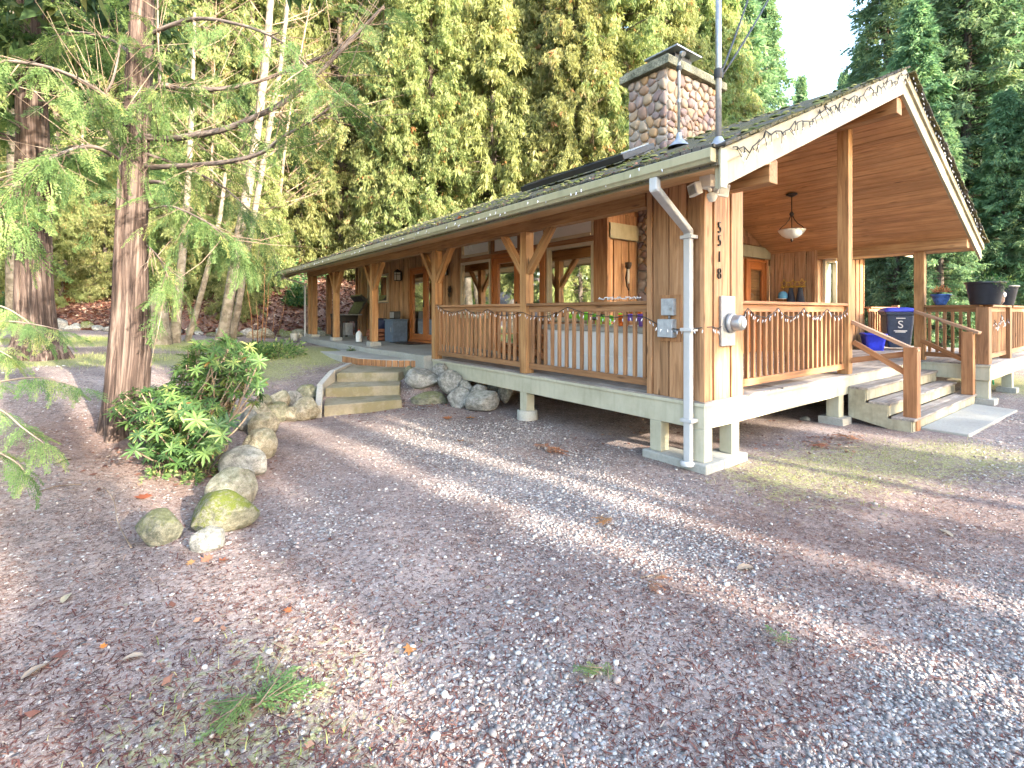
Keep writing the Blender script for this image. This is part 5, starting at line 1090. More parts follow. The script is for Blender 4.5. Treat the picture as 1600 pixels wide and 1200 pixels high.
t = thing('storage_cabinet', 'slate blue plastic cabinet beside the patio door', 'cabinet', (5.95, 13.8, SLZ)); m = MB(); m.box(5.75, 6.22, 13.40, 13.95, SLZ + .0, SLZ + .62); m.build('case', M['cabinet'], t, .015); m = MB(); m.box(5.72, 6.24, 13.37, 13.98, SLZ + .621, SLZ + .66); m.build('top', M['cabinet'], t, .012); m = MB(); m.box(5.735, 5.749, 13.43, 13.92, SLZ + .05, SLZ + .58); m.build('door', M['cabinet'], t, .006); MB().box(5.72, 5.735, 13.46, 13.49, SLZ + .3, SLZ + .42).build('handle', M['steel'], t)
t = thing('radio', 'black speaker box standing on top of the slate cabinet', 'speaker', (6.0, 13.75, SLZ + .66)); MB().box(5.90, 6.10, 13.62, 13.95, SLZ + .66, SLZ + .89).build('case', M['black'], t, .012); MB().box(5.890, 5.90, 13.65, 13.92, SLZ + .69, SLZ + .86).build('grille', M['meter'], t)
m = MB(); b_ = bmesh.new(); o = link('tarp_bundle', rock_mesh(71, 4, .32), M['navy'], smooth=True); o.location = (5.75, 14.45, SLZ + .52); o.scale = (.26, .40, .22); tag(o, 'bundled dark blue tarp on the log pile left of the slate cabinet', 'tarp'); b_.free()
t = thing('log_pile', 'small pile of split firewood under the dark blue tarp', 'firewood', (5.75, 14.4, SLZ)); m = MB(); q = random.Random(9)
for r_ in range(3):
    for k in range(5): yk = 14.12 + k * .15 + (r_ % 2) * .06; m.tube([(5.52, yk, SLZ + .065 + r_ * .12), (5.95, yk + q.uniform(-.02, .02), SLZ + .065 + r_ * .12)], q.uniform(.052, .064), 7)
m.build('logs', M['stump'], t)
t = thing('plastic_jug', 'white plastic jug standing on the patio by the middle post', 'jug', (5.1, 14.25, SLZ)); c = (5.1, 14.30, SLZ); MB().lathe([(0, 0), (.085, 0), (.09, .02), (.09, .22), (.06, .28), (.025, .31), (.025, .33)], c, 18).build('body', M['white'], t); MB().lathe([(.03, .325), (.03, .355), (0, .356)], c, 12).build('cap', M['red'], t)
t = thing('small_bucket', 'white bucket lying by the far end of the patio', 'bucket', (4.05, 17.3, .8)); c = (4.0, 17.2, hz(4.0, 17.2)); MB().lathe([(0, 0), (.10, 0), (.13, .22), (.14, .225), (.12, .22), (.09, .02), (0, .02)], c, 18).build('body', M['white'], t); MB().tube([(c[0] + .13 * math.cos(a), c[1], c[2] + .22 + .06 * math.sin(a)) for a in np.linspace(0, PI, 9)], .005, 5).build('handle', M['steel'], t)
m = MB(); m.box(XW - .75, XW - .12, 12.0, 13.3, SLZ + .002, SLZ + .016); tag(m.build('door_mat', M['black'], None, .004), 'dark door mat in front of the patio door', 'door mat')
# ---------------------------------------------------------------- trees
def unit(v): return v / np.maximum(np.linalg.norm(v, axis=-1, keepdims=True), 1e-9)
def kites(start, dirv, length, width, q, flat=None):
    """one narrow leaf-like quad per row"""
    n = len(start); rv = q.normal(size=(n, 3)) if flat is None else flat + q.normal(size=(n, 3)) * .35
    side = unit(np.cross(dirv, rv)) * width[:, None]
    V = np.stack([start, start + dirv * (length * .45)[:, None] + side, start + dirv * length[:, None], start + dirv * (length * .45)[:, None] - side], 1)
    return V.reshape(-1, 3), np.arange(n * 4).reshape(n, 4)
def conifer(seed, H, Rr, z0, nb, ns, nl, leaf, droop, rise, hang, power=.75, kind='cedar', width=.17):
    q = R(seed); u = (np.arange(nb) + q.rand(nb)) / nb; zb = z0 + (H - z0) * u ** .92; az = q.uniform(0, 2 * PI, nb) if kind == 'cedar' else (np.arange(nb) * 2.399 + q.normal(0, .3, nb))
    rel = (zb - z0) / (H - z0); L = Rr * ((1 - rel) ** power * .93 + .05) * q.uniform(.62, 1.12, nb) * np.clip(.55 + rel * 4, 0, 1)
    dr = droop * q.uniform(.7, 1.3, nb); rs = rise * q.uniform(.5, 1.4, nb); bend = q.normal(0, .25, nb)
    def pos(b, t):
        a = az[b] + bend[b] * t; r = L[b] * t
        return np.stack([np.cos(a) * r, np.sin(a) * r, zb[b] + L[b] * (rs[b] * t - dr[b] * t ** 2 + .35 * dr[b] * t ** 4)], 1)
    br = MB(); step = max(1, nb // 170)
    for i in range(0, nb, step):
        b = np.full(5, i); P = pos(b, np.linspace(0, .92, 5)); r0 = .012 + .012 * L[i]; br.tube(P, [r0, r0 * .8, r0 * .55, r0 * .35, r0 * .12], 4, caps=False)
    b = np.repeat(np.arange(nb), ns); t = q.uniform(.12, 1.0, nb * ns) ** .75; P = pos(b, t); m = len(P); P[:, 2] += q.normal(0, .22 if kind == 'cedar' else .10, m) * Rr / 3.5
    rad = np.stack([np.cos(az[b]), np.sin(az[b]), np.zeros(m)], 1); tan = np.stack([-rad[:, 1], rad[:, 0], np.zeros(m)], 1)
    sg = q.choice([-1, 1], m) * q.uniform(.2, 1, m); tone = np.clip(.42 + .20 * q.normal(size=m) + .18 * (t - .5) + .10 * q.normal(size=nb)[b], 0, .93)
    dead = q.rand(m) < (.012 if kind == 'cedar' else .003); tone = np.where(dead, 1.0, tone)
    k = np.repeat(np.arange(m), nl); N = len(k); j = np.tile(np.arange(nl), m) / nl
    base = unit(rad * .55 + tan * sg[:, None] * .9 + np.array([0, 0, -.22 * hang]))
    ax = base[k]; st = P[k] + ax * (j * leaf * 1.15)[:, None] + q.normal(0, .05 * leaf / .25, (N, 3))
    d = unit(ax * (.45 if kind == 'cedar' else .7) + np.stack([np.zeros(N), np.zeros(N), -hang * q.uniform(.3, 1.2, N)], 1) + q.normal(0, .36, (N, 3)))
    ln = leaf * q.uniform(.45, 1.2, N) * (1.1 - .45 * j) * np.exp(q.normal(0, .3, m))[k]
    V, Fq = kites(st, d, ln, ln * width * q.uniform(.7, 1.3, N), q)
    return V, Fq, np.clip(tone[k] + q.normal(0, .05, N), 0, 1), br
def trunk_mb(H, r0, lean=(0, 0), n=12, flare=1.5, z0=-.4, seed=0, bumps=.06, top=.06):
    q = random.Random(seed); m = MB(); ks = [0, .012, .03, .06, .12, .25, .45, .7, 1.0]; pts = []; rad = []
    for k in ks:
        z = z0 + (H - z0) * k; w = math.sin(k * 9 + seed) * .04 * H / 15
        pts.append((lean[0] * k * H + w, lean[1] * k * H + w * .6, z)); rad.append(r0 * ((1 - k) ** .85 * (1 - top) + top) * (1 + (flare - 1) * math.exp(-k * H / .45)))
    m.tube(pts, rad, n); return m
PROTO = []
def proto(name, label, cat, crown, trunk, leafmat, barkmat, branchmat='bark_dark', group=None):
    t = thing(name, label, cat, (0, 0, -60), group); ORIGIN[t] = Vector((0, 0, 0))
    trunk.build('trunk', M[barkmat], t); V, Fq, rn, br = crown; br.build('branches', M[branchmat], t); np_mesh('crown', V, Fq, M[leafmat], t, rn=rn); PROTO.append(t); return t
def smooth(pts, n=6):
    out = []
    for i in range(len(pts) - 1):
        a, b, c, d = pts[max(i - 1, 0)], pts[i], pts[i + 1], pts[min(i + 2, len(pts) - 1)]
        for k in range(n):
            t = k / n; out.append(.5 * ((2 * b) + (c - a) * t + (2 * a - 5 * b + 4 * c - d) * t * t + (3 * b - 3 * c + d - a) * t ** 3))
    return out + [pts[-1]]
GC = 'cedars of the forest behind the house'
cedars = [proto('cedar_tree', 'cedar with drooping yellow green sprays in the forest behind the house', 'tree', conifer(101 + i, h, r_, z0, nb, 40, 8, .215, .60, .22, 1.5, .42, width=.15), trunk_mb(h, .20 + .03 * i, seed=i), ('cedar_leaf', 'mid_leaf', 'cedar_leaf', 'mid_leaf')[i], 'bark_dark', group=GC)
          for i, (h, r_, z0, nb) in enumerate(((21, 3.7, .4, 430), (24, 4.1, 1.0, 460), (14, 2.9, .2, 330), (22, 3.3, 1.8, 400)))]
GF = 'dark firs beyond the right side of the deck'
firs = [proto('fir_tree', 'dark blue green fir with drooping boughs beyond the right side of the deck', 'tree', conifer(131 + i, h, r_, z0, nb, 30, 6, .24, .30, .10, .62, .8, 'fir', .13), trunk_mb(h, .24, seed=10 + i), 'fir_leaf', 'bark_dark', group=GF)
        for i, (h, r_, z0, nb) in enumerate(((19, 3.4, .8, 330), (16, 3.0, .4, 300), (21, 3.2, 2.5, 320)))]
used = set()
def plant(pr, x, y, scale=1, label=None, group=None, sink=.15, rz=None):
    loc = (x, y, hz(x, y) - sink); rz = rnd.uniform(0, 6.28) if rz is None else rz
    if pr not in used:
        used.add(pr); pr.location = loc; pr.rotation_euler = (0, 0, rz); pr.scale = (scale,) * 3 if not isinstance(scale, tuple) else scale
        if label: pr['label'] = label
        if group: pr['group'] = group
        return pr
    return copy_tree(pr, loc, rz, scale, label, group)
def pt(px, t): v = ray(px, 487); return v[0] * t, v[1] * t
q = random.Random(77)
# far-back wall of cedars: rows at growing depth, px positions spread along the picture
for t0, lo, hi, stp in ((24.5, 330, 1010, 70), (29, 100, 1150, 72), (35, -60, 1180, 62), (44, -80, 1190, 50)):
    x = lo
    while x < hi:
        tt = t0 + q.uniform(-1.8, 1.8); X, Y = pt(x + q.uniform(-14, 14), tt)
        if not (3.0 < X < 16.8 and Y < 21.0): plant(q.choice(cedars), X, Y, q.uniform(.85, 1.2), 'cedar with drooping yellow green sprays in the forest behind the house', GC)
        x += stp
for x, t, k, s in ((770, 25, 2, 1.25), (850, 27, 0, 1.05), (930, 25.5, 2, 1.3), (1040, 26, 0, 1.0), (1120, 29, 2, 1.4), (640, 25, 3, 1.0)):
    X, Y = pt(x, t); plant(cedars[k], X, Y, s, 'cedar with drooping yellow green sprays in the forest behind the house', GC)
GL = 'low cedars at the edge of the lawn'
for x, t, s in ((-40, 20, .6), (95, 21.5, .42), (165, 22, .46), (232, 21, .40), (300, 20, .46), (372, 19, .40), (405, 20.5, .5), (20, 24, .6)):
    X, Y = pt(x, t); plant(cedars[2], X, Y, s, 'low bushy cedar standing at the far edge of the lawn', GL, .3)
for x, t, s, k in ((1385, 21, 1.0, 0), (1432, 17.5, .8, 1), (1470, 21, 1.0, 2), (1512, 17.5, .95, 0), (1556, 20.5, 1.0, 1), (1600, 17, .9, 2), (1650, 20, 1, 0), (1350, 24, .75, 1), (1360, 30, .85, 2), (1540, 30, 1.1, 1), (1470, 15.6, .50, 1), (1400, 16.8, .5, 1), (1570, 15.8, .55, 1), (1640, 15, .6, 1)):
    X, Y = pt(x, t); plant(firs[k], X, Y, s, 'dark blue green fir with drooping boughs beyond the right side of the deck', GF)
for x, t, s, lb in ((1252, 44, (.85, .85, 1.42), 'small pointed fir standing alone against the sky above the porch roof'), (1196, 40, 1.45, 'tall fir to the right of the service mast'), (1160, 36, 1.4, 'tall fir directly behind the service mast'), (1318, 46, (.8, .8, 1.5), 'narrow fir at the right side of the gap of sky'), (1345, 38, 1.15, 'tall fir behind the peak of the gable')):
    X, Y = pt(x, t); plant(firs[1] if x in (1252, 1318) else firs[0], X, Y, s, lb, 'firs against the sky')
for k, (x, y, s_) in enumerate(((-9, 22, .8), (-13, 17, .75), (-15, 24, .9), (-9.5, 29, .9), (-18, 19, .8), (-17, 12, .7), (-7, 34, 1), (-13, 34, 1), (-20, 28, 1), (-21, 10, .8), (-15.5, 6, .6), (-12, 26, .7))): plant(cedars[k % 4], x, y, s_, 'cedar of the woods left of the lawn', 'cedars left of the lawn')
# woods on the near side of the drive (they throw the long streaks of shade)
GS = 'cedars on the near side of the drive'
for x, y, sw, sh_, k in SHADE: plant(cedars[k], x - .194 * y, y, (sw, sw, sh_), 'tall cedar of the woods on the near side of the drive', GS)

pr = proto('cedar_tree', 'added unseen cedar with a high thin crown that dapples the gable', 'tree', conifer(151, 14, 2.3, 7.2, 170, 24, 5, .28, .4, .12, 1.0, .35), trunk_mb(14, .12, seed=21), 'mid_leaf', 'bark_dark', group=GS)  # unseen cedars added, crowns set high to dapple the gable boards
for x, y, s in ((4.3, -13, 1), (6.1, -14, 1.0), (7.7, -13, 1.02)  ): plant(pr, x - .194 * y, y, s)
# --- fern-like cedar spray used by the near branches
def spray(q, L=.42, ns=15, w=.42):
    """flat spray: stem, alternate side twigs, scale leaves; x forward, y sideways"""
    S, D, LN, FL = [], [], [], []
    t = np.linspace(.08, 1, ns); sag = .22 * L
    for i, u in enumerate(t):
        c = np.array([L * u, L * .05 * math.sin(u * 4), -sag * u * u])
        for s in (-1, 1):
            tl = L * w * (math.sin(min(1, u * 1.15 + .12) * PI) * .8 + .22) * q.uniform(.7, 1.1); a = .85 - .35 * u + q.normal(0, .08)
            d = np.array([math.cos(a), s * math.sin(a), -.22 + q.normal(0, .06)]); d /= np.linalg.norm(d); k = max(3, int(tl / .020))
            for j in range(k):
                v = (j + .5) / k; p = c + d * tl * v + np.array([0, 0, -.15 * tl * v * v])
                e = d + np.array([q.uniform(-.2, .3), (1 if j % 2 else -1) * .55, q.normal(0, .12)]); S.append(p); D.append(e / np.linalg.norm(e)); LN.append(.045 * (1.15 - .55 * v) * q.uniform(.7, 1.2) * L / .42); FL.append((0, 0, 1))
    return np.array(S), np.array(D), np.array(LN), np.array(FL, float)
SPRAYS = [spray(R(60 + i), .42, 15, w) for i, w in enumerate((.42, .36, .5, .3))]
def place_sprays(items, seed, thick=.16):
    """items: (origin, forward, scale, roll) -> arrays of leaves"""
    q = R(seed); A, B_, C_, D_, Tn = [], [], [], [], []
    for o, f, sc, roll in items:
        S, D, LN, FL = SPRAYS[q.randint(len(SPRAYS))]; f = np.array(f, float); f /= np.linalg.norm(f)
        s = np.cross([0, 0, 1], f); s = s / max(np.linalg.norm(s), 1e-6); u = np.cross(f, s)
        s2 = s * math.cos(roll) + u * math.sin(roll); u2 = -s * math.sin(roll) + u * math.cos(roll); Mx = np.stack([f, s2, u2], 0)
        A.append(np.array(o)[None] + S @ Mx * sc); B_.append(D @ Mx); C_.append(LN * sc); D_.append(FL @ Mx); tn = np.clip(q.normal(.45, .2), .05, .95); Tn.append(np.clip(tn + q.normal(0, .1, len(S)), 0, 1))
    A, B_, C_, D_, Tn = map(np.concatenate, (A, B_, C_, D_, Tn)); V, Fq = kites(A, B_, C_, C_ * thick, q, D_); return V, Fq, Tn
def P3(seq): return [at(*p) for p in seq]
def smooth(pts, n=6):
    out = []
    for i in range(len(pts) - 1):
        a, b, c, d = pts[max(i - 1, 0)], pts[i], pts[i + 1], pts[min(i + 2, len(pts) - 1)]
        for k in range(n):
            t = k / n; out.append(.5 * ((2 * b) + (c - a) * t + (2 * a - 5 * b + 4 * c - d) * t * t + (3 * b - 3 * c + d - a) * t ** 3))
    return out + [pts[-1]]
def near_trunk(mb, pts, rad, seed, n=84, ridge=.09):
    """big fluted, stringy trunk in the foreground"""
    pts = smooth(pts, 12); rr = np.interp(np.linspace(0, 1, len(pts)), np.linspace(0, 1, len(rad)), rad); b0 = len(mb.v); mb.tube(pts, list(rr), n)
    s = Sines(seed, 10, 1.0, 3); V = np.array(mb.v[b0:b0 + len(pts) * n]); C = np.repeat(np.array([p[:] for p in pts]), n, 0); d = V - C; ang = np.arctan2(d[:, 1], d[:, 0]); r0 = np.repeat(rr, n)
    k = s(np.stack([np.cos(ang) * 5.5, np.sin(ang) * 5.5, V[:, 2] * 1.1], 1)); k2 = s(np.stack([np.cos(ang) * 17, np.sin(ang) * 17, V[:, 2] * 1.3 + 9], 1)); k2 = 1.4 * np.abs(k2) ** .7 - .6; fl = np.exp(-np.clip(V[:, 2] - V[:, 2].min() - .35, 0, 9) / .35)
    V = C + d * (1 + ridge * k + ridge * .55 * k2 + .22 * fl * np.cos(ang * 5 + seed))[:, None]; mb.v[b0:b0 + len(pts) * n] = [tuple(v) for v in V]
    mb.g[b0:b0 + len(pts) * n] = [(v[2], math.cos(a) * r, math.sin(a) * r) for v, a, r in zip(V, ang, r0)]
def limb(mb, seq, r0, r1):
    p = smooth(P3(seq)); mb.tube(p, list(np.linspace(r0, r1, len(p))), 8); return p
# --- the near cedar (trunk left of the rhododendron)
b = hit(200, 676); tA = b[0] * FW[0] + b[1] * FW[1]
ta = thing('cedar_tree', 'big reddish barked cedar with long bare limbs beside the rhododendron', 'tree', b)
m = MB(); near_trunk(m, P3([(196, 712, tA), (197, 672, tA), (197, 620, tA), (203, 520, tA), (205, 400, tA), (208, 300, tA), (212, 220, tA), (216, 120, tA), (222, 0, tA), (230, -260, tA), (244, -800, tA)]), [v * tA / F / 2 for v in (84, 60, 53, 50, 43, 39, 36, 34, 31, 26, 12)], 4)
m.build('trunk', M['bark'], ta)
lm = MB(); limbs = []
limbs.append((limb(lm, [(226, 214, tA), (262, 217, tA), (300, 212, tA - .1), (350, 202, tA - .2), (400, 182, tA - .3), (450, 155, tA - .35), (500, 112, tA - .4), (545, 66, tA - .4), (600, 10, tA - .4)], .042, .014), .45))
limbs.append((limb(lm, [(226, 150, tA), (252, 133, tA), (290, 140, tA + .2), (350, 138, tA + .3), (400, 128, tA + .3), (450, 110, tA + .3), (520, 80, tA + .2), (570, 40, tA + .2)], .036, .012), .45))
limbs.append((limb(lm, [(226, 262, tA), (300, 258, tA - .2), (360, 252, tA - .4), (410, 238, tA - .5), (440, 215, tA - .5), (500, 180, tA - .6), (530, 150, tA - .6)], .032, .008), .35))
limbs.append((limb(lm, [(196, 246, tA), (178, 220, tA - .1), (155, 182, tA - .2), (156, 160, tA - .2), (176, 126, tA - .3), (190, 60, tA - .3)], .030, .008), .7))
limbs.append((limb(lm, [(230, 100, tA), (249, 90, tA - .1), (249, 130, tA - .1), (247, 60, tA - .1), (246, -20, tA - .1)], .016, .008), .3))
limbs.append((limb(lm, [(200, 180, tA), (150, 140, tA - .6), (90, 110, tA - 1.2), (20, 96, tA - 1.6), (-60, 100, tA - 1.9)], .028, .006), 1.0))
limbs.append((limb(lm, [(200, 260, tA), (150, 230, tA - .5), (95, 240, tA - 1.0), (40, 275, tA - 1.3), (-20, 330, tA - 1.5)], .026, .005), 1.0))
limbs.append((limb(lm, [(226, 330, tA), (262, 322, tA - .1), (300, 335, tA - .2), (345, 362, tA - .3), (380, 395, tA - .3)], .016, .004), .9))
limbs.append((limb(lm, [(228, 240, tA), (290, 262, tA + .3), (345, 290, tA + .5), (390, 330, tA + .6), (415, 372, tA + .6)], .018, .004), .8))
limbs.append((limb(lm, [(226, 380, tA), (246, 400, tA - .1), (262, 430, tA - .2)], .010, .004), 1.0))
limbs.append((limb(lm, [(210, 90, tA), (170, 60, tA + .5), (110, 50, tA + .9), (60, 66, tA + 1.2)], .022, .005), 1.1))
limbs.append((limb(lm, [(220, 60, tA), (300, 30, tA - .3), (380, 40, tA - .6), (440, 66, tA - .8), (480, 105, tA - .9)], .026, .005), .8))
for seq, r0 in (([(226, 287, tA), (240, 284, tA - .1), (258, 286, tA - .2)], .028), ([(226, 304, tA), (240, 302, tA)], .02), ([(190, 262, tA), (182, 244, tA - .1)], .02), ([(228, 355, tA), (238, 352, tA)], .015)): limb(lm, seq, r0, r0 * .6)
q = random.Random(12); qs = R(12); tw = MB(); items = []
for pth, dens in limbs:
    n = len(pth)
    for i in range(3, n):
        f = i / n
        d = (pth[min(i + 1, n - 1)] - pth[i - 1]).normalized()
        for _ in range(2):
            if q.random() < .30: # bare twig
                e = (d + Vector((q.gauss(0, .6), q.gauss(0, .6), q.gauss(.05, .5)))).normalized(); l = q.uniform(.3, 1.1); p0 = pth[i]; tw.tube([p0, p0 + e * l * .5 + Vector((0, 0, -.03)), p0 + e * l + Vector((0, 0, q.uniform(-.1, .12)))], [.0055, .004, .0015], 4, caps=False)
            if q.random() < dens * (.20 + f * .62):
                e = d * .6 + Vector((q.gauss(0, .7), q.gauss(0, .7), q.uniform(-.7, .05))); e.normalize(); l = q.uniform(.05, .5); p0 = pth[i]; p1 = p0 + e * l
                tw.tube([p0, p1], [.004, .002], 4, caps=False)
                for _k in range(q.choice((2, 3, 4))):
                    items.append((p1[:] if _k == 0 else (p0.lerp(p1, q.random()))[:], (e.x + q.gauss(0, .5), e.y + q.gauss(0, .5), e.z - q.uniform(.15, .9)), q.uniform(.42, .95), q.gauss(0, .5)))
# hanging tufts close to the trunk
for _ in range(80):
    px, py = q.uniform(140, 310), q.gauss(220, 60); p = at(px, py, tA + q.uniform(-.6, .5)); items.append((p[:], (q.gauss(0, .8), q.gauss(0, .8), q.uniform(-.9, .1)), q.uniform(.5, 1.0), q.gauss(0, .5)))
lm.build('limbs', M['limb'], ta); tw.build('twigs', M['twig'], ta); V, Fq, rn = place_sprays(items, 5); np_mesh('foliage', V, Fq, M['near_leaf'], ta, rn=rn)
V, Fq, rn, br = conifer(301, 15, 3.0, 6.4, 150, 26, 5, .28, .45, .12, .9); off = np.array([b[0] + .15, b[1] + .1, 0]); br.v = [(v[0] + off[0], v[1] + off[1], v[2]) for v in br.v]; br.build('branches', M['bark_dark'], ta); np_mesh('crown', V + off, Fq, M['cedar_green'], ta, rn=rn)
# --- second big tree at the left
b = hit(62, 561); tB = b[0] * FW[0] + b[1] * FW[1]
tb = thing('cedar_tree', 'thick dark cedar trunk with a flared root foot at the left edge of the lawn', 'tree', b); m = MB()
near_trunk(m, P3([(61, 590, tB), (62, 556, tB), (58, 525, tB), (55, 470, tB), (53, 380, tB), (52, 280, tB), (51, 160, tB), (50, 0, tB), (50, -300, tB)]), [v * tB / F / 2 for v in (80, 66, 48, 43, 40, 38, 36, 32, 18)], 8)
lm = MB(); q = random.Random(33); items = []
for k in range(26):
    py = q.uniform(60, 330); a = q.uniform(0, 2 * PI); p0 = at(51, py, tB); e = Vector((math.cos(a), math.sin(a), q.uniform(-.1, .3))); l = q.uniform(.8, 2.4); p1 = p0 + e * l * .5 + Vector((0, 0, .05)); p2 = p0 + e * l + Vector((0, 0, -.25 * l)); pp = smooth([p0, p1, p2], 6); lm.tube(pp, list(np.linspace(.03, .006, len(pp))), 6)
    for i in range(4, len(pp)):
        for _ in range(3): items.append((pp[i][:], (e.x + q.gauss(0, .7), e.y + q.gauss(0, .7), q.uniform(-1, .1)), q.uniform(.7, 1.6), q.gauss(0, .5)))
m.build('trunk', M['bark'], tb); lm.build('limbs', M['bark_dark'], tb); V, Fq, rn = place_sprays(items, 6, .2); np_mesh('foliage', V, Fq, M['near_leaf'], tb, rn=rn)
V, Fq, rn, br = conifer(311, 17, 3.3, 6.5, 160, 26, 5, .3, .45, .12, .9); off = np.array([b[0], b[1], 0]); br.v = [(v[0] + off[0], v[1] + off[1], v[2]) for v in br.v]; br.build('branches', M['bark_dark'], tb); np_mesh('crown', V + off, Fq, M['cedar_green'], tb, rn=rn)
# --- pale alder trunks between the lawn and the woods
def alder(seq, rad, label, seed, tops=14, group='pale trunks behind the rhododendron', mat='bark_alder'):
    q = random.Random(seed); b = hit(*seq[0][:2]); t0 = b[0] * FW[0] + b[1] * FW[1]; o = thing('alder_tree', label, 'tree', b, group); m = MB(); pts = [at(seq[0][0], seq[0][1] + 14, t0)] + [at(x, y, t0 + dt) for x, y, dt in seq]
    near_trunk(m, pts, rad, seed, 20, .03); m.build('trunk', M[mat], o); m = MB(); sp = smooth(pts, 8)
    for k in range(tops):
        i = q.randint(int(len(sp) * .55), len(sp) - 2); a = q.uniform(0, 6.28); e = Vector((math.cos(a), math.sin(a), q.uniform(.3, 1.1))).normalized(); l = q.uniform(.8, 2.6); p0 = sp[i]; p1 = p0 + e * l * .5; p2 = p0 + e * l + Vector((q.gauss(0, .2), q.gauss(0, .2), .1)); m.tube([p0, p1, p2], [.018, .011, .003], 5, caps=False)
        for _ in range(4): s = p0.lerp(p2, q.uniform(.3, 1)); f = (e + Vector((q.gauss(0, .5), q.gauss(0, .5), q.gauss(0, .5)))).normalized(); m.tube([s, s + f * l * .3], [.005, .0015], 4, caps=False)
    if tops: m.build('branches', M['twig'], o)
    return o
alder([(345, 534, 0), (352, 500, 0), (372, 380, 0), (388, 290, .1), (402, 200, .1), (412, 120, .2), (420, 40, .2), (430, -120, .2)], [.21, .17, .15, .14, .13, .12, .11, .10, .07], 'pale alder trunk leaning right, thickest of the pair nearest the house', 1)
alder([(362, 532, .3), (372, 480, .3), (385, 400, .4), (398, 330, .5), (412, 250, .5), (425, 180, .6), (440, 90, .6), (455, -60, .6)], [.15, .11, .10, .10, .09, .085, .08, .07, .05], 'slimmer pale alder trunk leaning right behind the thickest one', 2)
alder([(293, 534, .2), (306, 490, .2), (322, 430, .2), (335, 380, .3), (345, 330, .3), (352, 270, .3)], [.12, .085, .08, .075, .065, .06, .045], 'short tan alder trunk leaning right between the twin stump and the pale pair', 3, 6)
alder([(273, 536, .1), (277, 480, .1), (283, 420, .2), (288, 360, .3), (294, 280, .3), (300, 160, .4), (304, 20, .4)], [.20, .14, .12, .11, .10, .08, .06, .04], 'upright pale trunk growing out of the twin foot left of the leaning alders', 4, 10)
alder([(250, 538, 0), (248, 500, 0), (248, 470, 0), (249, 458, 0)], [.30, .26, .23, .2, .06], 'thick short stub of a pale trunk beside the near cedar', 5, 0)
alder([(20, 530, 4), (20, 440, 4), (22, 300, 4), (22, 160, 4), (20, 20, 4)], [.3, .24, .2, .2, .18, .15], 'grey pale trunk at the far left behind the thick cedar', 6, 10)
for k, (x, t) in enumerate(((430, 21), (540, 26), (640, 27), (720, 28), (955, 25), (985, 23.5), (1010, 27), (1100, 24), (880, 29), (470, 28), (150, 24), (330, 23), (1090, 27), (770, 26))):
    X, Y = pt(x, t); q = random.Random(k); z = hz(X, Y); Hh = q.uniform(11, 16); o = thing('bare_tree', 'slender bare trunk with thin twigs among the forest cedars', 'tree', (X, Y, z), 'bare trees in the forest'); m = MB(); lean = Vector((q.uniform(-.2, .2), q.uniform(-.12, .12), 0)); bow = q.uniform(-.6, .6); pts = smooth([Vector((X, Y, z)) + lean * s * Hh + Vector((bow * math.sin(s * 4), 0, s * Hh - .2)) for s in (0, .25, .5, .75, 1)], 4); m.tube(pts, list(np.linspace(.085, .012, len(pts))), 8); m.build('trunk', M['twig'], o); m = MB()
    for j in range(46):
        s = q.uniform(.2, .98); p0 = Vector((X, Y, z)) + lean * s * Hh + Vector((0, 0, s * Hh)); a = q.uniform(0, 6.28); e = Vector((math.cos(a), math.sin(a), q.uniform(.1, .9))); l = q.uniform(.8, 2.4) * (1.15 - s * .6); m.tube([p0, p0 + e * l * .5, p0 + e * l + Vector((0, 0, .15))], [.02, .012, .004], 4, caps=False)
        for _ in range(3): s0 = p0 + e * l * q.uniform(.3, 1); f = (e + Vector((q.gauss(0, .6), q.gauss(0, .6), q.gauss(0, .5)))).normalized(); m.tube([s0, s0 + f * l * .35], [.007, .003], 4, caps=False)
    m.build('branches', M['twig'], o)
# thin saplings in front of the leafy bank
for k, (x, y, tx, ty) in enumerate(((402, 536, 400, 470), (408, 534, 414, 410), (413, 532, 420, 440), (424, 528, 428, 484), (433, 526, 448, 456), (396, 532, 384, 440))):
    p = hit(x, y); t = p[0] * FW[0] + p[1] * FW[1]; tp = at(tx, ty, t); o = MB().tube([p - Vector((0, 0, .05)), p.lerp(tp, .5) + Vector((.03, 0, 0)), tp], [.014, .011, .004], 6).build('sapling', M['newel']); tag(o, 'thin bare orange stem standing before the leafy bank', 'sapling', 'thin saplings by the bank')
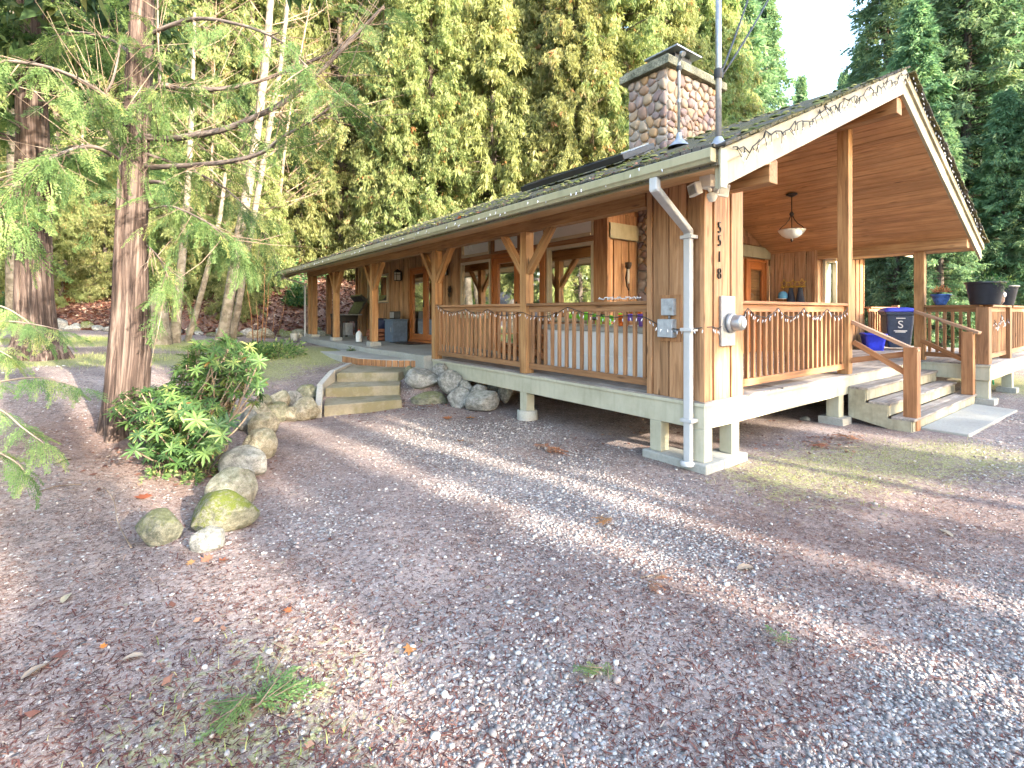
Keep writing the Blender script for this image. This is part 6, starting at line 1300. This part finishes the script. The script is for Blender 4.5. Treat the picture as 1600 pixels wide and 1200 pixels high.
# --- rhododendron
b = hit(292, 716); tR = b[0] * FW[0] + b[1] * FW[1]; rh = thing('rhododendron_bush', 'spreading rhododendron with whorled glossy leaves between the near cedar and the stone border', 'bush', b); q = random.Random(15); st = MB(); S, D, LN, FL, Tn = [], [], [], [], []
def whorl(p, up, L, tone):
    up = up.normalized(); a0 = up.orthogonal().normalized(); b0 = up.cross(a0); n = q.randint(8, 11); ph = q.uniform(0, 6.28)
    for k in range(n):
        a = ph + 2 * PI * k / n + q.gauss(0, .12); o = a0 * math.cos(a) + b0 * math.sin(a); d = (o + up * q.uniform(-.35, .45)).normalized(); S.append(p[:]); D.append(d[:]); LN.append(L * q.uniform(.75, 1.15)); FL.append((up + o * .2)[:]); Tn.append(min(.95, max(0, tone + q.gauss(0, .12))) if q.random() > .004 else 1.0)
root = Vector(b)
for (cx, cy, rx, ry, dt, n) in ((345, 568, 64, 42, .15, 95), (385, 600, 30, 36, .25, 26), (300, 600, 40, 34, .1, 40), (235, 640, 62, 34, -.1, 60), (300, 665, 58, 50, -.25, 90), (275, 690, 70, 36, -.4, 55), (325, 640, 40, 40, .0, 36)):
    hubs = []
    for _ in range(int(n * 1.9)):
        a, r_ = q.uniform(0, 6.28), math.sqrt(q.random()); x, y = cx + rx * r_ * math.cos(a), cy + ry * r_ * math.sin(a); t = tR + dt + q.gauss(0, .28)
        p = at(x, y, t); g = hz(p[0], p[1]) + .06; p[2] = max(p[2], g); out = Vector((p[0] - root[0], p[1] - root[1], .9 + q.uniform(-.2, .5))); whorl(p, out + Vector((q.gauss(0, .35), q.gauss(0, .35), 0)), q.uniform(.075, .115), q.gauss(.48, .22)); hubs.append(p)
    for p in hubs[::3]:
        mid = root.lerp(p, .5) + Vector((q.gauss(0, .08), q.gauss(0, .08), -.08)); pp = smooth([root + Vector((q.gauss(0, .06), q.gauss(0, .06), -.05)), mid, p], 5); st.tube(pp, list(np.linspace(.014, .005, len(pp))), 6, caps=False)
S, D, LN, FL = map(np.array, (S, D, LN, FL)); n = len(S); qq = R(3); side = unit(np.cross(D, FL)); nr = unit(np.cross(side, D)); W = LN * .105
def rowp(f, w, dz): return S + D * (LN * f)[:, None] + side * (W * w)[:, None] + nr * (LN * dz)[:, None]
ring = [rowp(.0, .15, 0), rowp(.3, -.9, .03), rowp(.3, .9, .03), rowp(.3, 0, -.012), rowp(.68, -.95, -.02), rowp(.68, .95, -.02), rowp(.68, 0, -.065), rowp(1, 0, -.15)]
V = np.stack(ring, 1).reshape(-1, 3); Fq = np.concatenate([np.arange(n)[:, None] * 8 + np.array([f]) for f in ([0, 3, 1, 1], [0, 2, 3, 3], [1, 3, 6, 4], [3, 2, 5, 6], [4, 6, 7, 7], [6, 5, 7, 7])])
tri = Fq[:, 2] == Fq[:, 3]; T2 = np.concatenate([Fq[~tri][:, [0, 1, 2]], Fq[~tri][:, [0, 2, 3]], Fq[tri][:, :3]]); np_mesh('leaves', V, T2, M['rhodo'], rh, rn=np.array(Tn)[T2[:, 0] // 8]); st.build('stems', M['twig'], rh)
# --- undergrowth shrubs
def shrub(x, y, r_, h, n, L, mat, label, group, seed, kind='undergrowth_shrub'):
    q = R(seed); z = hz(x, y); o = thing(kind, label, 'shrub', (x, y, z), group); d = q.normal(size=(n, 3)); d[:, 2] = np.abs(d[:, 2]); d = unit(d); P = d * q.uniform(.35, 1, n)[:, None] * np.array([r_, r_, h]) * (1 + .3 * Sines(seed, 6, 2, 2)(d))[:, None] + np.array([x, y, z]); dv = unit(d + q.normal(0, .5, (n, 3)) + np.array([0, 0, -.25])); ln = L * q.uniform(.5, 1.3, n); V, Fq = kites(P, dv, ln, ln * .2, q); np_mesh('leaves', V, Fq, M[mat], o, rn=q.rand(n)); m = MB(); qq = random.Random(seed)
    for k in range(7): e = Vector((qq.gauss(0, .5), qq.gauss(0, .5), 1)).normalized(); m.tube([(x, y, z - .05), Vector((x, y, z)) + e * h * .8], [.012, .004], 5, caps=False)
    m.build('stems', M['twig'], o)
for k, (px, t, r_, h, mat, lb, gp) in enumerate(((-5, 19, 1.5, 1.5, 'fern', 'leafy green shrub at the left edge behind the thick cedar', None), (20, 22, 1.3, 1.5, 'fern', 'leafy green shrub growing behind the grey trunk at the far left', None), (128, 25.5, .8, .9, 'fern', 'green shrub beside the rotten red stump', 'shrubs above the far stone row'), (95, 22.3, .55, .8, 'fern', 'green shrub just above the far stone row', 'shrubs above the far stone row'), (150, 26, .9, 1.0, 'near_leaf', 'green shrub just above the far stone row', 'shrubs above the far stone row'), (320, 20.5, 1.2, 1.6, 'near_leaf', 'bright bushy shrub between the leaning alder trunks', 'bright shrubs behind the alders'), (395, 19.6, .8, 1.1, 'fern', 'dark green shrub behind the thin orange saplings', 'shrubs on the leafy bank'), (440, 21.5, .9, 1.0, 'fern', 'green shrub on the brown leafy bank', 'shrubs on the leafy bank'), (462, 20.5, .5, .7, 'fern', 'green shrub on the brown leafy bank', 'shrubs on the leafy bank'), (418, 24, 1.2, 1.4, 'cedar_leaf', 'yellowish shrub high on the leafy bank', None), (285, 20.8, .9, 1.2, 'near_leaf', 'bright bushy shrub between the leaning alder trunks', 'bright shrubs behind the alders'), (505, 24, .7, .9, 'fern', 'shrub on the bank seen between the patio posts', 'shrubs seen through the porch'), (550, 27, 1.0, 1.3, 'fern', 'shrub on the bank seen between the patio posts', 'shrubs seen through the porch'))):
    X, Y = pt(px, t); shrub(X, Y, r_, h, 3400 if r_ > .9 else 1800, .16, mat, lb, gp, 400 + k)
for k, (px, py, r_, h, mat, lb, gp) in enumerate(((438, 556, .5, .34, 'near_leaf', 'low feathery ground plant on the soil left of the concrete landing', None), (405, 560, .35, .3, 'rhodo', 'low green plant just right of the rhododendron', None), (395, 552, .3, .3, 'fern', 'small tuft of green behind the rhododendron', None), (549, 551, .10, .14, 'fern', 'tiny green weed on the edge of the concrete landing', None), (322, 740, .12, .14, 'near_leaf', 'pale green weed in front of the rhododendron', 'weeds under the rhododendron'), (250, 745, .16, .12, 'near_leaf', 'pale green weed in front of the rhododendron', 'weeds under the rhododendron'), (300, 752, .12, .1, 'near_leaf', 'pale green weed in front of the rhododendron', 'weeds under the rhododendron'), (212, 560, .2, .15, 'fern', 'tuft of weeds right behind the near cedar', None))):
    p = hit(px, py); shrub(p[0], p[1], r_, h, 700 if r_ > .25 else 160, .10 if r_ > .25 else .05, mat, lb, gp, 440 + k, 'ground_plant')
p = hit(97, 472); o = thing('tree_stump', 'rotten red tree stump above the far stone row', 'stump', p); m = MB(); near_trunk(m, [Vector(p) + Vector((0, 0, z)) for z in (-.2, .1, .4, .8, .95)], [.75, .6, .48, .42, .3], 9, 22, .14); m.build('trunk', M['stump'], o)
# --- cedar branches reaching in from the left edge
def reach(seqs, base, label, seed):
    q = random.Random(seed); o = thing('cedar_sapling', label, 'tree', base); m = MB(); items = []
    m.tube([base, Vector(base) + Vector((.03, .02, 1.4)), Vector(base) + Vector((0, .05, 3.0))], [.045, .035, .012], 10); m.build('trunk', M['bark'], o); m = MB()
    for seq in seqs:
        pts = P3(seq); z = pts[0][2]; p = smooth([Vector((base[0], base[1], z + .15))] + pts, 8); m.tube(p, list(np.linspace(.010, .0022, len(p))), 6); n = len(p)
        for i in range(2, n):
            d = (p[min(i + 1, n - 1)] - p[i - 1]).normalized()
            for s in (-1, 1):
                if q.random() < .55:
                    sd = d.cross(Vector((0, 0, 1))).normalized() * s; items.append((p[i][:], (d * .75 + sd * q.uniform(.4, 1.0) + Vector((0, 0, q.uniform(-.75, -.15))))[:], q.uniform(.24, .46), q.gauss(0, .35)))
        items.append((p[-1][:], (p[-1] - p[-2])[:], .45, 0))
    bv = Vector(base); back = math.atan2(-RT_[1], -RT_[0])
    for k in range(20):
        a = back + q.uniform(-1.35, 1.35); zz = .5 + k * .125; l = (1.25 - .042 * k) * q.uniform(.75, 1.1); e = Vector((math.cos(a), math.sin(a), .12)); p0 = bv + Vector((.02, .03, zz)); p = smooth([p0, p0 + e * l * .5 + Vector((0, 0, .03)), p0 + e * l + Vector((0, 0, -.22 * l))], 7); m.tube(p, list(np.linspace(.009, .002, len(p))), 5)
        for i in range(2, len(p)):
            d = (p[i] - p[i - 1]).normalized()
            for s in (-1, 1): items.append((p[i][:], (d * .75 + d.cross(Vector((0, 0, 1))).normalized() * s * q.uniform(.4, 1) + Vector((0, 0, q.uniform(-.75, -.1))))[:], q.uniform(.4, .75), q.gauss(0, .35)))
    m.build('branches', M['twig'], o); V, Fq, rn = place_sprays(items, seed, .15); np_mesh('foliage', V, Fq, M['near_leaf'], o, rn=np.clip(rn + .12, 0, .95)); return o
bb = at(-190, 780, 3.4); bb[2] = hz(bb[0], bb[1]) - .1
reach([[(-60, 470, 3.4), (0, 478, 3.3), (40, 500, 3.2), (62, 520, 3.2)], [(-60, 505, 3.3), (10, 502, 3.2), (60, 508, 3.1), (96, 516, 3.1)], [(-60, 600, 3.2), (0, 596, 3.1), (60, 590, 3.0), (122, 604, 3.0)], [(-60, 620, 3.0), (0, 640, 2.9), (35, 668, 2.8), (68, 692, 2.8)], [(-80, 690, 2.9), (-20, 700, 2.8), (25, 722, 2.8), (40, 740, 2.8)], [(-60, 540, 3.3), (-10, 545, 3.2), (20, 560, 3.2)]], bb, 'young cedar whose feathery branches reach in from the left edge', 71)

# --- fallen leaves, sprigs and twigs lying on the ground, each a thing
def maple_leaf(q, s):
    pr = []; lob = [(0, 1), (.32, .55), (.62, .95), (.95, .45), (1.25, .80), (1.7, .4), (2.3, .62), (2.7, .30)]
    for a, r_ in lob: pr.append((math.sin(a) * r_, math.cos(a) * r_))
    full = pr + [(-x, y) for x, y in pr[::-1] if abs(x) > 1e-6]; n = len(full); k1, k2 = q.uniform(.1, .45), q.uniform(-.3, .3)
    V = [(0, 0, .03)] + [(x * s, y * s, s * (.06 + k1 * x * x + k2 * y * y * .6 + .05 * math.sin(5 * x + 3 * y))) for x, y in full]; V[0] = (0, 0, .05 * s)
    return V, [(0, 1 + i, 1 + (i + 1) % n) for i in range(n)]
GLV = 'fallen leaves on the drive'
LV = [(226, 779, 18, 'dead_leaf', 'large curled brown maple leaf on the soil left of the border stones', 'maple'), (641, 1015, 16, 'dead_leaf', 'curled red brown maple leaf alone on the gravel near the bottom', 'maple'), (322, 877, 14, 'dead_leaf', 'reddish leaf in front of the small pale boulder', 'maple'), (345, 878, 13, 'dead_leaf', 'second reddish leaf in front of the small pale boulder', 'maple'), (300, 880, 10, 'dead_leaf', 'third reddish leaf in front of the small pale boulder', 'maple'), (452, 957, 10, 'dead_leaf', 'dark red leaf on the dark soil left of the gravel', 'maple'), (56, 1053, 20, 'pale_leaf', 'long pale tan leaf near the lower left corner', 'oval'), (208, 1030, 14, 'pale_leaf', 'pale silvery leaf on the soil at lower left', 'oval'), (104, 938, 14, 'pale_leaf', 'flat pale leaf on the dark soil at far left', 'oval'), (163, 1012, 8, 'dead_red', 'small orange leaf left of the pale silvery one', 'maple'), (98, 722, 12, 'pale_leaf', 'tan leaf lying on the soil in front of the left cedar branches', 'oval'), (1128, 690, 10, 'dead_leaf', 'brown leaf beside the corner footing', 'maple'), (720, 690, 10, 'dead_leaf', 'brown leaf on the gravel below the dry wall', 'maple'), (733, 654, 12, 'dead_leaf', 'brown leaf at the foot of the dry wall', 'maple'), (1120, 665, 10, 'dead_leaf', 'brown leaf under the front deck', 'maple'), (1165, 890, 16, 'pale_leaf', 'pale flat leaf on the gravel below the sunny grass', 'oval'), (700, 655, 12, 'dead_leaf', 'rust leaf between the dry wall and the gravel', 'maple'), (1478, 835, 12, 'pale_leaf', 'pale leaf on the sunlit soil at right', 'oval')]
for k, (px, py, w, mat, lb, kd) in enumerate(LV):
    q = random.Random(k + 3); p = hit(px, py); t = p[0] * FW[0] + p[1] * FW[1]; s = w * t / F
    if kd == 'maple': V, Fs = maple_leaf(q, s)
    else:
        n = 12; ed = [(math.sin(2 * PI * i / n) * .42 * s, math.cos(2 * PI * i / n) * s, s * (.05 + .25 * math.sin(2 * PI * i / n) ** 2)) for i in range(n)]; V = [(0, 0, .03 * s)] + ed; Fs = [(0, 1 + i, 1 + (i + 1) % n) for i in range(n)]
    o = np_mesh('fallen_leaf', V, Fs, M[mat], rn=[q.random()] * len(Fs)); o.location = p + Vector((0, 0, .006)); o.rotation_euler = (q.uniform(-.2, .2), q.uniform(-.2, .2), q.uniform(0, 6.28)); tag(o, lb, 'leaf', GLV)
for k, (y, dx, mat) in enumerate(((2.55, .1, 'dead_red'), (2.9, .16, 'dead_leaf'), (3.1, .05, 'dead_red'), (4.1, .1, 'dead_leaf'), (4.5, .2, 'dead_red'), (4.62, .06, 'dead_red'), (5.9, .1, 'dead_leaf'), (6.5, .12, 'dead_red'), (7.1, .08, 'dead_leaf'), (8.6, .1, 'dead_leaf'))):
    q = random.Random(k + 70); V, Fs = maple_leaf(q, .085); o = np_mesh('fallen_leaf', V, Fs, M[mat], rn=[q.random()] * len(Fs)); o.location = (XE + dx, y, ztop(XE + dx) + .02); o.rotation_euler = (q.uniform(-.6, .6), q.uniform(-.9, .1), q.uniform(0, 6.28)); tag(o, 'orange brown maple leaf caught on the mossy roof edge above the gutter', 'leaf', 'leaves on the roof edge')
def sprig(px, py, ang, wpx, mat, label, n=3, seed=1, cat='cedar sprig', tone=.2):
    q = random.Random(seed); p = hit(px, py); t = p[0] * FW[0] + p[1] * FW[1]; L = wpx * t / F; sc = L / .42; items = []
    for k in range(n):
        a = ang + (k - (n - 1) / 2) * .55 + q.gauss(0, .12); items.append((tuple(p + Vector((q.gauss(0, .02), q.gauss(0, .02), .03 + .01 * k))), (math.cos(a), math.sin(a), .10), sc * q.uniform(.8, 1.05), q.gauss(0, .12)))
    V, Fq, rn = place_sprays(items, seed, .17); 
    for _ in range(1): V[:, 2] = np.maximum(V[:, 2], height(V[:, 0], V[:, 1]) + .004)
    o = thing('cedar_sprig', label, cat, p); np_mesh('needles', V, Fq, M[mat], o, rn=np.clip(rn + tone, 0, .95)); m = MB(); [m.tube([Vector(i[0]), Vector(i[0]) + Vector(i[1]) * L * .8], [.003, .0015], 5) for i in items]; m.build('twig', M['twig'], o)
sprig(398, 1108, YAW + 2.6, 80, 'near_leaf', 'broad yellow green cedar sprig lying near the bottom edge, left of the pair', 4, 1); sprig(405, 1118, -YAW + .95, 95, 'near_leaf', 'long green cedar sprig lying near the bottom edge, right of the pair', 3, 2, tone=.1)
sprig(940, 1072, 1.6, 42, 'near_leaf', 'small green cedar sprig alone on the lower gravel', 4, 3); sprig(395, 1062, 1.4, 34, 'near_leaf', 'little green sprig just above the pair at the bottom edge', 2, 4); sprig(1215, 1010, .4, 40, 'near_leaf', 'short green sprig on the lower right gravel', 3, 5)
sprig(1015, 915, -1.0, 28, 'brown_spray', 'orange brown dead sprig in the middle of the gravel', 4, 6, tone=0); sprig(850, 708, .2, 38, 'brown_spray', 'rusty dead sprig on the gravel below the porch', 5, 7, tone=0); sprig(1325, 690, .6, 26, 'brown_spray', 'rusty dead sprigs on the ground in front of the deck support', 5, 8, tone=0); sprig(955, 820, 2.6, 28, 'brown_spray', 'flat rusty sprig at the middle right of the gravel', 4, 9, tone=0); sprig(1290, 700, 2.5, 22, 'brown_spray', 'small rusty sprig under the front deck edge', 4, 10, tone=0)
for k, (seq, lb) in enumerate(((((398, 1096), (420, 1068), (436, 1040), (445, 1020)), 'thin bare twig rising from the cedar sprigs at the bottom edge'), (((205, 858), (185, 830), (178, 805), (166, 796)), 'bare dry twig leaning beside the green grey boulder'), (((60, 770), (90, 762), (128, 760)), 'dark stick lying on the soil at far left'), (((1000, 905), (1020, 902), (1040, 908)), 'thin pale stick on the gravel beside the orange sprig'), (((1260, 690), (1300, 700), (1345, 700)), 'dry stick on the ground below the front deck'))):
    q = random.Random(k); pts = [hit(*s) + Vector((0, 0, .008 + (.05 * i if k == 1 else .004 * i))) for i, s in enumerate(seq)]; m = MB(); m.tube(smooth(pts, 4), .004, 5)
    if k < 2:
        for i in range(1, len(pts)): m.tube([pts[i], pts[i] + Vector((q.gauss(0, .05), q.gauss(0, .05), .05))], [.0025, .001], 4)
    tag(m.build('fallen_twig', M['twig']), lb, 'twig')
for o in PROTO:
    if o not in used:
        for c in list(o.children): bpy.data.objects.remove(c)
        bpy.data.objects.remove(o)
# ---------------------------------------------------------------- camera, sun and sky
cam = bpy.data.cameras.new('camera'); co = bpy.data.objects.new('camera', cam); COL.objects.link(co); SC.camera = co
co.location = (0, 0, EYE); co.rotation_euler = (PI / 2, 0, -YAW); cam.sensor_width = 36; cam.lens = 36 * F / 1600; cam.shift_y = (HZ - 600) / 1600; cam.clip_end = 600; cam.clip_start = .05
s = bpy.data.lights.new('sun', 'SUN'); s.energy = SUN_E; s.angle = math.radians(.55); s.color = (1, .90, .74); so = bpy.data.objects.new('sun', s); COL.objects.link(so)
d = Vector((math.sin(SUN_AZ) * math.cos(SUN_EL), math.cos(SUN_AZ) * math.cos(SUN_EL), math.sin(SUN_EL))); so.rotation_euler = d.to_track_quat('Z', 'Y').to_euler(); so.location = d * 40
w = bpy.data.worlds.new('World'); SC.world = w; w.use_nodes = True; nt = w.node_tree; bg = nt.nodes['Background']; sk = nt.nodes.new('ShaderNodeTexSky'); sk.sky_type = 'NISHITA'; sk.sun_disc = False; sk.sun_elevation = SUN_EL; sk.sun_rotation = SUN_AZ; sk.dust_density = 1.6; sk.ozone_density = .5
nt.links.new(sk.outputs[0], bg.inputs[0]); bg.inputs[1].default_value = SKY
SC.view_settings.view_transform = 'Standard'; SC.view_settings.look = 'None'; SC.view_settings.exposure = EXPO; SC.view_settings.gamma = 1
SC.cycles.max_bounces = 7; SC.cycles.diffuse_bounces = 4; SC.cycles.glossy_bounces = 3; SC.cycles.transparent_max_bounces = 10; SC.cycles.transmission_bounces = 4; SC.cycles.use_denoising = True; SC.cycles.caustics_reflective = False; SC.cycles.caustics_refractive = False
